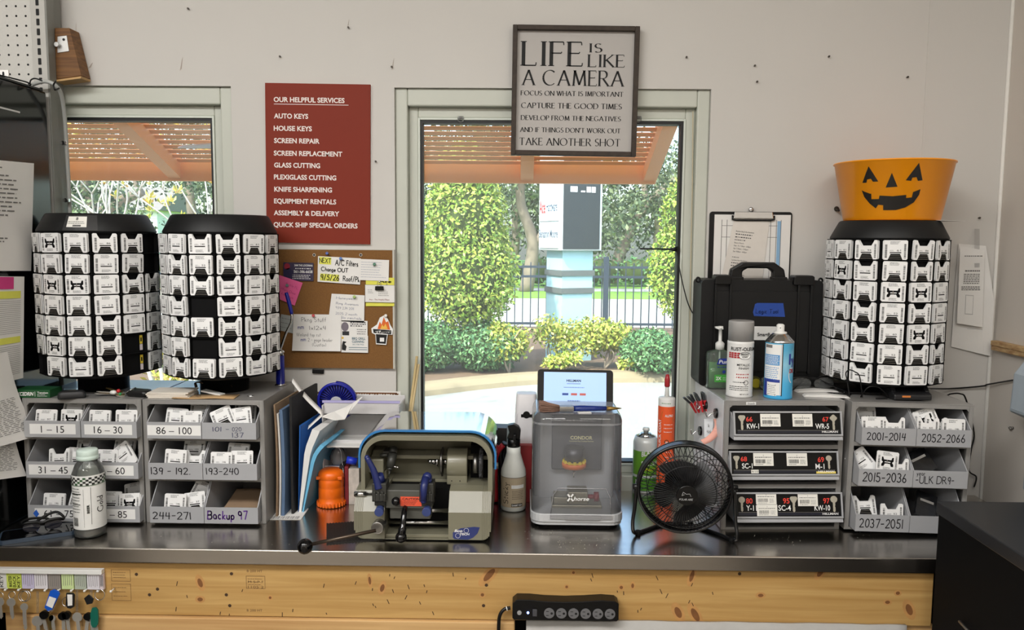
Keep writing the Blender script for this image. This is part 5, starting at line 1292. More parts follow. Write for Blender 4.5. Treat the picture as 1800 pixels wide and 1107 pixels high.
# clear blue hood resting on the arch
ho = arch(ax0 - .006, ax1 + .007, zl + .05, zt + .010, .06); hi = arch(ax0 - .003, ax1 + .004, zl + .05, zt + .007, .058)
def hood(m, ya, yb, o_, i_, t):
    n = len(o_)
    vs = [(a, ya, b) for a, b in o_] + [(a, ya, b) for a, b in i_] + [(a, yb, b) for a, b in o_] + [(a, yb, b) for a, b in i_]
    fs = []
    for k in range(n-1): fs += [(k, n+k, n+k+1, k+1), (2*n+k, 2*n+k+1, 3*n+k+1, 3*n+k), (k, k+1, 2*n+k+1, 2*n+k), (n+k, 3*n+k, 3*n+k+1, n+k+1)]
    m.add(vs, fs)
m = MB(); hood(m, .045, .25, ho, hi, .003); m.build('clear_hood', [glassy('blue_clear', (176, 214, 232), .22, .06, (110, 190, 224))], root)
m = MB(); h2 = arch(ax0 - .0075, ax1 + .0085, zl + .05, zt + .0115, .061); hood(m, .038, .046, h2, hi, .003); m.build('hood_edge', [mat('hood_blue', (48, 122, 184), .25, coat=.5)], root)
# motor block and wire brush at the right, probe block at the left
bx = [mp(786, 780, MY+.09)[0], mp(822, 780, MY+.09)[0]]; bz = [mp(800, 852, MY+.09)[1], mp(800, 795, MY+.09)[1]]
m = MB(); m.cyl((bx[0], .11, (bz[0]+bz[1])/2 + .008), (bx[1], .11, (bz[0]+bz[1])/2 + .008), .038, n=28); m.box(bx[0], bx[1], .08, .16, zl - .002, (bz[0]+bz[1])/2); m.build('motor_block', [mg_], root, bevel=.003)
m = MB(); m.use(0)
for dx, dz in ((.012, .008), (.032, .008)): m.cyl((bx[0]+dx, .08, zl + dz), (bx[0]+dx, .0795, zl + dz), .0015, n=8)
m.build('screw_hole', [ink_m], root)
wz = mp(770, 815, MY+.09)[1]; wx = bx[0]
m = MB(); m.use(0).cyl((wx, .11, wz), (wx - .012, .11, wz), .007, n=16); m.cyl((wx - .024, .11, wz), (wx - .03, .11, wz), .014, .010, n=16); m.cyl((wx - .03, .11, wz), (wx - .042, .11, wz), .009, .007, n=6); m.ball((wx - .043, .11, wz), .0068, 12)
m.build('cutter_arbor', [chrome_m], root)
m = MB(); m.cyl((wx - .012, .11, wz), (wx - .0145, .11, wz), .036, n=40); m.cyl((wx - .0145, .11, wz), (wx - .017, .11, wz), .034, .03, n=40); m.build('cutting_wheel', [zinc_m], root)
sx = mp(826, 800, MY+.09)[0]; ex = mp(857, 800, MY+.09)[0]
m = MB().box(sx, ex, .12, .159, mp(840, 850, MY+.09)[1], mp(840, 788, MY+.09)[1]); m.build('brush_recess', [matte_black], root)
bz_ = mp(842, 818, MY+.08)[1]; q = mp(841, 818, MY+.08)[0]
m = MB(); m.cyl((q - .013, .1, bz_), (q - .002, .1, bz_), .024, n=24); m.build('brush_hub', [zinc_m], root)
m = MB(); rn = random.Random(2)
for k in range(360):
    a = rn.uniform(0, 2*PI); x = q + .002 + rn.uniform(0, .008); m.tube([(x, .1 + .02*math.cos(a), bz_ + .02*math.sin(a)), (x + rn.uniform(-.001,.001), .1 + .037*math.cos(a), bz_ + .037*math.sin(a))], .0006, 3)
m.cyl((q + .001, .1, bz_), (q + .011, .1, bz_), .03, n=30)
m.build('wire_brush', [mat('brush_wire', (96, 96, 98), .5, .7)], root)
lx = [mp(650, 790, MY+.1)[0], mp(677, 790, MY+.1)[0]]; lz = mp(660, 826, MY+.1)[1]; lz2 = mp(660, 802, MY+.1)[1]
m = MB(); m.box(lx[0], lx[1], .075, .16, lz, lz2); m.prism([(.095, lz2), (.16, lz2), (.16, lz2+.012), (.115, lz2+.012)], lx[0] + .004, lx[1], 'x'); m.box(lx[0] + .004, lx[1] + .003, .1, .16, zl - .002, lz); m.build('probe_block', [mg_], root, bevel=.003)
m = MB(); c0 = Vector((mp(690, 798, MY+.08)[0], .085, mp(690, 798, MY+.08)[1])); c1_ = Vector((mp(686, 822, MY+.07)[0], .07, mp(686, 822, MY+.07)[1]))
m.cyl(c0 + Vector((.001, .01, .012)), c0, .009, .0105, n=18); m.cyl(c0, c1_, .011, .0095, n=20); m.cyl(c1_, c1_ + (c1_-c0).normalized()*.006, .0065, .006, n=14); m.cyl(c1_ + (c1_-c0).normalized()*.006, c1_ + (c1_-c0).normalized()*.022, .0035, .0008, n=10); m.box(lx[1] - .002, c0.x + .004, .082, .12, c0.z - .008, c0.z + .006); m.build('probe', [dk], root)
m = MB(); m.cyl((c1_.x + .006, c1_.y, c1_.z + .004), (c1_.x + .018, c1_.y, c1_.z + .001), .002, n=8); m.ball((c1_.x + .018, c1_.y, c1_.z + .001), .0035, 8); m.build('probe_screw', [chrome_m], root)
m = MB(); p = mp(668, 800, MY+.08); m.cyl((p[0], .08, p[1]), (p[0] + .018, .08, p[1] + .001), .0045, n=10); m.build('set_screw', [dk], root)
# carriage with two clamps
YR = .0
def cp_(px, py, y=-.0): q = P(px, py, MY + y); return Vector((q.x - MX, y, q.z - ZC))
m = MB(); a = cp_(678, 893); b = cp_(760, 862); m.box(a.x, b.x, .0, .05, a.z, b.z); a = cp_(684, 914); b = cp_(756, 893); m.box(a.x, b.x, .01, .06, a.z, b.z); m.build('carriage', [mat('carriage_grey', (84, 84, 78), .4, var=.08)], root, bevel=.002)
m = MB(); a = cp_(632, 868, .02); m.cyl((a.x - .012, .02, a.z), (cp_(748, 868).x, .02, a.z), .0033, n=12)
m.cyl((a.x - .012, .02, a.z), (a.x + .016, .02, a.z), .0062, n=14); a2 = cp_(690, 866, .012); m.cyl((a2.x, .01, a2.z), (cp_(709, 866).x, .01, a2.z), .0048, n=14); a3 = cp_(721, 866, .01); m.box(a3.x - .003, a3.x + .004, .004, .02, a3.z - .006, a3.z + .005)
m.build('gauge_rod', [chrome_m], root)
for i, (jx, lev) in enumerate(((667, [(666, 858), (663, 846), (656, 825), (645, 804)]), (750, [(748, 872), (749, 860), (751, 850), (751, 845)]))):
    m = MB(); a = cp_(jx - 13, 882, -.012); b = cp_(jx + 12, 850, -.012)
    m.box(a.x, b.x, -.012, .03, a.z, b.z); m.box(a.x + .002, b.x - .002, -.016, -.012, a.z + .002, a.z + .02)
    for k in range(3): m.box(a.x + .004 + k*.009, a.x + .009 + k*.009, -.018, -.014, a.z + .004, a.z + .026)
    m.box(a.x + .004, b.x - .004, -.004, .03, a.z - .012, a.z); m.build('clamp_jaw', [dk], root, bevel=.0015)
    m = MB(); t = cp_(jx, 852, -.004)
    if i == 0:
        m.cyl((t.x, .004, b.z), (t.x - .002, .0, b.z + .018), .0135, .010, n=18); pth = [cp_(*q, -.008) for q in lev]; m.tube(curve(pth, 5), [.010 - .0042*k/15 for k in range(16)], 12); m.ball(pth[-1], .0062, 10)
    else:
        m.cyl((t.x, .004, b.z), (t.x, .0, b.z + .010), .0125, .0115, n=18); m.ball((t.x + .001, .0, b.z + .012), .0115, 14); m.tube([(t.x - .002, -.006, b.z + .012), (t.x - .004, -.022, b.z - .004), (t.x - .005, -.026, b.z - .036)], [.009, .0085, .0072], 12); m.ball((t.x - .005, -.026, b.z - .036), .0072, 10)
    m.build('clamp_lever', [blue_k], root)
    m = MB(); k0 = cp_(jx + 1, 895, -.01); m.cyl((k0.x, .02, k0.z), (k0.x, -.008, k0.z), .006, n=14); m.cyl((k0.x, -.008, k0.z), (k0.x, -.026, k0.z - .002), .0095, .0105, n=18); m.build('adjusting_knob', [mat('knob_blue', (56, 70, 122), .4)], root, bevel=.001)
m = MB(); a = cp_(697, 879, -.006); m.ball((a.x, -.014, a.z), .0105, 16); m.cyl((a.x, -.01, a.z), (a.x, .004, a.z), .004, n=10); m.build('black_knob', [mat('gloss_black', (10, 10, 11), .12)], root)
m = MB(); a = cp_(704, 889, -.002); b = cp_(741, 873, -.002); f = plane_fn((a.x, -.0015, a.z), lift=.0006); w_, h_ = b.x - a.x, b.z - a.z; m.rect(0, w_, 0, h_, f); m.use(1).text('CAUTION', up(f, .0004), w_/2, h_*.66, h_*.22, w_*.82, 'c', .02); lines(m, up(f, .0004), w_*.15, w_*.85, h_*.08, h_*.6, 4, h_*.045, 3)
m.build('caution_label', [mat('label_orange', (238, 92, 62), .5), ink_m], root)
m = MB(); a = cp_(786, 897, .05); b = cp_(690, 897, .05); m.cyl((b.x, .05, a.z), (a.x + .004, .05, a.z), .006, n=14); a = cp_(788, 922, .03); b = cp_(676, 922, .03); m.cyl((b.x, .045, a.z), (a.x, .045, a.z), .005, n=12); m.build('guide_rod', [chrome_m], root)
# centre lever, spring-lever with ball
m = MB(); a = cp_(711, 897, -.01); b = cp_(708, 925, -.03); c3_ = cp_(705, 944, -.035)
m.tube(curve([a + Vector((0,.02,.004)), a, b, c3_], 5), [.006]*6 + [.0068]*5 + [.0095]*5, 12); m.ball(c3_, .0135, 16, 1, 1, .95); m.build('carriage_lever', [mat('gloss_black', (10, 10, 11), .12)], root)
m = MB(); a = cp_(665, 927, -.02); m.cyl((a.x, .012, a.z), (a.x - .002, -.024, a.z), .0145, n=24); m.build('lever_hub', [zinc_m], root, bevel=.002)
m = MB(); b = cp_(540, 958, -.062); m.tube([a + Vector((-.002, -.018, 0)), b], .0042, 10); m.build('feed_lever', [mat('oxidised_steel', (96, 84, 74), .35, .9)], root)
b = cp_(536, 960, -.064); m = MB(); m.ball(b, .0175, 24); m.tube([b + Vector((0, .0177*math.cos(k*PI/12), .0177*math.sin(k*PI/12))) for k in range(25)], .0004, 4); m.build('lever_ball', [mat('gloss_black', (10, 10, 11), .12)], root)
# badge
a = P(796, 947, MY); f = plane_fn((a.x - MX, 0, a.z - ZC), lift=.0007); k = .00131
m = MB(); m.use(0).poly([(0, 3*k), (3*k, 0), (27*k, -1*k), (36*k, 3*k), (44*k, 11*k), (48*k, 22*k), (38*k, 23*k), (14*k, 20*k), (0, 12*k)], f); g = up(f, .0004)
m.use(1).text('Ilco', g, 3*k, 13*k, 5*k, 14*k, weight=.03, shear=.25); m.text('TECH', g, 12*k, 7.5*k, 4*k, 17*k, weight=.03, shear=.2)
for cx_, cz_ in ((24, 16), (9, 6.5)):
    for i in range(16):
        a0, a1 = 2*PI*i/16, 2*PI*(i+1)/16; m.add([g(cx_*k + q*k*math.cos(a), cz_*k + q*k*math.sin(a)) for a, q in ((a0, 4.0), (a1, 4.0), (a1, 4.5), (a0, 4.5))], [(0,3,2,1)])
m.build('maker_badge', [mat('badge_blue', (40, 52, 110), .4), strip_m], root)
m = MB(); m.box(x0 + .02, x1 - .02, .02, .24, 0, .0041); m.build('feet', [matte_black], root)
m = MB(); m.cyl((ax0 - .001, .09, mp(630, 812, MY+.09)[1]), (ax0 - .009, .09, mp(630, 812, MY+.09)[1]), .014, n=18); m.build('side_knob', [mat('side_knob_cream', (176, 172, 156), .4)], root)
m = MB(); m.cyl((ax1 + .001, .07, mp(866, 818, MY+.07)[1]), (ax1 + .012, .07, mp(866, 818, MY+.07)[1]), .007, n=14); m.build('hood_hinge', [zinc_m], root)
# rubber mat under it
pts = [PZ(600, 940, ZC), PZ(622, 890, ZC), PZ(700, 890, ZC), PZ(700, 966, ZC), PZ(660, 962, ZC), PZ(575, 950, ZC)]
a = PZ(576, 944, ZC); b = PZ(880, 944, ZC)
m = MB(); m.box(0, .30, 0, .13, 0, .002)
for k in range(42): m.box(k*.00714, k*.00714 + .004, 0, .13, .002, .0032)
m.build('rubber_mat', [mat('mat_rubber', (24, 23, 22), .6)], loc=(PZ(578, 950, ZC).x, 1.775, ZC + .0002), rot=(0, 0, R(14)), label='ribbed black rubber mat sticking out left of the key duplicating machine', cat='mat')
# ------------------------------------------------------------------ automatic key cutter with clear hood
CY = 1.895
cxp = P(1014, 918, CY).x
root = thing('key_cutter', 'silver automatic key cutting machine under a clear box hood, below the big window', 'key machine', (cxp, CY, ZC))
wq = (P(1097, 915, CY).x - P(936, 915, CY).x)/2; hq = P(1014, 728, CY + .02).z - ZC
sil = mat('silver_plastic', (196, 198, 200), .32, .1, var=.04); smoke = glassy('smoke_clear', (242, 243, 245), .15, .04, (190, 192, 196)); dkg = mat('charcoal_plastic', (84, 86, 90), .45)
zb_ = P(1014, 903, CY).z - ZC
m = MB(); m.prism(rrect(-wq, wq, 0, .25, .03), .008, zb_*.5, 'z'); m.prism(rrect(-wq - .002, wq + .002, -.004, .252, .032), zb_*.45, zb_, 'z'); m.build('base', [sil], root, bevel=.004)
m = MB().prism(rrect(-wq + .01, wq - .01, .012, .24, .03), 0, .009, 'z'); m.build('rubber_foot', [matte_black], root)
m = MB(); m.prism(rrect(-wq*.92, wq*.92, .12, .245, .02), zb_, hq - .012, 'z'); m.build('rear_tower', [mat('tower_grey', (186, 188, 192), .45)], root, bevel=.004)
m = MB(); ww = wq*.62; m.box(-ww*.86, ww*.98, .1, .12, hq*.42, hq*.93); m.build('tower_face', [dkg], root, bevel=.003)
f = plane_fn((0, .1, 0), lift=.0006); m = MB(); zc_ = P(1022, 772, CY + .1).z - ZC; xc_ = P(1022, 770, CY+.1).x - cxp
m.text('CONDOR', f, xc_, zc_, .0092, .056, 'c', .02); m.text('Automatic Key Cutting Machine', f, xc_, zc_ - .0062, .0034, .062, 'c'); m.build('tower_lettering', [mat('cream_print', (226, 220, 170), .5)], root)
xd = P(1009, 812, CY + .075).x - cxp; zd = P(1009, 815, CY+.075).z - ZC
m = MB(); m.cyl((xd, .075, zd + .006), (xd, .075, P(1009, 790, CY + .05).z - ZC), .0245, n=28); m.build('spindle_head', [mat('spindle_grey', (82, 82, 86), .35, .5)], root)
m = MB(); m.use(0).cyl((xd, .075, zd - .008), (xd, .075, zd + .004), .0305, n=40); m.use(1)
for k in range(12):
    a = k*PI/6; m.box(xd - .003 + .026*math.cos(a), xd + .004 + .026*math.cos(a), .075 + .026*math.sin(a) - .004, .075 + .026*math.sin(a) + .004, zd + .004, zd + .011)
m.cyl((xd, .075, zd + .004), (xd, .075, zd + .008), .027, n=30); m.build('dial_ring', [mat('dial_orange', (228, 118, 46), .4), mat('dial_yellow', (224, 200, 52), .4)], root)
m = MB(); m.cyl((xd, .075, zd - .008), (xd, .075, zd - .02), .007, .004, n=14); m.cyl((xd, .075, zd - .02), (xd, .075, zd - .035), .0018, n=8); m.build('cutter', [chrome_m], root)
m = MB(); a = P(968, 880, CY + .06); b = P(1052, 858, CY + .06)
z0_, z1_ = zb_ + .002, zb_ + .026
m.box(-.06, .065, .04, .11, zb_ - .001, zb_ + .008); m.box(-.055, -.02, .045, .1, zb_ + .008, z1_); m.box(-.02, .03, .045, .1, zb_ + .008, z1_ + .014); m.build('vise', [mat('vise_steel', (150, 146, 128), .35, .7)], root, bevel=.002)
m = MB(); xk = P(1030, 862, CY+.06).x - cxp; zk = P(1030, 862, CY + .05).z - ZC; zk = z1_ - .002
m.cyl((.03, .06, zk), (.046, .06, zk), .006, n=14); m.cyl((.046, .06, zk), (.058, .06, zk), .0125, n=20); m.build('vise_knob', [mat('knob_red', (150, 36, 52), .35)], root)
# clear hood: rounded box, open behind
so = rrect(-wq, wq, 0, .2, .034, 6); t = .003
ring_ = lambda z, s, dy: [(x*s, y + dy, z) for x, y in so]
zsh = hq - .016
m = MB(); m.rings([ring_(zb_ + .0005, 1.0, .0), ring_(zb_ + .03, .995, .002), ring_(zsh, .985, .008), ring_(hq - .006, .955, .012), ring_(hq, .90, .018)], False, True)
m.add([(x*.90, y + .018, hq) for x, y in so], [tuple(range(len(so)))]); hd = m.build('clear_hood', [smoke], root)
so2 = rrect(-wq + .004, wq - .004, .004, .2, .03, 6)
m = MB(); r1 = [(x*.985, y + .006, zsh - .004) for x, y in so]; r2 = [(x*.987, y + .0055, zsh - .009) for x, y in so]; m.rings([r2, r1], False, True); m.build('hood_band', [glassy('smoke_band', (220, 222, 226), .3, .05, (210, 212, 216))], root)
m = MB(); m.add([(x*.9, y + .018, hq + .0004) for x, y in so], [tuple(range(len(so)))]); m.build('hood_top', [glassy('smoke_top', (200, 202, 206), .75, .2, (176, 178, 184))], root)
m = MB(); fz = plane_fn((0, -.0045, 0), lift=0); a = P(972, 908, CY); b = P(1076, 862, CY); qx = lambda p: P(p, 880, CY).x - cxp; qz = lambda p: P(1014, p, CY).z - ZC
fr_pts = [(qx(968), qz(905)), (qx(972), qz(872)), (qx(980), qz(858)), (qx(1064), qz(858)), (qx(1072), qz(872)), (qx(1075), qz(905))]
m.tube([(x, -.001, z) for x, z in fr_pts], .0012, 6); m.box(qx(967), qx(1076), -.007, .0, qz(911), qz(904)); m.box(qx(992), qx(1056), -.010, -.006, qz(911), qz(904)); m.build('hood_latch', [glassy('latch_clear', (214, 216, 220), .45, .1, (206, 206, 208))], root)
m = MB(); f = plane_fn((0, -.004, 0), lift=.0006); m.strokes('X', f, qx(998), qz(879), .0155, .012, 'l', 'hand', .24, 0); m.text('horse', f, qx(1008), qz(878.5), .0098, .037, weight=.02, shear=.25)
m.build('hood_lettering', [strip_m], root)
m = MB(); m.box(wq - .001, wq + .008, .1, .13, zb_ + .055, zb_ + .075); m.build('side_hinge', [dkg], root, bevel=.003)
# tablet leaning behind, standing on the cutter's rear tower
TY = CY + .175
a = P(944, 735, TY); b = P(1077, 735, TY); tt = P(1010, 668, TY + .02)
root = thing('tablet', 'small black tablet with a lit pale blue screen, propped behind the clear key cutter', 'tablet', ((a.x + b.x)/2, TY, ZC + hq - .0105), (R(-12), 0, R(-2)))
tw = (b.x - a.x)/2; th_ = .094
m = MB().prism(rrect(-tw, tw, 0, th_, .009), 0, .009); m.build('case', [mat('tablet_case', (22, 21, 20), .4, spec=.3)], root, bevel=.002)
f = plane_fn((0, 0, 0), lift=.0006); m = MB(); m.rect(-tw + .017, tw - .018, .008, th_ - .007, f)
m.build('screen', [mat('screen_glow', (170, 200, 240), .2, emit=.55, var=.01)], root)
m = MB(); g = up(f, .0005); m.use(0).text('HILLMAN', g, -.004, th_*.66, .006, .038, 'c', .03); m.use(1).rect(-.022, .014, th_*.6, th_*.612, g); lines(m, g, -.03, .024, th_*.47, th_*.53, 1, .0012, 4, ragged=0); lines(m, g, -.02, .022, th_*.1, th_*.16, 1, .0016, 5)
for i, mi in ((0, 1), (1, 2), (2, 2)): m.use(mi).rect(-.034 + .023*i, -.018 + .023*i, th_*.28, th_*.34, g)
m.build('screen_print', [ink_m, mat('screen_blue', (60, 90, 160), .5), mat('screen_red', (214, 110, 96), .5)], root)
# brush lying on the hood
a = P(950, 716, CY + .05); z = ZC + hq
root = thing('parts_brush', 'paint brush with a blue handle lying across the top of the clear key cutter', 'brush', (P(1020, 720, CY+.05).x, CY + .05, z + .0085), (0, R(0), R(3)))
qx = lambda p: P(p, 720, CY+.05).x - P(1020, 720, CY+.05).x
m = MB(); m.use(0); rn = random.Random(6)
for k in range(420):
    u = rn.uniform(-1, 1); v = rn.uniform(-1, 1); x1_ = qx(985); x0_ = qx(950) + rn.uniform(-.004, .008)
    m.tube([(x1_, u*.010, v*.0055), ((x0_+x1_)/2, u*.016, v*.008 + .002), (x0_, u*.020 + rn.uniform(-.003,.003), v*.0105 + .006 + rn.uniform(-.002,.002))], .0006, 3)
m.build('bristles', [mat('bristle', (140, 108, 92), .8, var=.3, scale=200)], root)
m = MB().prism([(-.011, -.0062), (.011, -.0062), (.012, .0), (.011, .0062), (-.011, .0062), (-.012, 0)], qx(983), qx(1008), 'x'); m.build('ferrule', [zinc_m], root, bevel=.001)
m = MB(); m.rings([[(qx(p), r*math.cos(i*PI/8), r*.8*math.sin(i*PI/8)) for i in range(16)] for p, r in ((1007, .0085), (1020, .0095), (1040, .0085), (1066, .0072))], True, True); m.build('handle', [mat('brush_blue', (28, 48, 120), .25)], root)
m = MB(); m.rings([[(qx(p), r*math.cos(i*PI/8), r*.8*math.sin(i*PI/8)) for i in range(16)] for p, r in ((1066, .0072), (1080, .005), (1093, .001))], True, True); m.build('handle_tip', [mat('brass_tip', (150, 122, 66), .35, .8)], root)
m = MB().box(-.016, .016, -.008, .008, 0, .0015); m.build('paper_slip', [paper_m], loc=(P(1027, 729, CY+.04).x, CY + .035, z + .0008), rot=(0, 0, R(8)), label='small white label slip lying under the brush on the clear key cutter', cat='paper')
# ------------------------------------------------------------------ desk fan
FY = 1.838
fc = P(1203, 856, FY); Rf = (P(1286, 856, FY).x - P(1120, 856, FY).x)/2
root = thing('desk_fan', 'small black wire-cage desk fan standing before the three-drawer unit', 'fan', (fc.x, FY, ZC))
hz = fc.z - ZC
TILT = Matrix.Translation((0, 0, hz)) @ Matrix.Rotation(R(-4), 4, 'Z') @ Matrix.Rotation(R(6), 4, 'X')
fm_ = mat('fan_black', (12, 12, 13), .28)
def wheel(r, y): return [(r*math.cos(2*PI*i/64), y, r*math.sin(2*PI*i/64)) for i in range(64)]
m = MB().at(TILT); m.tube(wheel(Rf - .003, -.012), .0042, 8, True); m.tube(wheel(Rf - .003, .012), .0042, 8, True); m.rings([wheel(Rf, -.012), wheel(Rf, .012)], False, True); m.build('rim', [fm_], root)
m = MB().at(TILT)
for k in range(72):
    a = 2*PI*k/72; pts = []
    for r, y, d in ((.024, -.045, 0), (.055, -.044, .04), (.085, -.034, .09), (Rf - .003, -.012, .16)): pts.append((r*math.cos(a + d), y, r*math.sin(a + d)))
    m.tube(curve(pts, 3), .00085, 5, cap=False)
for r, y in ((.068, -.041), (.09, -.031)): m.tube(wheel(r, y), .001, 5, True)
m.build('front_grille', [fm_], root)
m = MB().at(TILT)
for k in range(32):
    a = 2*PI*k/32; pts = []
    for r, y, d in ((.03, .06, 0), (.07, .055, -.08), (.098, .035, -.16), (Rf - .003, .012, -.22)): pts.append((r*math.cos(a + d), y, r*math.sin(a + d)))
    m.tube(curve(pts, 3), .0009, 5, cap=False)
for r, y in ((.055, .058), (.085, .047)): m.tube(wheel(r, y), .001, 5, True)
m.build('rear_grille', [fm_], root)
m = MB().at(TILT); m.cyl((0, -.042, 0), (0, -.049, 0), .0255, .0235, n=32); m.build('hub_cap', [mat('gloss_black', (10, 10, 11), .12)], root)
f0 = plane_fn((0, -.049, 0), lift=.0006); M_ = TILT
m = MB().at(TILT); m.strokes('POLAR AIRE', lambda a, b: f0(a + b*.2, b), 0, -.011, .0042, .03, 'c', 'hand', .18)
for a, b in (((-.012, .0), (-.009, .009)), ((-.009, .009), (-.002, .004)), ((-.002, .004), (.006, .005)), ((.006, .005), (.009, -.002)), ((-.012, .0), (-.006, .003))):
    d = Vector((b[0]-a[0], b[1]-a[1])).normalized()*.0004; m.add([f0(a[0]-d.y, a[1]+d.x), f0(a[0]+d.y, a[1]-d.x), f0(b[0]+d.y, b[1]-d.x), f0(b[0]-d.y, b[1]+d.x)], [(0,1,2,3)])
m.build('hub_logo', [mat('logo_grey', (190, 190, 190), .5)], root)
blade_m = mat('fan_blade', (42, 42, 44), .4)
for k in range(4):
    a0 = k*PI/2 + .3; m = MB().at(TILT); rows_ = []
    for i in range(7):
        r = .024 + (.074 - .024)*i/6; ww = .5 + .28*math.sin(i/6*PI*.8)
        rows_.append([(r*math.cos(a0 + ww*(j/6 - .5)*2), -.014 + .03*(j/6 - .5)*2 - .0, r*math.sin(a0 + ww*(j/6 - .5)*2)) for j in range(7)])
    vs = [v for q in rows_ for v in q]; m.add(vs, [(i*7+j, (i+1)*7+j, (i+1)*7+j+1, i*7+j+1) for i in range(6) for j in range(6)], True)
    m.build('blade', [blade_m], root)
m = MB().at(TILT); m.cyl((0, -.03, 0), (0, .02, 0), .026, n=24); m.cyl((0, .02, 0), (0, .085, 0), .044, .036, n=32); m.build('motor', [fm_], root)
q = lambda px, py, Y: P(px, py, Y) - Vector((fc.x, FY, ZC))
LX, RX = q(1120, 840, FY).x - .004, q(1289, 850, FY).x + .004
m = MB(); r_ = .0045
pts = [(LX + .003, 0, hz), (LX, -.0, hz - .05), (LX - .004, .0, .04), (LX + .0, .006, .012), (LX + .02, .03, r_), (-.03, .085, r_), (0, .088, r_), (.03, .085, r_), (RX - .03, .02, r_), (RX - .004, -.022, .006), (RX + .002, -.026, .02), (RX, -.016, .05), (RX - .001, 0, hz)]
m.tube(curve(pts, 5), r_, 10); m.build('stand', [fm_], root)
for x, y in ((LX + .012, .02), (RX - .008, -.018), (.035, .083), (-.04, .083)): m = MB(); m.cyl((x, y, 0), (x, y, .011), .0065, n=12); m.build('rubber_foot', [matte_black], root)
for s, X in ((1, RX), (-1, LX)):
    m = MB(); m.cyl((X + s*.006, 0, hz), (X - s*.012, 0, hz), .007, n=14); m.build('pivot', [fm_], root)
# ------------------------------------------------------------------ cans, bottles
def stand(px, py, Z, r):
    p = PZ(px, py, Z); d = Vector((p.x, p.y, 0)).normalized(); p = p + d*r; p.z = Z; return p
def spray_can(label, px0, px1, ybot, ytop, Z, cap, body, draw, name='spray_can'):
    px = (px0+px1)/2; p = stand(px, ybot, Z, .03); r = span(px0, px1, ybot - 40, p.y)/2; H = P(px, ytop, p.y).z - Z
    root = thing(name, label, 'spray can', p)
    m = MB(); m.lathe(body(r, H), 32); m.build('can_body', [draw[0]], root)
    fa = math.atan2(-p.x, p.y)
    m = MB(); f = cyl_fn((0, 0), r, 0, .0005, fa); draw[1](m, f, r, H); m.build('label_print', draw[2], root)
    cap(root, r, H, fa); return root
can_white = mat('can_white', (232, 232, 230), .3, coat=.3)
def rust(m, f, r, H):
    w = r*1.5; g = lambda a, b, l=0: f(a, b, l + .0003)
    m.use(0).text('RUST-OLEUM', f, -r*.75, H*.62, H*.045, r*2.1, weight=.03)
    m.use(1)
    for i in range(4):
        for j in range(3): m.rect(-r*.95 + i*r*.24, -r*.95 + i*r*.24 + r*.2, H*.52 + j*H*.026, H*.52 + j*H*.026 + H*.022, f)
    m.use(2).poly([(r*.35 + r*.48*math.cos(i*PI/12), H*.555 + H*.05*math.sin(i*PI/12)) for i in range(24)], g); m.use(3).poly([(r*.35 + r*.44*math.cos(i*PI/12), H*.555 + H*.045*math.sin(i*PI/12)) for i in range(24)], lambda a, b: f(a, b, .0006))
    g3 = lambda a, b: f(a, b, .0009); m.use(0).text('BRIGHT', g3, r*.35, H*.563, H*.024, r*.6, 'c', .02); m.text('COAT', g3, r*.35, H*.53, H*.024, r*.42, 'c', .02)
    m.text('METALLIC', f, r*.28, H*.42, H*.03, r*1.0, 'c', .01); m.text('FINISH', f, r*.3, H*.375, H*.03, r*.75, 'c', .01)
    m.use(1); lines(m, f, -r*.25, r*.75, H*.25, H*.33, 2, H*.014, 3, ragged=.1); m.use(0); lines(m, f, -r*.5, r*.5, H*.19, H*.22, 1, H*.01, 4); lines(m, f, -r*.8, r*.8, H*.09, H*.16, 3, H*.008, 5, ragged=.1); m.text('NET WT 11 OZ', f, r*.05, H*.04, H*.016, r*.7, weight=.02)
    for i in range(20):
        a0, a1 = 2*PI*i/20, 2*PI*(i+1)/20; m.add([f(r*.5 + q*math.cos(a), H*.2 + q*math.sin(a)) for a, q in ((a0, r*.15), (a1, r*.15), (a1, r*.19), (a0, r*.19))], [(0,3,2,1)])
def rust_cap(root, r, H, fa):
    m = MB(); m.lathe([(r*.96, H*.735), (r*.965, H*.98), (r*.93, H*.998), (r*.88, H), (r*.2, H)], 32); m.build('cap', [mat('cap_grey', (158, 156, 154), .35)], root)
spray_can('white paint spray can with grey cap and red checks, on the three-drawer unit', 1276, 1321.5, 699, 563, ZTR, rust_cap,
          lambda r, H: [(r*.97, 0), (r*1.01, .002), (r, .006), (r, H*.70), (r*1.01, H*.71), (r*.99, H*.73), (r*.95, H*.735)],
          (can_white, rust, [ink_m, mat('rust_red', (170, 36, 44), .5), ink_m, strip_m]))
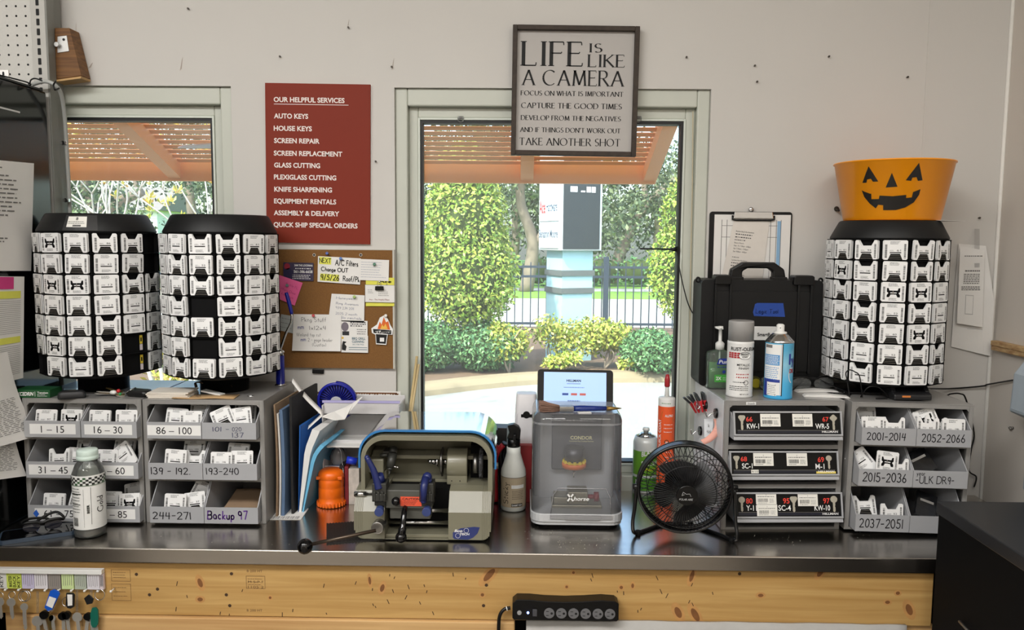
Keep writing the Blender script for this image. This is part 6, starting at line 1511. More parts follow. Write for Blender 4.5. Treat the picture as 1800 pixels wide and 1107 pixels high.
def lys(m, f, r, H):
    lo = r*1.45; m.use(0)
    m.rect(-r*1.2, r*.12, H*.06, H*.74, f, 10); g = lambda a, b, l=0: f(a, b, .0003 + l); g2 = lambda a, b, l=0: f(a, b, .0006 + l)
    m.use(1).rect(-r*1.15, r*.05, H*.46, H*.6, g, 8); m.use(2); lines(m, g2, -r*1.1, r*.02, H*.47, H*.59, 6, H*.008, 2, ragged=.1)
    m.use(1); lines(m, g, -r*1.1, r*.05, H*.26, H*.44, 7, H*.009, 3, ragged=.15)
    m.use(3).rect(-r*1.2, -r*.85, H*.04, H*.25, g, 4); m.use(3).rect(-r*1.2, r*.1, H*.23, H*.27, g, 6)
    m.use(2).rect(-r*.8, -r*.1, H*.05, H*.21, g2, 5); m.use(4)
    for a, b, c, d in ((-.75, .06, -.15, .2), (-.2, .055, -.7, .2)): m.poly([(r*a, H*b), (r*a + r*.05, H*b), (r*c, H*d), (r*c - r*.05, H*d)] if 1 else 0, lambda u, v: f(u, v, .0009))
    lines(m, g2, -r*.75, -r*.15, H*.06, H*.2, 6, H*.006, 5, ragged=.1)
    m.use(5).rect(-r*1.1, -r*.5, H*.69, H*.73, g, 3); m.use(2).rect(r*.14, r*.2, H*.06, H*.74, f); 
    m.use(6).rect(r*.2, r*.27, H*.05, H*.75, f)
    m.use(3).strokes('ly', lambda a, b: f(a, b, .0004), r*.78, H*.48, H*.13, r*.5, 'l', 'hand', .2); m.use(7).text('DIS', lambda a, b: f(a, b, .0004), r*.78, H*.36, H*.055, r*.45, weight=.04)
    for i in range(14):
        a0, a1 = R(110 + 10*i), R(120 + 10*i); m.use(2).add([f(r*1.15 + q*math.cos(a), H*.33 + q*1.5*math.sin(a)) for a, q in ((a0, r*.42), (a1, r*.42), (a1, r*.36), (a0, r*.36))], [(0,3,2,1)])
def lys_cap(root, r, H, fa):
    m = MB(); m.lathe([(r*1.02, H*.755), (r*1.02, H*.77), (r*.9, H*.80), (r*.6, H*.86), (r*.5, H*.875)], 32); m.build('dome', [chrome_m], root)
    m = MB(); m.lathe([(r*.5, H*.872), (r*.45, H*.895), (r*.28, H*.90), (r*.28, H*.985), (r*.18, H), (r*.02, H)], 20); m.use(1).cyl((r*.28*math.sin(fa), -r*.28*math.cos(fa), H*.95), (r*.3*math.sin(fa), -r*.3*math.cos(fa), H*.95), .0012, n=8); m.build('nozzle', [white_m, ink_m], root)
can_blue = bpy.data.materials.new('can_blue'); can_blue.use_nodes = True
_nt = can_blue.node_tree; _tc = _nt.nodes.new('ShaderNodeTexCoord'); _sx = _nt.nodes.new('ShaderNodeSeparateXYZ'); _cr = _nt.nodes.new('ShaderNodeValToRGB')
_nt.links.new(_tc.outputs['Generated'], _sx.inputs[0]); _nt.links.new(_sx.outputs[2], _cr.inputs[0]); _nt.links.new(_cr.outputs[0], _nt.nodes['Principled BSDF'].inputs['Base Color'])
_nt.nodes['Principled BSDF'].inputs['Roughness'].default_value = .25
for i, (pos, c) in enumerate(((.0, (60, 166, 222)), (.3, (86, 184, 232)), (.62, (150, 210, 236)), (.9, (96, 186, 228)))):
    e = _cr.color_ramp.elements[i] if i < 2 else _cr.color_ramp.elements.new(pos)
    e.position = pos; e.color = (*lin(c), 1)
spray_can('light blue and white aerosol can without a cap, on the three-drawer unit', 1342.5, 1391, 702, 569, ZTR, lys_cap,
          lambda r, H: [(r*.97, 0), (r*1.02, .002), (r, .005), (r, H*.745), (r*1.02, H*.757), (r*.98, H*.76)],
          (can_blue, lys, [strip_m, mat('lys_blue', (96, 160, 216), .4), strip_m, mat('lys_navy', (44, 62, 150), .4), ink_m, grey_ink, mat('can_seam', (70, 74, 76), .3, .8), mat('rust_red', (170, 36, 44), .5)]))
def sil_draw(m, f, r, H):
    g = lambda a, b, l=0: f(a, b, .0003 + l)
    m.use(0).rect(-r*1.2, r*1.4, H*.28, H*.66, f, 14); m.use(1).rect(-r*1.2, r*1.4, H*.04, H*.24, f, 14)
    m.use(2).poly([(-r*.35, H*.66), (r*1.2, H*.8), (r*1.2, H*.7), (-r*.35, H*.56)], g); m.use(3).text('BLASTER', lambda a, b: f(a, b + (a + r*.35)*.32, .0006), -r*.3, H*.575, H*.075, r*1.45, weight=.03)
    m.text('SILICONE', g, -r*.3, H*.44, H*.07, r*1.4, weight=.03); m.use(4).text('LUBRICANT', g, -r*.3, H*.36, H*.04, r*1.2, weight=.02); m.use(3).rect(-r*.8, -r*.45, H*.1, H*.2, g); m.use(2); lines(m, lambda a, b: f(a, b, .0006), -r*.78, -r*.47, H*.11, H*.19, 4, H*.006, 2)
def sil_cap(root, r, H, fa):
    m = MB(); m.lathe([(r*.85, H*.86), (r*.45, H*.90), (r*.42, H*.915), (r*.2, H*.92)], 28); m.use(1).lathe([(r*.2, H*.915), (r*.2, H*.95), (r*.28, H*.955), (r*.26, H*.995), (r*.1, H)], 16); m.build('valve', [chrome_m, white_m], root)
spray_can('green and white silicone lubricant spray can standing behind the fan', 1111, 1155, 866, 751, ZC, sil_cap,
          lambda r, H: [(r*.97, 0), (r*1.01, .002), (r, .006), (r, H*.70), (r*.98, H*.78), (r*.85, H*.865)],
          (mat('can_silver', (222, 226, 224), .3, .1), sil_draw, [mat('blaster_green', (112, 172, 50), .4), mat('blaster_green2', (84, 150, 40), .4), ink_m, strip_m, mat('blaster_yellow', (232, 214, 60), .4)]))
# hand sanitizer
p = stand(1263, 684, ZTR, .02); s = span(1239, 1284, 640, p.y); H0 = P(1260, 618, p.y).z - ZTR; H1 = P(1260, 573, p.y).z - ZTR
root = thing('sanitizer_bottle', 'clear pump bottle of green hand sanitizer beside the paint spray can', 'bottle', p)
w = s/2; d = .02
gel = glassy('clear_bottle', (232, 242, 234), .12, .05, (214, 230, 218))
m = MB(); m.rings([[(x*q, y*q, z) for x, y in rrect(-w, w, -d, d, .008, 4)] for q, z in ((.95, .001), (1, .004), (1, H0*.94), (.9, H0), (.35, H0 + .006), (.3, H0 + .008))], True, True); m.build('bottle_body', [gel], root)
m = MB(); m.rings([[(x, y, z) for x, y in rrect(-w*.88, w*.88, -d*.85, d*.85, .007, 4)] for z in (.004, H0*.74)], True, True); m.build('gel', [glassy('green_gel', (176, 228, 170), .4, .1, (130, 214, 130))], root)
f = plane_fn((0, -d, 0), lift=.0008); g = up(f, .0004); m = MB()
m.use(0).poly([(-w*.35, H0*.68), (w*.98, H0*.68), (w*.98, H0*.86), (-w*.2, H0*.84)], f); m.use(1).text('Purell', g, -w*.2, H0*.71, H0*.1, w*1.1, weight=.02, shear=.2)
m.use(0); lines(m, f, -w*.3, w*.8, H0*.58, H0*.64, 1, H0*.025, 2, ragged=0); m.poly([(w*.22 + w*.13*math.cos(i*PI/8), H0*.48 + w*.13*math.sin(i*PI/8)) for i in range(16)], f); m.use(2).rect(-w*.5, w*.95, H0*.2, H0*.4, f); m.use(1).text('2X', g, -w*.38, H0*.26, H0*.09, w*.42, weight=.03); lines(m, g, w*.15, w*.9, H0*.24, H0*.34, 2, H0*.015, 4)
m.build('label_print', [mat('purell_blue', (40, 56, 150), .4), strip_m, mat('purell_green', (76, 170, 70), .4)], root)
m = MB(); m.lathe([(.0115, H0 + .006), (.0118, H0 + .022), (.008, H0 + .026), (.0045, H0 + .028), (.0045, H1 - .008), (.006, H1 - .008), (.006, H1)], 18); m.prism([(-.006, H1 - .008), (.006, H1 - .008), (.0055, H1), (-.014, H1 - .001), (-.014, H1 - .005)], -.005, .005); m.build('pump', [white_m], root)
m = MB(); m.cyl((0, 0, .006), (0, 0, H0 + .004), .0022, n=8); m.build('dip_tube', [white_m], root)
# drink bottle in front of the left unit
p = stand(160, 945, ZC, .027); r = span(133, 185, 880, p.y)/2; H = P(158, 789, p.y).z - ZC
root = thing('drink_bottle', 'clear drink bottle with white checkered label standing before the 61 – 75 bin', 'bottle', p)
m = MB(); m.lathe([(r*.86, 0), (r*.98, .003), (r*1, .01), (r*.97, .03), (r*.98, H*.62), (r*1.0, H*.66), (r*.98, H*.74), (r*.78, H*.83), (r*.62, H*.87), (r*.6, H*.89)], 36); m.build('bottle_body', [glassy('clear_pet', (236, 240, 236), .12, .04, (220, 224, 220))], root)
m = MB(); m.lathe([(r*.9, .002), (r*.99, .010), (r*.965, .020)], 32); m.build('tea', [mat('brown_tea', (64, 42, 22), .15)], root)
fa = math.atan2(-p.x, p.y); f = cyl_fn((0, 0), r*1.0, 0, .0008, fa); g = lambda a, b, l=0: f(a, b, .0004 + l)
m = MB(); m.use(0); n = 40
rr_ = [[((r*1.005)*math.cos(2*PI*i/n), (r*1.005)*math.sin(2*PI*i/n), z) for i in range(n)] for z in (H*.11, H*.36, H*.62, H*.73)]; m.rings(rr_, False, True); m.build('label', [mat('bottle_label', (238, 238, 234), .4)], root)
m = MB(); cs = r*PI/18*1.0; zc0 = H*.625
for i in range(-16, 17):
    for j in range(4):
        if (i + j) % 2: m.use(0 if (i*7+j*3) % 5 else 1).rect(i*cs, (i+1)*cs, zc0 + j*H*.022, zc0 + (j+1)*H*.022, g)
m.use(1).rect(-r*1.5, r*1.5, zc0 - H*.008, zc0 - H*.002, g, 16); m.use(0); lines(m, g, -r*1.25, -r*.55, H*.3, H*.6, 9, H*.008, 3, ragged=.2); m.rect(-r*1.25, -r*.5, H*.52, H*.53, g, 4); m.rect(-r*1.25, -r*.55, H*.4, H*.408, g, 4)
z = H*.155
while z < H*.25: t = random.choice((.0006, .001)); m.rect(-r*1.15, -r*.75, z, z + t, g, 3); z += t + .0008
m.rect(-r*.35, -r*.34, H*.14, H*.58, g); m.rect(r*.08, r*.1, H*.17, H*.6, g)
m.text('BEER', lambda a, b: g(-r*.02 - (b - H*.3), H*.3 + a), 0, H*.3, .0052, .021, weight=.04)
m.strokes('Gold', lambda a, b: g(r*.85 - (b - H*.3)*1, H*.3 + a), 0, H*.3, .014, .036, 'l', 'hand', .12)
m.build('label_print', [mat('print_dark', (34, 38, 32), .6), mat('print_green', (52, 92, 52), .6)], root)
m = MB(); m.lathe([(r*.64, H*.885), (r*.68, H*.89), (r*.68, H*.925), (r*.64, H*.93), (r*.66, H*.94), (r*.655, H*.985), (r*.6, H), (r*.1, H)], 28); m.build('cap', [mat('mint_cap', (214, 232, 222), .35)], root)
# phone with sunglasses
a = PZ(24, 962, ZC); b = PZ(60, 918, ZC); c_ = PZ(122, 926, ZC); d_ = PZ(88, 962, ZC)
o = (a + c_)/2; L_x = .078; rot = R(20)
m = MB().prism(rrect(-.038, .038, -.078, .078, .012), 0, .009, 'z'); 
root = thing('phone', 'dark smartphone in a blue-grey case lying at the left front end of the bench', 'phone', (PZ(72, 942, ZC).x - .01, PZ(72, 940, ZC).y - .0, ZC), (0, 0, R(-62)))
m.build('case', [mat('phone_case', (52, 66, 82), .4)], root, bevel=.002)
m = MB().prism(rrect(-.034, .034, -.074, .074, .009), .009, .0094, 'z'); m.build('screen', [mat('phone_glass', (10, 10, 12), .06)], root)
root = thing('sunglasses', 'folded dark sunglasses lying on the smartphone', 'sunglasses', (PZ(88, 935, ZC).x - .01, PZ(88, 938, ZC).y, ZC + .0098), (0, 0, R(30)))
for s in (-1, 1):
    m = MB(); vs = [(s*.0026 + s*q*.0363, -.0079 + .0026*abs(q-.3300), z) for q in (0, .2178, .4356, 1) for z in (.0007, .0238)]
    rr_ = [[(s*(.0224 + .0178*math.cos(2*PI*i/20)), y + .0660*(.0178*math.cos(2*PI*i/20))**2*40, .0129 + .0122*math.sin(2*PI*i/20)*(1 if math.cos(2*PI*i/20)*1 > -2 else 1)) for i in range(20)] for y in (-.0079, -.0063)]
    m.rings(rr_, True, True); m.build('lens', [mat('sunglass_lens', (20, 22, 34), .0528)], root)
m = MB(); m.tube(curve([(-.0422, -.0040, .0198), (-.0330, -.0079, .0244), (-.0132, -.0092, .0244), (0, -.0096, .0205), (.0132, -.0092, .0244), (.0330, -.0079, .0244), (.0422, -.0040, .0198)], 4), .0034, 8); m.build('bridge', [black_m], root)
for s in (-1, 1):
    m = MB(); m.tube(curve([(s*.0422, -.0040, .0198), (s*.0436, .0066, .0224), (s*.0264, .0198, .0290 + (s*.0040)), (-s*.0066, .0224, .0198), (-s*.0198, .0198, .0053)], 5), .0032, 8); m.build('temple', [black_m], root)
# orange lantern
p = stand(583, 894, ZC, .034); r = span(561, 606, 860, p.y)/2; H = P(583, 823, p.y).z - ZC
root = thing('lantern', 'small bright orange camping lantern with wire handle, left of the key duplicator', 'lantern', p)
om = mat('lantern_orange', (250, 112, 16), .35)
m = MB(); m.lathe([(r*.95, 0), (r*1.06, .002), (r*1.08, .012), (r*1.0, .015), (r*.99, H*.22), (r*.965, H*.24), (r*.99, H*.26), (r*.98, H*.5), (r*.955, H*.52), (r*.98, H*.54), (r*.97, H*.74), (r*.95, H*.75), (r*1.02, H*.77), (r*1.0, H*.86), (r*.93, H*.93), (r*.7, H*.985), (r*.1, H)], 40); m.build('shell', [om], root)
m = MB()
for k in range(26): a = 2*PI*k/26; m.box(*(lambda x, y: (x-.0018, x+.0018, y-.0018, y+.0018))(r*1.07*math.cos(a), r*1.07*math.sin(a)), .002, .013)
m.build('base_grip', [om], root)
for s in (-1, 1): m = MB(); m.box(s*r*.82 - .006, s*r*.82 + .006, -r*.75, -r*.5, H*.76, H*.84); m.build('handle_lug', [om], root, bevel=.001)
m = MB(); m.tube(curve([(-r*1.0, -.004, H*.8), (-r*.86, .006, H*1.12), (-r*.62, .012, H*1.5), (r*.55, .012, H*1.52), (r*.8, .008, H*1.2), (r*1.0, -.004, H*.8)], 4), .0011, 6); m.build('wire_handle', [chrome_m], root)
# spray bottle
p = stand(902, 900, ZC, .028); r = span(881, 925, 870, p.y)/2; H = P(902, 744, p.y).z - ZC
root = thing('spray_bottle', 'white spray bottle with black trigger head between the two key machines', 'bottle', p)
m = MB(); m.lathe([(r*.9, 0), (r, .004), (r, H*.42), (r*.97, H*.47), (r*.72, H*.58), (r*.56, H*.66), (r*.54, H*.73), (r*.42, H*.735)], 32); m.build('bottle_body', [mat('bottle_white', (228, 230, 224), .4)], root)
fa = math.atan2(-p.x, p.y); f = cyl_fn((0, 0), r, 0, .0006, fa); g = lambda a, b, l=0: f(a, b, .0004 + l)
m = MB(); m.use(0).rect(-r*1.35, r*1.4, H*.06, H*.40, f, 18); m.use(1).rect(-r*1.35, r*1.4, H*.40, H*.405, f, 18); m.strokes('Sticky', lambda a, b: g(-r*.42 - (b - H*.1), H*.1 + a), 0, H*.1, .014, .055, 'l', 'hand', .1)
m.use(2).rect(-r*.15, r*.9, H*.28, H*.32, g, 5); m.use(1); lines(m, g, -r*.1, r*.85, H*.15, H*.26, 6, .001, 3, ragged=.1); m.rect(-r*.15, r*.75, H*.07, H*.105, g, 4); m.use(2).text('DAMP RID', lambda a, b: g(a, b, .0004), r*.3, H*.078, .0042, r*.8, 'c', .03)
m.build('label', [mat('kraft_label', (188, 172, 146), .6), ink_m, strip_m], root)
m = MB(); m.lathe([(r*.5, H*.72), (r*.52, H*.82), (r*.46, H*.825)], 24); m.build('collar', [black_m], root)
m = MB(); m.prism([(-r*.55, H*.83), (r*.5, H*.83), (r*.55, H*.93), (r*.4, H*.97), (0, H*1.0), (-r*.5, H*.985), (-r*.35, H*.9)], -.011, .012); m.prism([(r*.2, H*.9), (-.0, H*.9), (-.002, H*.84), (.006, H*.80)], -.012, -.03); m.build('trigger_head', [black_m], root, bevel=.002)
# white air freshener dispenser on the window sill
p = PZ(922, 850, ZC); p = Vector((P(925, 760, 2.135).x, 2.135, ZC)); w = span(905, 947, 720, 2.12)/2; H = P(925, 692, 2.12).z - ZC
root = thing('air_freshener', 'white plastic air freshener dispenser standing behind the spray bottle', 'dispenser', p)
m = MB(); m.rings([[(x*q, y*q2, z) for x, y in rrect(-w, w, -.028, .028, .014, 5)] for q, q2, z in ((1, 1, 0), (1.0, 1, H*.5), (.95, .98, H*.8), (.86, .9, H*.985), (.8, .8, H))], True, True); m.build('shell', [mat('freshener_white', (226, 224, 226), .35)], root)
f = plane_fn((0, -.0285, 0), lift=.0008); m = MB(); m.poly(rrect(-w*.86, w*.86, H*.34, H*.86, w*.8, 8), plane_fn((0, -.0272, 0), (1,0,0), (0,.012,1), lift=.0015)); m.build('front_cover', [mat('freshener_cover', (206, 204, 208), .3)], root)
m = MB(); m.cyl((0, -.022, H*.81), (0, -.0285, H*.81), w*.3, n=20); m.box(-w*.45, w*.45, -.0275, -.022, H*.785, H*.815); m.build('vent', [black_m], root)
# caulk tube
p = Vector((P(1169, 820, 2.15).x, 2.15, ZC)); r = span(1155, 1184, 760, 2.15)/2; H = P(1170, 700, 2.15).z - ZC; Ht = P(1170, 658, 2.15).z - ZC
root = thing('caulk_tube', 'orange and white caulk tube with red nozzle cap standing at the window', 'caulk tube', p)
m = MB(); m.lathe([(r*.95, 0), (r, .003), (r, H), (r*.96, H + .003), (r*.3, H + .006)], 28); m.build('tube_body', [white_m], root)
fa = math.atan2(-p.x, p.y); f = cyl_fn((0, 0), r, 0, .0006, fa); g = lambda a, b, l=0: f(a, b, .0004 + l)
m = MB(); m.use(0).rect(-r*1.45, r*1.45, H*.02, H*.93, f, 16); m.use(1).text('QUICK COAT', lambda a, b: g(-r*.62 - (b), a), H*.5, 0, .0085, H*.3, weight=.02)
m.use(2).poly([(-r*.5, H*.88), (r*.2, H*.92), (r*.95, H*.84), (r*.95, H*.78), (0, H*.79), (-r*.6, H*.82)], g); m.use(1).text('ALLPRO', lambda a, b: g(a, b, .0004), -r*.15, H*.83, .0068, r*.95, weight=.02); lines(m, g, -r*.25, r*.9, H*.66, H*.77, 3, .0018, 3)
m.use(3).poly([(r*.1 + .0058*math.cos(i*PI/8), H*.58 + .0058*math.sin(i*PI/8)) for i in range(16)], g); m.use(1).text('50', lambda a, b: g(a, b, .0004), r*.1, H*.565, .005, None, 'c', .02); lines(m, g, -r*.1, r*.9, H*.3, H*.5, 4, .0016, 5); m.use(4); lines(m, f, -r*.6, r*.9, H*.95, H*.975, 1, .002, 6)
m.build('label', [mat('caulk_orange', (238, 96, 48), .4), strip_m, mat('caulk_green', (60, 120, 50), .5), mat('caulk_dark', (50, 60, 30), .5), mat('caulk_green2', (90, 140, 90), .5)], root)
m = MB(); m.lathe([(r*.3, H + .004), (r*.22, H + .03), (.003, Ht - .012)], 16); m.build('nozzle', [white_m], root)
m = MB(); m.lathe([(r*.27, H + .032), (r*.34, H + .036), (r*.32, Ht - .012), (r*.2, Ht), (.001, Ht + .001)], 16); m.build('nozzle_cap', [mat('nozzle_red', (170, 40, 46), .4)], root)
# ------------------------------------------------------------------ hard case
kY = 2.094
a = P(1228, 670, kY); b = P(1440, 670, kY); zt_ = P(1335, 492, kY).z; w = b.x - a.x; h = zt_ - ZTR
root = thing('hard_case', 'black hard-shell equipment case with blue tape, standing on the three-drawer unit against the wall', 'case', (a.x, kY, ZTR))
csm = mat('case_black', (11, 11, 12), .5, var=.1, scale=120, spec=.35)
m = MB(); m.prism(rrect(0, w, 0, h, .012), 0, .10); m.build('shell', [csm], root, bevel=.005)
m = MB(); fx = lambda q: (q - 1228)/212*w; fz = lambda q: P(1335, q, kY).z - ZTR
m.prism(rrect(fx(1252), fx(1420), fz(652), fz(512), .012), -.006, .002)
for x in (1252, 1278, 1396, 1418): m.box(fx(x) - .003, fx(x) + .003, -.010, .0, fz(655), fz(500))
m.build('front_panel', [csm], root, bevel=.003)
m = MB(); m.prism([(fx(1278), h), (fx(1281), h + .028), (fx(1301), h + .046), (fx(1356), h + .046), (fx(1374), h + .028), (fx(1378), h), (fx(1354), h), (fx(1354), h + .022), (fx(1346), h + .030), (fx(1310), h + .030), (fx(1301), h + .022), (fx(1301), h)], .012, .034); m.build('handle', [black_m], root, bevel=.004)
for x in (1278, 1354): m = MB(); m.box(fx(x), fx(x + 24), .004, .04, h - .004, h + .008); m.build('handle_mount', [black_m], root, bevel=.002)
for xa, xb_ in ((1250, 1278), (1386, 1422)): m = MB(); m.prism([(fx(xa), h - .012), (fx(xb_), h - .012), (fx(xb_), h + .010), (fx(xb_) - .006, h + .013), (fx(xa) + .006, h + .013), (fx(xa), h + .010)], -.012, .03); m.build('latch', [black_m], root, bevel=.003)
for s in (0, 1): m = MB(); X = -.003 if not s else w + .003; m.tube([(X + .008*(1 if s else -1)*math.cos(i*PI/8)*.6, .03, h - .002 + .006*math.sin(i*PI/8)) for i in range(16)], .0025, 6, True); m.build('strap_eye', [black_m], root)
f = plane_fn((0, -.006, 0), lift=.0006); m = MB(); m.use(0).poly([(fx(1318), fz(548)), (fx(1321), fz(534)), (fx(1325), fz(532)), (fx(1370), fz(532)), (fx(1374), fz(556)), (fx(1320), fz(555))][::-1], f); m.use(1).strokes('Logic Tool', up(f, .0004), fx(1323), fz(550), .011, fx(1362) - fx(1323), 'l', 'hand', .13, .1); m.build('blue_tape', [mat('painters_tape', (26, 66, 150), .6), mat('tape_ink', (16, 34, 84), .6)], root)
m = MB(); m.use(0).poly(rrect(fx(1310), fx(1360), fz(597), fz(573), .003), f); m.use(1).text('SmartBox', up(f, .0004), fx(1327), fz(590), .009, fx(1358) - fx(1327), weight=.03); m.build('name_plate', [mat('plate_white', (214, 214, 212), .4), ink_m], root)
# ------------------------------------------------------------------ clutter around the case and the right carousel
def scatter_pt(px, py): return PZ(px, py, ZTR)
root = thing('safety_glasses', 'clear safety glasses with dark rims lying behind the blue aerosol can', 'glasses', scatter_pt(1428, 686) + Vector((0, .0, 0)), (0, 0, R(12)))
for s in (-1, 1):
    m = MB(); rr_ = [[(s*.032 + .028*math.cos(2*PI*i/18), y, .018 + .017*math.sin(2*PI*i/18)) for i in range(18)] for y in (0, .002)]; m.rings(rr_, True, True); m.build('lens', [glassy('clear_lens', (226, 232, 232), .1, .03)], root)
m = MB(); m.tube(curve([(-.06, .01, .03), (-.03, -.001, .036), (0, -.002, .03), (.03, -.001, .036), (.06, .01, .03)], 4), .0022, 7); m.build('brow_bar', [black_m], root)
for s in (-1, 1): m = MB(); m.tube(curve([(s*.06, .01, .03), (s*.058, .05, .022), (s*.05, .085, .004)], 4), .002, 7); m.build('temple', [black_m], root)
p = scatter_pt(1331, 686); root = thing('tape_measure', 'small yellow and steel round tape lying between the two spray cans', 'tape measure', p + Vector((.0, .02, 0)))
m = MB(); m.cyl((0, -.008, .0165), (0, .008, .0165), .0165, n=28); m.use(1).cyl((0, -.0085, .0165), (0, -.008, .0165), .012, n=24); m.build('tape_case', [mat('tape_rim', (120, 116, 60), .3, .4), mat('tape_yellow', (206, 190, 50), .4)], root)
p = scatter_pt(1352, 690) + Vector((-.004, .035, 0)); m = MB(); m.ball((0, 0, .0175), .0175, 18, .7, .5, 1); m.build('glass_lens', [glassy('clear_lens', (226, 232, 232), .1, .03)], loc=p, label='small clear round lens leaning between the spray cans', cat='lens')
for i, (x, y, rz, l) in enumerate(((1442, 692, 6, 'upper white folded paper lying right of the blue aerosol can'), (1452, 697, -9, 'lower white folded paper with a tan end, lying right of the blue aerosol can'))):
    p = scatter_pt(x, y); m = MB().prism([(-.055, 0), (.055, 0), (.05, .003), (0, .007), (-.05, .004)], -.012, .012); m.build('folded_paper', [paper_m], loc=p + Vector((0, .03 - .03*i, .0 + .0002)), rot=(0, 0, R(rz)), label=l, cat='paper')
def cable(name, label, pts, r, m_=None, cat='cable', grp=None):
    m = MB(); m.tube(curve(pts, 6), r, 7); return m.build(name, [m_ or black_m], label=label, cat=cat, group=grp)
def zp_(px, py, Z): return PZ(px, py, Z)
cb = [P(1493, 686, 1.965), P(1489, 672, 1.95), P(1487, 655, 1.93), P(1492, 650, 1.92), P(1503, 654, 1.92), P(1512, 668, 1.92)]
pts = [Vector((P(1500, 692, YO+.03).x, YO + .05, ZTR + .003)), P(1490, 672, 1.905), P(1487, 656, 1.895), P(1493, 650, 1.89), P(1502, 653, 1.89), P(1511, 662, 1.895), Vector((P(1518, 690, YO+.04).x, YO + .045, ZTR + .003))]
cable('power_cable', 'thin black cord looping up in front of the pumpkin carousel cards', pts, .0014)
pts = [Vector((P(1512, 690, 1.95).x, 1.945, ZTR + .003)), Vector((P(1518, 680, 1.94).x, 1.935, ZTR + .02)), Vector((P(1530, 670, 1.93).x, 1.93, ZTR + .032)), Vector((P(1545, 672, 1.93).x, 1.93, ZTR + .03)), Vector((P(1558, 684, 1.93).x, 1.935, ZTR + .016)), Vector((P(1565, 695, 1.93).x, 1.94, ZTR + .003)), Vector((P(1540, 697, 1.93).x, 1.93, ZTR + .003))]
cable('power_cable', 'coiled black cord lying under the bottom row of the pumpkin carousel', pts, .0018)
p = PZ(1525, 694, ZTR); m = MB().box(-.055, .055, -.03, .03, 0, .006); m.build('black_box', [black_m], loc=(p.x, p.y + .035, ZTR), rot=(0, 0, R(-4)), bevel=.002, label='flat black adapter box lying before the pumpkin carousel foot', cat='adapter')
pts = [Vector((P(1395, 690, 2.0).x, 2.02, ZTR + .002)), Vector((P(1440, 668, 2.0).x, 2.06, ZTR + .03)), Vector((P(1470, 676, 2.0).x, 2.03, ZTR + .016)), Vector((P(1490, 690, 2.0).x, 1.98, ZTR + .003)), Vector((P(1462, 684, 2.0).x, 1.99, ZTR + .003))]
cable('power_cable', 'black cable winding between the hard case and the pumpkin carousel', pts, .002)
# radio charger
p = PZ(1606, 704, ZTR); w = span(1573, 1640, 690, p.y + .02)
root = thing('charger', 'black battery charger cradle with a small orange mark beside the pumpkin carousel', 'charger', (p.x, p.y + .002, ZTR))
hC = .046
m = MB(); m.prism([(0, 0), (.09, 0), (.09, hC), (.06, hC), (.056, hC*.5), (.018, hC*.42), (.0, hC*.3)], -w*.5, w*.5, 'x'); m.build('cradle', [mat('charger_grey', (30, 30, 32), .45)], root, bevel=.004)
for s in (-1, 1): m = MB(); m.prism([(.012, hC*.4), (.09, hC*.4), (.09, hC), (.05, hC), (.03, hC*.75)], s*w*.5 - (.012 if s > 0 else 0), s*w*.5 + (0 if s > 0 else .012), 'x'); m.build('side_cheek', [mat('charger_grey', (30, 30, 32), .45)], root, bevel=.003)
m = MB(); f = plane_fn((0, -.0004, 0), lift=.0012); m.rect(-w*.3, -w*.08, hC*.16, hC*.26, f); m.build('orange_mark', [mat('charger_orange', (214, 128, 60), .5)], root)
m = MB()
for k in range(4): m.box(w*(-.06 + .09*k), w*(-.06 + .09*k) + .0022, .052, .0585, hC*.55, hC*.85)
m.build('contact', [chrome_m], root)
cable('power_cable', 'black cord running along the wall from the charger to the right wall dispenser', [Vector((p.x + w*.45, 2.03, ZTR + .012)), P(1640, 683, 2.14), P(1668, 683, 2.185), P(1700, 681, 2.19), P(1730, 678, 2.186), Vector((XR - .012, 2.184, P(1740, 675, 2.19).z)), PX(1775, 669, XR - .008), PX(1797, 666, XR - .008)], .0022)
cable('power_cable', 'black cord arching over the unit top and hanging down behind its right side', [Vector((p.x + w*.5, 2.03, ZTR + .004)), P(1655, 696, 2.12), P(1672, 692, 2.13), P(1688, 692, 2.14), P(1698, 702, 2.15), P(1712, 760, 2.185), P(1707, 790, 2.185), P(1703, 826, 2.185), P(1716, 838, 2.185), P(1712, 856, 2.185)], .0022)
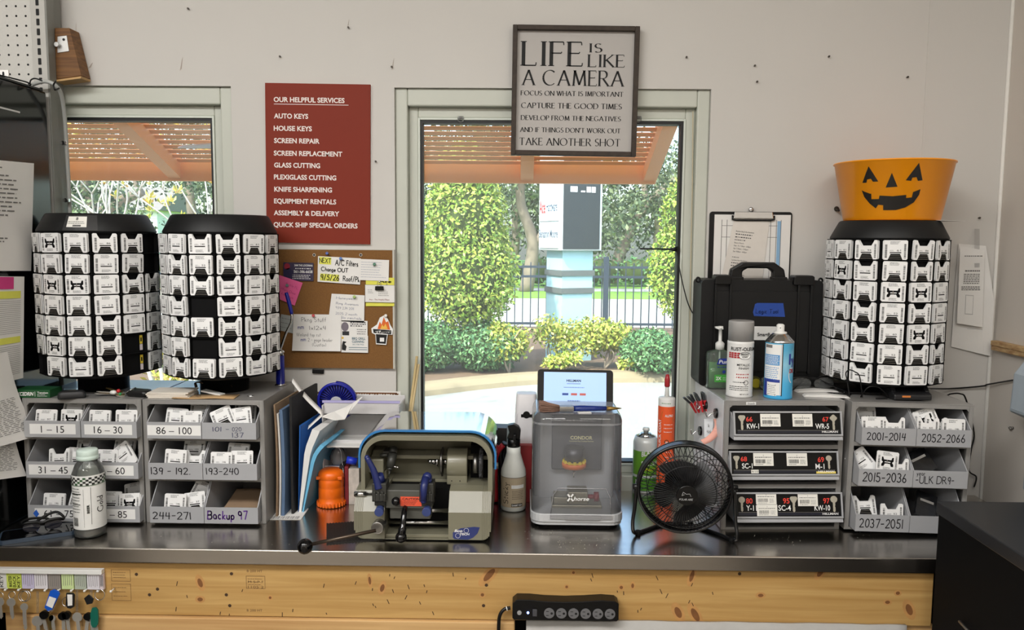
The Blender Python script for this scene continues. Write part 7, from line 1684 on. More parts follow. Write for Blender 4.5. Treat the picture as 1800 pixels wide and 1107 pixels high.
# ------------------------------------------------------------------ magnetic hooks and clips on the side of the three-drawer unit
XS = wx0
def sp(px, py):
    d = ray(px, py); n = Vector((-math.cos(R(2.5)), -math.sin(R(2.5)), 0)); o = Vector((wx0, YO, 0)); c = Vector((0, 0, CAM_H))
    return c + d*((o - c).dot(n)/d.dot(n))
redp = mat('clip_red', (196, 36, 40), .35); blk = black_m
for i, (x0, y0, x1, y1, l) in enumerate(((1196, 688, 1214, 722, 'red and black spring clip on the unit side, farthest from the viewer'), (1204, 689, 1221, 725, 'red and black spring clip on the unit side, middle of three'), (1222, 683, 1226, 722, 'widest red and black spring clip on the unit side, nearest of three'))):
    a = sp(x0, y0); b = sp(x1, y1)
    a = PX(max(x0, 1210) if i < 2 else x0, y0, XS - .004); ay = 2.12 - i*.03; zt_ = P(1215, 688, ay).z; zb2 = P(1215, 722, ay).z
    root = thing('spring_clip', l, 'clip', (XS - math.tan(R(2.5))*(ay - YO), ay, zb2), (0, R([-24, -20, -6][i]), R(2.5)), 'spring clips')
    hh = zt_ - zb2; ww = [.006, .006, .011][i]
    for s in (-1, 1):
        m = MB(); m.prism([(-.003 - (0 if s < 0 else .011), .0), (-.008 - (0 if s < 0 else .011), hh*.58), (-.001 - (0 if s < 0 else .011), hh*.62), (.001*0 - .001 - (0 if s < 0 else .009), 0)], -ww, ww); m.build('jaw', [redp], root, bevel=.0012)
        m = MB(); m.prism([(-.008 - (0 if s < 0 else .012), hh*.58), (-.010 - (0 if s < 0 else .02), hh), (-.003 - (0 if s < 0 else .02), hh), (-.001 - (0 if s < 0 else .012), hh*.58)], -ww*.9, ww*.9); m.build('grip', [mat('grip_black', (46, 50, 52), .3)], root, bevel=.0015)
for i, (x, y, s, l) in enumerate(((1243, 712, .011, 'round magnetic hook on the window-lit unit side, the higher and farther one'), (1261, 726, .0125, 'round magnetic hook on the window-lit unit side, the nearer one next to the front corner'), (1233, 757, .0125, 'black round magnetic hook holding the paper tags on the unit side'))):
    p = sp(x, y); root = thing('magnetic_hook', l, 'hook', p, (0, 0, R(2.5)), 'magnetic hooks')
    m = MB(); m.cyl((0, 0, 0), (-.007, 0, 0), s, s*.95, n=24); m.build('magnet', [black_m], root)
    m = MB(); m.tube(curve([(-.007, 0, 0), (-.016, 0, -.002), (-.024, 0, -.010), (-.028, 0, -.004), (-.028, 0, .004)], 4), .0016, 7); m.build('hook', [chrome_m], root)
p = P(1250, 740, 1.965); root = thing('paper_tag', 'folded pink and white paper tags hanging on the side of the three-drawer unit', 'tag', p)
q = lambda x, y, Y: P(x, y, Y) - p
m = MB(); m.add([q(1238, 768, 1.975), q(1252, 769, 1.975), q(1254, 736, 1.975), q(1238, 736, 1.975)], [(0,1,2,3)]); f = plane_fn(q(1238, 768, 1.9735), lift=0); m.use(1); m.strokes('k', f, .009, .026, .008); m.strokes('46', f, .006, .010, .008); m.build('white_tag', [mat('tag_paper', (232, 236, 240), .8), grey_ink], root)
m = MB(); ea = curve([q(1254, 736, 1.97), q(1256, 748, 1.965), q(1250, 760, 1.96), q(1240, 769, 1.955), q(1231, 773, 1.95)], 4); eb = curve([q(1266, 736, 1.955), q(1268, 750, 1.95), q(1262, 765, 1.95), q(1250, 776, 1.945), q(1238, 781, 1.94)], 4)
m.rings([[a, b, b + Vector((0, .0008, 0)), a + Vector((0, .0008, 0))] for a, b in zip(ea, eb)], True, True); m.build('pink_tag', [mat('salmon_paper', (240, 176, 160), .8)], root)
# ------------------------------------------------------------------ antenna stick and hooks on the big window, cable
gy = YW + .03
p = P(1187, 438, gy); root = thing('antenna', 'thin black stick antenna on the right edge of the big window', 'antenna', p)
m = MB(); q = P(1125, 437, gy - .02) - p; m.tube([Vector((.003, -.004, 0)), Vector((-.006, -.006, 0)), q*.15, q*.5, q], [.006, .0055, .0028, .0022, .0024], 10); m.cyl((.004, .004, 0), (.004, -.008, 0), .008, n=16); m.build('rod', [black_m], root)
m = MB(); pts = [Vector((.004, -.004, -.006)), P(1196, 480, gy - .02) - p, P(1210, 535, YW - .006) - p, P(1226, 562, YW - .008) - p]; m.tube(curve(pts, 6), .0016, 7); m.build('antenna_cable', [black_m], root)
cable('cord', 'cream string hanging down the right frame of the big window', [P(1218, 196, YW + .018), P(1217, 320, YW + .018), P(1214, 470, YW + .018), P(1213, 560, YW + .018), P(1214, 620, YW + .018), P(1217, 664, YW + .018)], .0016, mat('string_cream', (196, 186, 158), .8), 'string')
for x, l in ((810, 'small clear hook at the top of the big window, left of the framed sign'), (1122, 'small clear hook at the top of the big window, right of the framed sign')):
    p = P(x, 207, YW + .03); root = thing('clear_hook', l, 'hook', p); m = MB(); m.box(-.008, .008, -.004, .0, -.004, .004); m.tube([(-.008, -.003, 0), (-.007, -.005, -.009), (0, -.006, -.013), (.007, -.005, -.009), (.008, -.003, 0)], .001, 6); m.use(1).box(-.004, .004, -.0055, -.004, -.003, .003)
    m.build('hook_body', [glassy('clear_plastic', (236, 240, 238), .25, .1), grey_ink], root)

# metal filings scattered on the steel top
m = MB(); rn = random.Random(12)
for cx, cy, sx_, sy_, n in ((1030, 955, 50, 10, 34), (950, 935, 40, 14, 20), (1350, 950, 60, 12, 20), (1520, 942, 16, 8, 10), (400, 950, 120, 14, 8)):
    for _ in range(n):
        p = PZ(cx + rn.uniform(-sx_, sx_), min(966, cy + rn.uniform(-sy_, sy_)), ZC); a = rn.uniform(0, PI); l = rn.uniform(.0008, .0022)
        m.add([(p.x + l*math.cos(a + k*PI/2)*(1 if k % 2 else .5), p.y + l*math.sin(a + k*PI/2)*(1 if k % 2 else .5), ZC + .0004 + .0003*(k == 1)) for k in range(4)], [(0,1,2,3)])
m.build('metal_filings', [mat('filings', (232, 226, 210), .4)], label='tiny bright metal filings scattered over the steel bench top', cat='filings', kind='stuff')
p = PX(1781, 752, XR); m = MB(); m.cyl((0, 0, 0), (-.006, 0, 0), .0035, n=12); m.cyl((-.006, 0, 0), (-.010, 0, -.002), .005, .004, n=12)
m.build('wall_screw', [zinc_m], loc=p, label='bright screw in the right wall under the dispenser cord', cat='screw')
# ------------------------------------------------------------------ shelving upright with pegboard at the left edge
gY = 2.13
peg_m = mat('pegboard_paint', (206, 204, 198), .55, var=.05, scale=160, bump=.1)
a = P(57, 60, gY); zl0 = .0; zl1 = 2.6
root = thing('pegboard', 'pale perforated pegboard panel at the upper left corner', 'pegboard', (a.x, gY, 1.2))
m = MB().box(-.9, 0, 0, .006, 0, 1.35); m.build('panel', [peg_m], root)
m = MB(); f = plane_fn((0, 0, 0), lift=.0005)
pitch = span(31, 47.5, 50, gY)
for i in range(6):
    for j in range(12):
        c = P(46.5 - 16.6*i, 0, gY); x = (P(44.5, 11, gY).x - a.x) - i*pitch; z = P(44.5, 11, gY).z - 1.2 - j*pitch + 2*pitch
        m.poly([(x + .0029*math.cos(k*PI/6), z + .0029*math.sin(k*PI/6)) for k in range(12)], f)
m.build('peg_holes', [ink_m], root, kind='stuff')
u0 = P(58, 100, gY - .01); u1 = P(83, 100, gY - .01); w = u1.x - u0.x
root = thing('shelving_upright', 'slotted grey steel shelving upright between pegboard and left window', 'upright', (u0.x, gY - .012, ZC))
m = MB().box(0, w, 0, .05, 0, 1.7); m.build('post', [mat('upright_grey', (188, 186, 180), .45)], root, bevel=.001)
m = MB(); f = plane_fn((0, 0, 0), lift=.0005); zp0 = P(70, 70, gY - .012).z; ps = span(60, 76.6, 70, gY)
cx = w*.5
for k in range(60):
    z = zp0 - ZC + .22 - k*ps
    if z < .02: break
    m.poly(rrect(cx - .0042, cx + .0042, z - .0085, z + .0085, .0015, 2), f)
m.build('slots', [ink_m], root, kind='stuff')
v1 = P(106, 250, gY + .05); 
m = MB(); xr = P(111, 300, gY + .04).x - u0.x; m.box(w + .001, xr, .03, .07, 0, 1.7); m.box(w + .001, w + .006, -.002, .03, 0, 1.7); m.build('side_channel', [mat('channel_grey', (128, 128, 122), .45)], root, bevel=.001)
for y in (252, 352): q = P(100, y, gY + .02); m = MB(); m.cyl((w + .02, .03, q.z - ZC), (w + .02, .02, q.z - ZC), .006, n=10); m.box(w + .012, w + .028, .022, .03, q.z - ZC - .004, q.z - ZC + .004); m.build('bolt', [chrome_m], root)
# wood block with metal plate
yb_ = YW - .05
z0 = P(125, 140, yb_).z; z1 = P(120, 50, yb_).z
root = thing('wood_bracket', 'brown tapered wood block with a metal plate on the wall above the left window', 'bracket', (P(105, 100, yb_).x, yb_, z0))
qx = lambda px, py: P(px, py, yb_).x - P(105, 100, yb_).x; qz = lambda py: P(120, py, yb_).z - z0
m = MB().prism([(qx(96, 139), 0), (qx(143, 134), qz(133)), (qx(122, 49), qz(49)), (qx(96, 49), qz(49))], 0, .046); m.build('block', [wood('stained_wood', (134, 92, 46), (92, 58, 26), 2.5)], root, bevel=.0015)
m = MB().prism([(qx(96, 140), -.006), (qx(142, 136), qz(137) - .001), (qx(143, 134), qz(133.3) - .001), (qx(96, 139), -.0012)], -.001, .046); m.build('pale_edge', [pine2], root)
m = MB(); m.use(0).prism([(qx(102, 93), qz(93)), (qx(122, 90), qz(90)), (qx(118, 63), qz(63)), (qx(102, 65), qz(65))], -.0025, 0); m.use(1).cyl((qx(113, 70), -.0025, qz(70)), (qx(113, 70), -.0032, qz(70)), .0035, n=12); m.use(0).cyl((qx(104, 80), -.014, qz(80)), (qx(104, 80), -.002, qz(80)), .006, n=12); m.build('metal_plate', [mat('plate_zinc', (206, 206, 204), .35, .6), ink_m], root)
# ------------------------------------------------------------------ black glossy cabinet at the left edge
XB = P(42, 830, YO).x - .02
zt_ = PX(70, 158, XB).z
root = thing('cabinet', 'tall glossy black cabinet at the left edge, hung with papers', 'cabinet', (XB, 1.0, 0))
yf = PX(82, 160, XB).y - 1.0
m = MB().box(-.5, 0, 0, yf, .0, zt_); m.build('body', [mat('cabinet_gloss', (8, 10, 10), .12)], root, bevel=.006)
m = MB().box(-.49, .001, .01, yf - .02, zt_ - .0005, zt_ + .004); m.build('top_edge', [mat('cabinet_top', (40, 42, 42), .4)], root)
m = MB(); q = PX(0, 188, XB); q2 = PX(34, 190, XB); m.box(.0, .0012, q.y - 1.0, q2.y - 1.0, q.z - .003, q.z + .001); m.build('chrome_strip', [mat('strip_light', (214, 214, 214), .3)], root)
# papers hung on the cabinet's side
def side_sheet(label, px, draw, lift, bend=0, cat='paper', mats=None, name='paper_sheet'):
    X = XB + .003 + lift
    q = [PX(a, b, X) for a, b in px]; o = q[3]
    m = MB(); n = 8
    L = lambda s, t: (q[3]*(1-s) + q[2]*s)*(1-t) + (q[0]*(1-s) + q[1]*s)*t - o
    def fn(s, t, l=0):
        v = L(s, t); v.x += l + bend*max(0, (1 - t*1.3))**2*(.3 + .7*s) + .004*s*s; return v
    m.use(0)
    for i in range(n):
        for j in range(n): m.add([fn(i/n, j/n), fn((i+1)/n, j/n), fn((i+1)/n, (j+1)/n), fn(i/n, (j+1)/n)], [(0,1,2,3)])
    draw(m, lambda a, b, l=0: fn(a, b, .0012 + l))
    return m.build(name, mats, loc=o, label=label, cat=cat)
side_m = [paper_m, grey_ink, mat('magenta_paper', (206, 60, 128), .8), hl]
def s1(m, f):
    m.use(1); rn = random.Random(2)
    for k, (z, xb) in enumerate([(.93, .5), (.86, .6), (.82, .72), (.78, .68), (.74, .75), (.70, .72), (.66, .74), (.62, .8), (.58, .66), (.54, .7), (.5, .6), (.34, .25), (.29, .6), (.26, .55), (.23, .48)]):
        x = .02
        while x < xb: w = min(rn.uniform(.04, .12), xb - x); m.rect(x, x + w, z, z + .012, f); x += w + .02
def s2(m, f):
    m.use(2).rect(.22, .8, .88, .995, f); m.use(3).rect(0, .93, .79, .86, f); m.rect(0, .93, .36, .42, f); m.use(1)
    for k in range(40):
        z = .06 + .018*k
        if .33 < z < .45: continue
        m.rect(.0, .93, z, z + .003, f)
def s3(m, f):
    m.use(1); rn = random.Random(5)
    for k in range(20):
        z = .1 + .02*k; x = .0
        while x < .85: w = rn.uniform(.04, .12); m.rect(x, min(x + w, .9), z, z + .006, f); x += w + .03
side_sheet('topmost white printed sheet on the side of the black cabinet', [(-60, 276), (57, 287), (52, 476), (-60, 476)], s1, .0, mats=side_m)
side_sheet('white list with yellow bands and a pink note on the black cabinet side', [(-60, 485), (40, 486), (38, 664), (-60, 690)], s2, .004, mats=side_m)
side_sheet('lowest curling white printed sheet on the side of the black cabinet', [(-60, 640), (10, 618), (44, 765), (-60, 800)], s3, .012, .03, mats=side_m)
side_sheet('second curling white sheet hanging under the lowest one on the black cabinet', [(-60, 700), (12, 700), (30, 836), (-60, 850)], s3, .007, .02, mats=side_m)
p = PX(36, 487, XB + .004); m = MB(); m.add([(0,0,.0), (.0,.07,-.004), (.002,.07,-.045), (0,0,-.048)], [(0,1,2,3)])
# metal bracket and wires on top of the cabinet
p = PX(16, 150, XB - .03); root = thing('metal_bracket', 'bright slotted metal bracket on top of the black cabinet before the pegboard', 'bracket', (p.x - .02, p.y, zt_ + .004))
m = MB(); m.use(0).box(-.05, .02, 0, .003, 0, .03); m.box(-.05, .02, 0, .03, 0, .002); m.use(1)
f = plane_fn((0, 0, 0), lift=.0006)
for x in (-.004, .007): m.poly(rrect(x - .0022, x + .0022, .004, .026, .002, 2), f)
for x, z in ((-.03, .012), (-.018, .02)): m.poly([(x + .003*math.cos(k*PI/4), z + .003*math.sin(k*PI/4)) for k in range(8)], f)
m.build('bracket_plate', [chrome_m, ink_m], root)
hose = mat('hose_grey', (176, 178, 174), .5)
cable('hose', 'pale grey hose bending over the upright and hanging down beside the left window', [P(58, 148, 2.09), P(78, 143, 2.08), P(96, 149, 2.08), P(107, 165, 2.10), P(113, 200, 2.13), P(117, 260, 2.15), P(121, 330, 2.16), P(124, 400, 2.17)], .0052, hose, 'hose')
cable('cable_tie', 'black cable tie ring around the grey hose', [P(98, 143, 2.07), P(94, 150, 2.06), P(97, 158, 2.06), P(104, 155, 2.08)], .0022)
cable('wire', 'thin black wire arching over the black cabinet top', [Vector((XB - .012, 1.85, zt_ + .0055)), P(46, 144, 1.95), P(52, 150, 1.97), P(54, 141, 1.98), P(62, 138, 1.99), P(74, 142, 1.99)], .0018)
# ------------------------------------------------------------------ clutter on top of the two left units
def tp(px, py): return PZ(px, py, ZT)
p = tp(52, 704); root = thing('medicine_box', 'green painkiller box at the left corner of the unit top', 'box', (P(21, 690, YO).x + .004, YO + .002, ZT), (0, 0, R(2)))
bw = P(83, 698, YO).x - P(21, 690, YO).x; bh = P(50, 690, YO).z - P(50, 704, YO).z
m = MB().box(0, bw, 0, .055, 0.0003, bh); m.build('carton', [mat('box_green', (28, 84, 44), .45)], root, bevel=.0006)
m = MB(); f = plane_fn((0, 0, 0), lift=.0006); m.text('EXCEDRIN', f, bw*.03, bh*.3, bh*.45, bw*.5, weight=.03, shear=.2); m.rect(bw*.58, bw*.592, bh*.2, bh*.8, f); m.text('Tension', f, bw*.65, bh*.55, bh*.24, bw*.3, weight=.02); lines(m, f, bw*.65, bw*.95, bh*.15, bh*.5, 2, bh*.06, 2); m.build('carton_print', [strip_m], root)
p = tp(120, 702); m = MB(); m.rings([[(x*q, y*q, z) for x, y in rrect(-.03, .03, -.012, .012, .008, 4)] for q, z in ((1, 0), (1.03, .006), (.98, .014), (.8, .018))], True, True); m.build('lighter_case', [mat('case_dark', (38, 38, 40), .5)], loc=p + Vector((0, .016, .0002)), rot=(0, 0, R(24)), label='dark rounded case lying right of the green medicine box', cat='case')
m = MB(); m.box(-.03, .03, -.012, .012, 0, .002); m.build('foil_pack', [chrome_m], loc=tp(96, 692) + Vector((0, .05, .0003)), rot=(0, 0, R(18)), label='crumpled silver foil strip behind the dark rounded case', cat='foil')
# bunch of keys with car fob
def real_key(m, M, l=.052, head=.011):
    m.at(M); n = 14; pts = [(head*math.cos(R(35 + 290*i/n) ), head*math.sin(R(35 + 290*i/n))) for i in range(n+1)]
    pts = pts + [(head*.8 + (l - head)*.0, -.004), (l*.75, -.004), (l*.78, -.0015), (l*.84, -.004), (l*.9, -.001), (l - .006, -.003), (l, 0), (l - .005, .004), (head*.8, .004)]
    m.prism(pts, 0, .002, 'z'); m.at()
brass = mat('key_brass', (176, 150, 96), .32, .9, var=.1); nick = mat('key_nickel', (186, 182, 174), .4, .55, var=.08)
p = tp(200, 698); root = thing('key_bunch', 'bunch of house keys with red, white and green charms on the left unit top', 'keys', p + Vector((0, .02, .0004)))
m = MB(); m.tube([(.03 + .014*math.cos(i*PI/10), .002 + .014*math.sin(i*PI/10), .012 + .008*math.cos(i*PI/10)) for i in range(20)], .0011, 6, True); m.build('ring', [chrome_m], root)
for i, (a, zz) in enumerate(((168, .001), (182, .0035), (196, .006), (150, .008), (205, .001))):
    m = MB(); real_key(m, Matrix.Translation((.012 - .004*i, .004*(i-2), zz)) @ Matrix.Rotation(R(a), 4, 'Z') @ Matrix.Rotation(R(-6), 4, 'Y')); m.build('key', [brass if i % 2 else nick], root)
m = MB(); m.use(0).ball((-.005, -.012, .010), .007, 10, 1.3, 1, .8); m.use(1).ball((.008, -.012, .014), .005, 10); m.use(2).ball((.012, -.012, .006), .004, 10); m.build('charm', [white_m, mat('charm_red', (190, 40, 44), .4), mat('charm_green', (50, 140, 80), .4)], root)
p = tp(234, 699); m = MB(); m.rings([[(x*q, y*q, z) for x, y in rrect(-.031, .031, -.017, .017, .012, 4)] for q, z in ((.9, 0), (1, .005), (1, .011), (.86, .016))], True, True); m.build('car_fob', [mat('fob_black', (18, 18, 19), .35, var=.2, scale=300)], loc=p + Vector((.006, .022, .0003)), rot=(0, 0, R(-14)), label='black car key fob right of the key bunch', cat='key fob')
# stack of paper booklets, kraft strap
wk = mat('booklet_paper', (226, 218, 206), .75); kr = mat('kraft_paper', (156, 130, 104), .8, var=.1)
for i, (x, y, rz, l) in enumerate(((294, 701, 3, 'bottom cream booklet of the small stack on the left units'), (292, 701, 1, 'second cream booklet from the bottom of the small stack on the left units'), (290, 701, -1, 'third cream booklet from the bottom of the small stack on the left units'), (293, 701, 2, 'top cream booklet of the small stack on the left units'))):
    p = tp(x, y); m = MB().box(-.05, .05, -.02, .05, 0, .0034); m.build('booklet', [wk], loc=(p.x, p.y + .024, ZT + .0004 + .0037*i), rot=(0, 0, R(rz)), bevel=.0006, label=l, cat='booklet', group='booklets in a small stack')
p = tp(362, 702); m = MB(); m.rings([[(x, -.028, .001 + .0008*math.sin(x*60)), (x, .02, .002 + .0006*math.sin(x*40)), (x, .02, .0032 + .0006*math.sin(x*40)), (x, -.028, .0022 + .0008*math.sin(x*60))] for x in [(-.075 + .015*i) for i in range(11)]], True, True); m.use(1).strokes('9:30', plane_fn((0, -.028, .004), (1,0,0), (0,1,.1)), -.035, .004, .012); m.build('kraft_card', [mat('kraft_light', (186, 152, 108), .8), hw_], loc=p + Vector((-.01, .03, .0003)), rot=(0, 0, R(3)), label='tan kraft card lying at the front of the left unit top', cat='card')
strapm = mat('strap_brown', (96, 76, 56), .6)
m = MB(); q = curve([(-.05, 0, .012), (-.052, .003, .024), (-.03, .006, .022), (0, .004, .014), (.02, .0, .022), (.038, .003, .022), (.042, .006, .008), (.02, .0, .006)], 5)
m.rings([[v + Vector((0, -.008, 0)), v + Vector((0, .008, 0)), v + Vector((0, .008, .0016)), v + Vector((0, -.008, .0016))] for v in q], True, True)
m.build('strap', [strapm], loc=tp(366, 696) + Vector((0, .05, .0)), label='looped brown strap lying before the middle carousel foot', cat='strap')
m = MB(); m.box(-.03, .03, -.009, .009, 0, .004); m.build('white_tag', [white_m], loc=tp(366, 699) + Vector((.0, .03, .0055)), rot=(0, R(6), R(-20)), label='white plastic tag lying on the tan kraft card', cat='tag')
m = MB(); m.tube([(.008*math.cos(i*PI/8), .005*math.sin(i*PI/8), .0015) for i in range(16)], .0011, 6, True); m.build('wire_ring', [chrome_m], loc=tp(441, 697), label='tiny bright wire ring at the right front of the unit top', cat='ring')
# light blue papers lying on the unit tops at the window
for i, (x, y, l) in enumerate(((236, 680, 'pale blue sheet lying on the unit tops between the two left carousels, the left one'), (300, 680, 'pale blue sheet lying on the unit tops between the two left carousels, the right one'))):
    p = tp(x, y); m = MB().box(-.06, .06, -.05, .05, 0, .0008); m.build('blue_sheet', [mat('pale_blue_sheet', (196, 218, 226), .6)], loc=(p.x, 2.09, ZT + .0002), rot=(0, 0, R(6 - 10*i)), label=l, cat='paper') if 0 else None
# ------------------------------------------------------------------ flexible magnetic pick-up light
hx_ = P(496, 668, 2.10); root = thing('flexible_lamp', 'blue flexible-neck work lamp standing at the right back corner of the left units', 'lamp', (P(493, 668, 2.10).x, 2.10, ZT))
k = span(480, 481, 640, 2.10)
hH = P(495, 617, 2.10).z - ZT
bl = mat('lamp_blue', (20, 30, 130), .3)
m = MB(); m.lathe([(.0125, 0), (.0135, .004), (.0115, .006), (.0112, hH*.9)], 20); m.build('handle', [bl], root)
m = MB(); m.lathe([(.014, 0), (.0145, .0045), (.012, .006)], 20); m.lathe([(.0115, hH*.88), (.0115, hH), (.007, hH + .004)], 20); m.build('collar', [chrome_m], root)
o = Vector((P(493, 668, 2.10).x, 2.10, ZT)); g1 = [P(x, y, 2.10) - o for x, y in ((495, 617), (496, 605), (503, 585), (512, 566), (513, 552))]; g1[0] = Vector((0, 0, hH))
m = MB(); m.tube(curve(g1, 6), .0033, 10); m.build('gooseneck', [chrome_m], root)
g2 = [P(x, y, 2.10) - o for x, y in ((513, 552), (509, 535), (503, 514))]; m = MB(); m.tube(curve(g2, 4), [.0042, .0046, .005, .005, .0052, .0052, .005, .0048, .0045], 12); m.build('lamp_head', [bl], root)
# ------------------------------------------------------------------ folders and papers right of the left units
ux = ux3 + .006
def leaning(label, cat, x0, thick, y0, y1, h, m_, name, lean=0, rz=0, bow=0):
    m = MB(); rr_ = []
    for i in range(9):
        t = i/8; off = math.tan(R(lean))*h*t + bow*math.sin(t*PI)
        rr_.append([(off, 0, h*t), (off + thick, 0, h*t), (off + thick, y1 - y0, h*t), (off, y1 - y0, h*t)])
    m.rings(rr_, True, False)
    return m.build(name, [m_], loc=(x0, y0, ZC), rot=(0, 0, R(rz)), label=label, cat=cat)
hP = P(490, 700, 2.0).z - ZC
leaning('worn brown paper folder standing against the side of the left units', 'folder', ux + .002, .004, 1.95, 2.17, hP*.98, kr, 'folder', 0, -2, .004)
leaning('white paper pad standing between the brown folder and the blue-grey folder', 'paper', ux + .0085, .004, 1.955, 2.165, hP*.9, paper_m, 'paper_pad', 0, -2, .004)
leaning('blue-grey folder standing beside the white paper pad', 'folder', ux + .0145, .008, 1.955, 2.16, hP*.93, mat('folder_bluegrey', (92, 116, 148), .7), 'folder', 0, -2, .004)
m = MB().box(0, .006, 0, .2, 0, hP*1.03)
m.build('plain_board', [mat('panel_black', (20, 18, 18), .7, var=.4, scale=60)], loc=(ux + .036, 1.97, ZC), rot=(0, 0, R(-4)), label='black board with chipped edge standing behind the blue folder', cat='board')  # plain black panel standing on edge, nothing displayed on it
fx0 = P(527, 890, 2.0).x
hB = P(540, 745, 2.0).z - ZC
m = MB(); fl_ = [(0, mat('folder_blue', (24, 92, 176), .5)), ]
for i, (nm, col, dx, th, hh, ln, l, ct) in enumerate((('folder', (26, 96, 178), 0, .002, 1.0, 1, 'bright blue paper folder standing left of the orange lantern', 'folder'), ('paper_stack', (232, 232, 230), .0035, .016, .96, 5, 'thick stack of white papers spilling out of the bright blue folder', 'paper'), ('folder', (110, 184, 222), .021, .009, .84, 4.6, 'light blue folder cover bent over the right side of the white papers', 'folder'))):
    m = MB(); rr_ = []
    for k in range(11):
        t = k/10; spread = dx*(.5 + .9*t) ; off = math.tan(R(ln + 1))*hB*hh*t*.9 + spread + .030*max(0, t - .75)*(i > 0)*2; th_ = th*(.35 + .9*t)
        zz = hB*hh*t - (.02*max(0, t - .85)*4 if i == 2 else 0)
        rr_.append([(off, 0, zz), (off + th_, 0, zz - .004*t), (off + th_, .17, zz), (off, .17, zz)])
    m.rings(rr_, True, False)
    m.build(nm, [mat('stationery_%d' % i, col, .6, var=.04)], loc=(fx0, 1.985, ZC), rot=(0, 0, R(-5)), label=l, cat=ct)
p = PZ(500, 908, ZC); q = MB(); q.box(-.06, .035, -.022, .06, 0, .0008); q.use(1)
f = lambda a, b, l=0: (a, b, .0012)
for k in range(22): q.rect(-.058 + .004*k, -.0565 + .004*k + .001*(k % 3), -.02, .0, f)
q.build('barcode_sheet', [paper_m, mat('light_grey_ink', (170, 168, 166), .8)], loc=(p.x + .012, p.y + .0, ZC + .0004), rot=(0, 0, R(2)), label='white sheet with grey barcode stripes lying on the bench beside the left units', cat='paper')
# white tray organiser behind, with folded papers, fan and a pattern edged sheet
ty = 2.175
tr = mat('tray_white', (206, 204, 204), .45)
xa, xb_ = P(572, 750, 2.10).x, P(706, 750, 2.10).x
root = thing('letter_tray', 'pale plastic letter tray standing against the wall behind the key duplicator', 'tray', (xa, 2.062, ZC))
w = xb_ - xa; h1 = P(600, 706, 2.07).z - ZC
m = MB(); m.box(0, w, .105, .11, 0, h1); m.box(0, .004, .0, .105, 0, h1*.97); m.box(w - .004, w, .0, .105, 0, h1*.97); m.build('frame', [tr], root, bevel=.002)
for zf_ in (.30, .56, .87): m = MB(); m.box(.004, w - .004, .01, .105, h1*zf_, h1*zf_ + .004); m.box(.004, w - .004, .01, .013, h1*zf_, h1*zf_ + (.016 if zf_ < .8 else .032)); m.build('shelf', [tr], root, bevel=.001)
m = MB().box(.0, w, .008, .0125, h1*.87 + .0325, h1*.87 + .0385); m.build('lilac_strip', [mat('lilac_edge', (176, 170, 214), .6)], root)
# patterned-edge sheet above it
a = P(490, 712, 2.19); b = P(704, 688, 2.19)
m = MB(); m.use(0).box(0, b.x - a.x, 0, .002, 0, b.z - a.z); f = plane_fn((0, 0, 0), lift=.0005); rn = random.Random(9); W_, H_ = b.x - a.x, b.z - a.z
m.use(1)
for k in range(44): x = W_*(.03 + .94*k/44); d = rn.uniform(.002, .006); m.poly([(x, H_*.86), (x + .004, H_*.86 - d), (x + .008, H_*.84), (x + .008, H_*.92), (x, H_*.92)], f)
for k in range(5): m.poly([(W_*.955, H_*(.15 + .15*k)), (W_*.98, H_*(.15 + .15*k)), (W_*.985, H_*(.27 + .15*k)), (W_*.95, H_*(.25 + .15*k))], f)
m.use(2).rect(W_*.05, W_*.98, 0, H_*.14, f)
m.build('bordered_sheet', [paper_m, mat('border_brown', (112, 72, 42), .7), mat('lilac_edge', (176, 170, 214), .6)], loc=a, label='white sheet with a brown ornamental border above the letter tray', cat='paper')
# small blue round fan
kY2 = 2.11; fc2 = P(592, 705, kY2); r = (P(625, 700, kY2).x - P(561, 700, kY2).x)/2
root = thing('mini_fan', 'small round royal blue fan standing in the tray below the cork board', 'fan', fc2, (R(8), 0, 0))
bf_ = mat('fan_blue', (26, 34, 150), .3)
m = MB(); m.tube([(r*math.cos(i*PI/20), 0, r*math.sin(i*PI/20)) for i in range(40)], .0042, 8, True)
m.build('rim', [bf_], root)
m = MB()
for k in range(36):
    a = k*PI/18; m.tube([(r*.3*math.cos(a), -.006, r*.3*math.sin(a)), (r*.7*math.cos(a + .08), -.006, r*.7*math.sin(a + .08)), (r*.97*math.cos(a + .16), 0, r*.97*math.sin(a + .16))], .0011, 5)
m.build('grille', [bf_], root)
m = MB(); m.cyl((0, -.009, 0), (0, -.004, 0), r*.32, n=24); m.build('hub', [mat('hub_silver', (196, 196, 200), .35)], root)
m = MB(); m.cyl((0, .004, 0), (0, .007, 0), r*.96, n=36); m.build('back_disc', [mat('fan_dark_blue', (14, 18, 74), .4)], root)
m = MB(); q_ = [(r*1.06*math.cos(R(a)), .002, r*1.06*math.sin(R(a))) for a in range(10, 100, 10)]; m.rings([[Vector(v)*1.0 + Vector((0, -.006, 0)), Vector(v)*1.0 + Vector((0, .006, 0)), Vector(v)*1.05 + Vector((0, .006, 0)), Vector(v)*1.05 + Vector((0, -.006, 0))] for v in q_], True, True); m.build('stand_arc', [bf_], root)
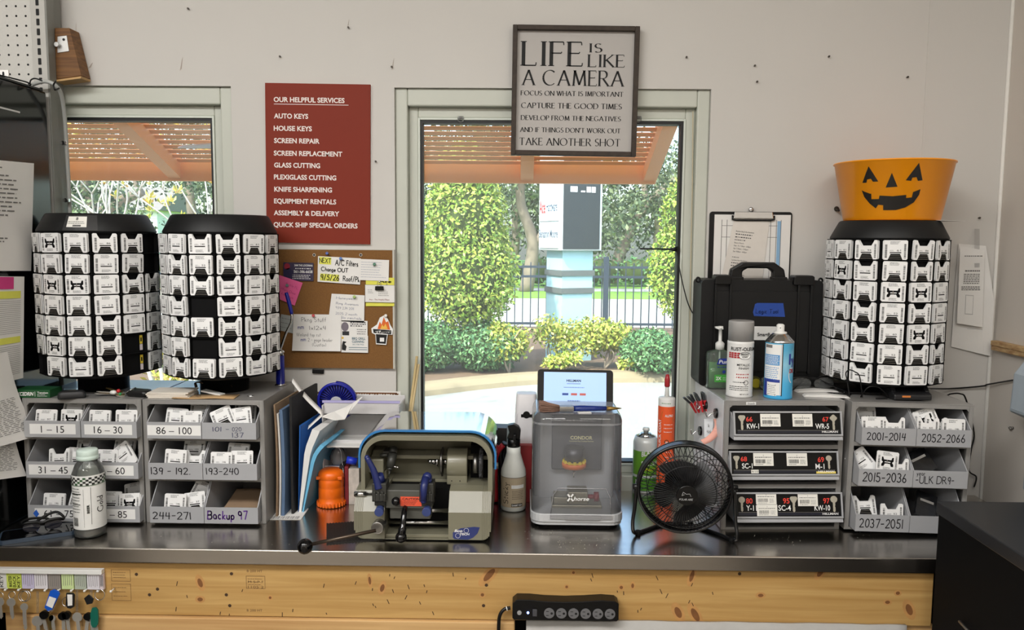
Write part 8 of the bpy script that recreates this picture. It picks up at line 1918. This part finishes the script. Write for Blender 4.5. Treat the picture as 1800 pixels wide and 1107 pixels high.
# white curling papers and strip
def sheet_path(label, pts, width, name='paper_strip', m_=None, wdir=(0, 1, 0)):
    m = MB(); d = Vector(wdir).normalized()*width; q = curve(pts, 6)
    m.rings([[v, v + d, v + d + Vector((0, 0, .0008)), v + Vector((0, 0, .0008))] for v in q], True, True)
    return m.build(name, [m_ or paper_m], label=label, cat='paper')
yy = 2.03
sheet_path('long white paper strip slanting down from the unit corner', [P(513, 672, 2.06), P(535, 700, 2.05), P(566, 731, 2.04)], .016, wdir=(0, .7, .7))
sheet_path('thin white paper strip rising from the blue folder to the curled sheet', [P(541, 755, 2.02), P(555, 742, 2.03), P(566, 732, 2.035)], .012, wdir=(0, .7, .7))
m = MB()
q0 = [P(*v, 2.035) for v in ((566, 731), (588, 723), (606, 716), (622, 707), (636, 697))]; q1 = [P(*v, 2.03 + .006*(i % 2)) for i, v in enumerate(((567, 733), (589, 739), (606, 737), (614, 724), (637, 698)))]
m.rings([[a, b, b + Vector((0, .001, 0)), a + Vector((0, .001, 0))] for a, b in zip(q0, q1)], True, False); m.build('curled_sheet', [paper_m], label='curled torn white paper pointing up right above the letter tray', cat='paper')
m = MB(); m.box(0, w - .03, 0, .12, 0, .004); m.build('paper_sheaf', [paper_m], loc=(xa + .005, 2.04, ZC + h1*.56 + .0045), label='flat white paper sheaf lying in the letter tray', cat='paper')
m = MB(); m.tube(curve([P(590, 700, 2.15), P(620, 704, 2.14), P(650, 706, 2.13)], 4), .003, 8); m.build('pen', [ink_m], label='black pen lying before the small blue fan', cat='pen')
# clear bag, blue roll and small things behind the lantern
p = P(598, 775, 2.1); m = MB(); m.rings([[(.02*q*math.cos(i*PI/6)*(1 + .15*math.sin(3*i)), .014*q*math.sin(i*PI/6), z) for i in range(12)] for q, z in ((.6, -.03), (1, -.02), (1.1, 0), (.8, .018), (.3, .026), (.5, .036))], True, True); m.build('clear_bag', [glassy('bag_clear', (226, 230, 232), .3, .1, (214, 218, 222))], loc=(p.x - .006, 2.1, ZC + h1*.3 + .036), label='small crumpled clear plastic bag in the letter tray above the orange lantern', cat='bag')
m = MB(); m.use(0).box(-.04, .02, 0, .012, 0, .010); m.build('blue_marker_box', [mat('box_blue', (30, 50, 150), .5)], loc=(P(600, 800, 2.06).x, 2.075, ZC + h1*.3 + .0045), rot=(0, 0, R(6)), label='flat blue box lying in the letter tray above the orange lantern', cat='box', bevel=.001)
p = P(612, 812, 2.02); m = MB(); m.cyl((-.012, 0, .0), (.014, .004, -.006), .010, n=16); m.use(1).cyl((.014, .004, -.006), (.03, .006, -.010), .012, n=16); m.build('blue_roll', [mat('roll_blue', (30, 56, 190), .35), ink_m], loc=(p.x, 2.055, P(612, 808, 2.055).z), label='small blue and black cylinder lying behind the lantern handle', cat='roll')
for i, (x0, x1, yt, c, l) in enumerate(((597, 606, 818, (30, 26, 26), 'thin black carton standing behind the orange lantern'), (606, 613, 820, (124, 30, 40), 'thin dark red carton standing right of the orange lantern'), (613, 632, 824, (206, 196, 186), 'patterned pale carton standing beside the key duplicator'))):
    a = P(x0, 870, 2.05); b = P(x1, 870, 2.05); h_ = P(x0, yt, 2.05).z - ZC
    m = MB().box(0, b.x - a.x - .0005, 0, .05, 0, h_)
    m.build('carton', [mat('carton_%d' % i, c, .6, var=.5 if i == 2 else .1, scale=50)], loc=(a.x, 2.05, ZC), bevel=.001, label=l, cat='carton')
# sticks leaning at the window
for i, (x0, y0, x1, y1, l, c) in enumerate(((719, 735, 733, 626, 'thin wooden dowel leaning on the big window frame, the left one', (198, 176, 128)), (722, 735, 736, 640, 'thin wooden dowel leaning on the big window frame, the right one', (206, 186, 142)), (726, 735, 727, 690, 'pointed white stick standing at the big window frame', (236, 236, 232)))):
    b = P(x1, y1, YW + .012); a0 = P(x0, y0, 2.165); d = (a0 - b).normalized(); t = (ZC + .001 - b.z)/d.z; a_ = b + d*t
    if i == 2: a_ = Vector((b.x - .004, 2.17, ZC + .001)); b = P(x1, y1, 2.185)
    m = MB(); m.cyl(a_, b, .0042 if i < 2 else .005, .0038 if i < 2 else .0012, n=10); m.build('dowel', [mat('dowel_%d' % i, c, .6)], label=l, cat='stick')
# red-handled pliers and black boxes right of the key duplicator
p = P(877, 790, 2.08)
m = MB(); m.tube(curve([Vector((p.x - .008, 2.08, ZC + .004)), P(870, 830, 2.08), P(872, 800, 2.075), P(884, 782, 2.07)], 5), .0075, 10); m.use(1).tube(curve([Vector((p.x + .012, 2.09, ZC + .004)), P(882, 820, 2.09), P(880, 795, 2.085), P(888, 778, 2.08)], 5), .0085, 10)
m.build('pliers', [mat('plier_red', (180, 34, 44), .4), black_m], label='red and black plier handles standing right of the key duplicator', cat='pliers')
a = P(866, 760, 2.11); m = MB().box(-.02, .02, 0, .05, 0, P(880, 752, 2.11).z - ZC); m.build('black_carton', [mat('carton_black', (34, 32, 32), .5)], loc=(P(878, 760, 2.11).x, 2.11, ZC), rot=(0, 0, R(-6)), bevel=.001, label='black carton standing behind the red plier handles', cat='carton')
a = P(893, 800, 2.13); m = MB().box(-.012, .03, 0, .03, 0, P(895, 775, 2.13).z - ZC); m.build('red_carton', [mat('carton_red', (150, 40, 44), .5)], loc=(P(920, 800, 2.09).x, 2.085, ZC), bevel=.001, label='dark red carton half hidden behind the spray bottle', cat='carton')
# ------------------------------------------------------------------ key rack under the bench edge
ry = YF + .004
a = P(-40, 1000, ry); b = P(178, 1000, ry); zr1 = P(90, 1001, ry).z; zr0 = P(90, 1009, ry).z; zg = P(90, 1037, ry).z
root = thing('key_rack', 'white key rack with coloured name tags fixed under the left end of the bench', 'key rack', (a.x, YF + .018, zg))
m = MB().box(0, b.x - a.x, -.014, 0, zr0 - zg, zr1 - zg); m.build('rail', [white_m], root, bevel=.001)
tags = [(-6, 8, (226, 226, 220), 'KEY'), (8, 34, (206, 220, 96), 'BACK'), (35, 56, (206, 198, 226), ''), (57, 80, (226, 222, 226), ''), (82, 103, (150, 142, 134), ''), (105, 126, (206, 224, 160), ''), (128, 148, (178, 186, 170), ''), (150, 171, (220, 216, 222), ''), (172, 179, (214, 200, 204), '')]
for i, (x0, x1, c, t) in enumerate(tags):
    p0 = P(x0, 1012, ry).x - a.x; p1 = P(x1, 1012, ry).x - a.x; m = MB(); m.use(0).box(p0, p1, -.008, -.001, 0, zr0 - zg - .0005); f = plane_fn((p0, -.008, 0), lift=.0006); m.use(1)
    if t:
        fr_ = lambda u, v: f(v, u)
        for j, s in enumerate(('KEY',) if i == 0 else ('MASTER', 'BACK', 'KEY')): m.strokes(s, lambda u, v, j=j: f((p1-p0)*(.14 + .28*j) + (v if 0 else .0) + (.0075 - v), u), .004, 0, .0065, .026, 'l', 'hand', .16)
    else:
        rn = random.Random(i)
        for j in range(5): x = (p1-p0)*(.15 + .17*j); m.rect(x, x + .0009, .006 + rn.uniform(0,.004), zr0 - zg - .004, f)
    m.build('name_tag', [mat('rack_tag_%d' % i, c, .6), ink_m if t else grey_ink], root)
for i in range(9):
    x = P(10 + 23.2*i, 1036, ry).x - a.x; m = MB(); m.cyl((x, 0, .0), (x, -.016, .0), .0014, n=8); m.ball((x, -.016, 0), .003, 8); m.build('peg', [white_m], root)
ky = YF - .0
def peg(i): return P(10 + 23.2*i, 1036, ry).x
def key_hang(i, px, py_top, label, parts, cat='keys', name='key_set'):
    root = thing(name, label, cat, (peg(i), YF + .004, zg))
    for nm, fn, mats in parts: m = MB(); fn(m, root); m.build(nm, mats, root)
    return root
kk = .00127
def rel(px, py): q = P(px, py, YF + .004); return q.x, q.z
def kring(x, y, r):
    def g(m, root):
        X, Z = rel(x, y); m.tube([(X - root.location.x + r*kk*math.cos(t*PI/10), -.004 + .002*math.sin(t*PI/10), Z - root.location.z + r*kk*math.sin(t*PI/10)) for t in range(20)], .0009, 6, True)
    return ('ring', g, [chrome_m])
def kkey(x, y, ang, l=40, hd=8, m_=None, dy=0):
    def g(m, root):
        X, Z = rel(x, y); real_key(m, Matrix.Translation((X - root.location.x, -.006 + dy, Z - root.location.z)) @ Matrix.Rotation(R(90), 4, 'X') @ Matrix.Rotation(R(ang), 4, 'Z'), l*kk, hd*kk)
    return ('key', g, [m_ or nick])
def kchain(x, y0, y1):
    def g(m, root):
        for s in (-1.2, 1.2):
            y = y0
            while y < y1: X, Z = rel(x + s, y); m.ball((X - root.location.x, -.006, Z - root.location.z), .0011, 6); y += 2
    return ('ball_chain', g, [zinc_m])
def khead(x, y, r):
    def g(m, root):
        X, Z = rel(x, y); m.prism([(X - root.location.x + r*kk*math.cos(t*PI/8), Z - root.location.z + r*kk*.95*math.sin(t*PI/8)) for t in range(16)], -.012, -.0045)
    return ('key_head', g, [black_m])
def kfob(pts, c, pl):
    def g(m, root):
        q = [rel(*v) for v in pts]; m.prism([(X - root.location.x, Z - root.location.z) for X, Z in q][::-1], -.013, -.009)
    def g2(m, root):
        q = [rel(*v) for v in pl]; m.poly([(X - root.location.x, Z - root.location.z) for X, Z in q][::-1], plane_fn((0, -.013, 0), lift=.0006))
    return [('fob', g, [mat('fob_%d_%d_%d' % c, c, .4)])] + ([('fob_label', g2, [paper_m])] if pl else [])
key_hang(0, 0, 0, 'steel key hanging at the far left edge of the key rack', [kring(2, 1046, 6), kkey(3, 1055, -88, 32, 8)])
key_hang(1, 0, 0, 'single steel key under the yellow-green name tag', [kring(23, 1044, 6), kkey(23, 1056, -88, 32, 8)])
key_hang(2, 0, 0, 'long thin steel key on a double ring under the lilac name tag', [kring(43, 1046, 9), kring(47, 1046, 9), kkey(46, 1064, -90, 44, 7)])
key_hang(3, 0, 0, 'steel key hanging low on a ball chain, left of the blue fob', [kchain(69, 1038, 1076), kkey(69, 1089, -86, 34, 10)])
key_hang(4, 0, 0, 'black-headed keys with a bright blue key fob', kfob([(94, 1034), (100, 1032), (108, 1036), (110, 1040), (97, 1067), (90, 1069), (84, 1063)], (24, 88, 196), [(93, 1043), (105, 1047), (98, 1064), (87, 1059)]) + [kring(90, 1066, 7), khead(82, 1077, 8), kkey(80, 1084, -80, 26, 4), kkey(91, 1082, -92, 26, 7, brass), kkey(95, 1084, -84, 24, 6)])
key_hang(5, 0, 0, 'black-headed keys with a black key fob and white label', kfob([(122, 1038), (133, 1038), (136, 1042), (135, 1062), (130, 1065), (124, 1064), (121, 1058)], (26, 26, 28), [(124, 1040), (133, 1040), (133, 1059), (125, 1060)]) + [kring(119, 1056, 8), khead(114, 1079, 7.5), khead(121, 1078, 7.5), kkey(115, 1086, -92, 24, 4), kkey(122, 1086, -86, 24, 4)])
key_hang(6, 0, 0, 'round-headed steel key on a ball chain, between black fob and green fob', [kchain(138, 1036, 1074), kkey(139, 1082, -86, 32, 9)])
key_hang(7, 0, 0, 'car keys with a dark green oval fob at the right end of the key rack', kfob([(167, 1064), (173, 1063), (177, 1068), (178, 1080), (177, 1093), (173, 1098), (168, 1098), (165, 1092), (164, 1074)], (16, 96, 80), None) + [kring(177, 1044, 9), kfob([(153, 1047), (160, 1041), (169, 1049), (167, 1056), (158, 1058)], (24, 24, 26), None)[0], kchain(163, 1036, 1060), khead(158, 1080, 7), kkey(157, 1088, -100, 26, 4), kkey(163, 1084, -84, 30, 7), kkey(170, 1092, -80, 28, 6)])
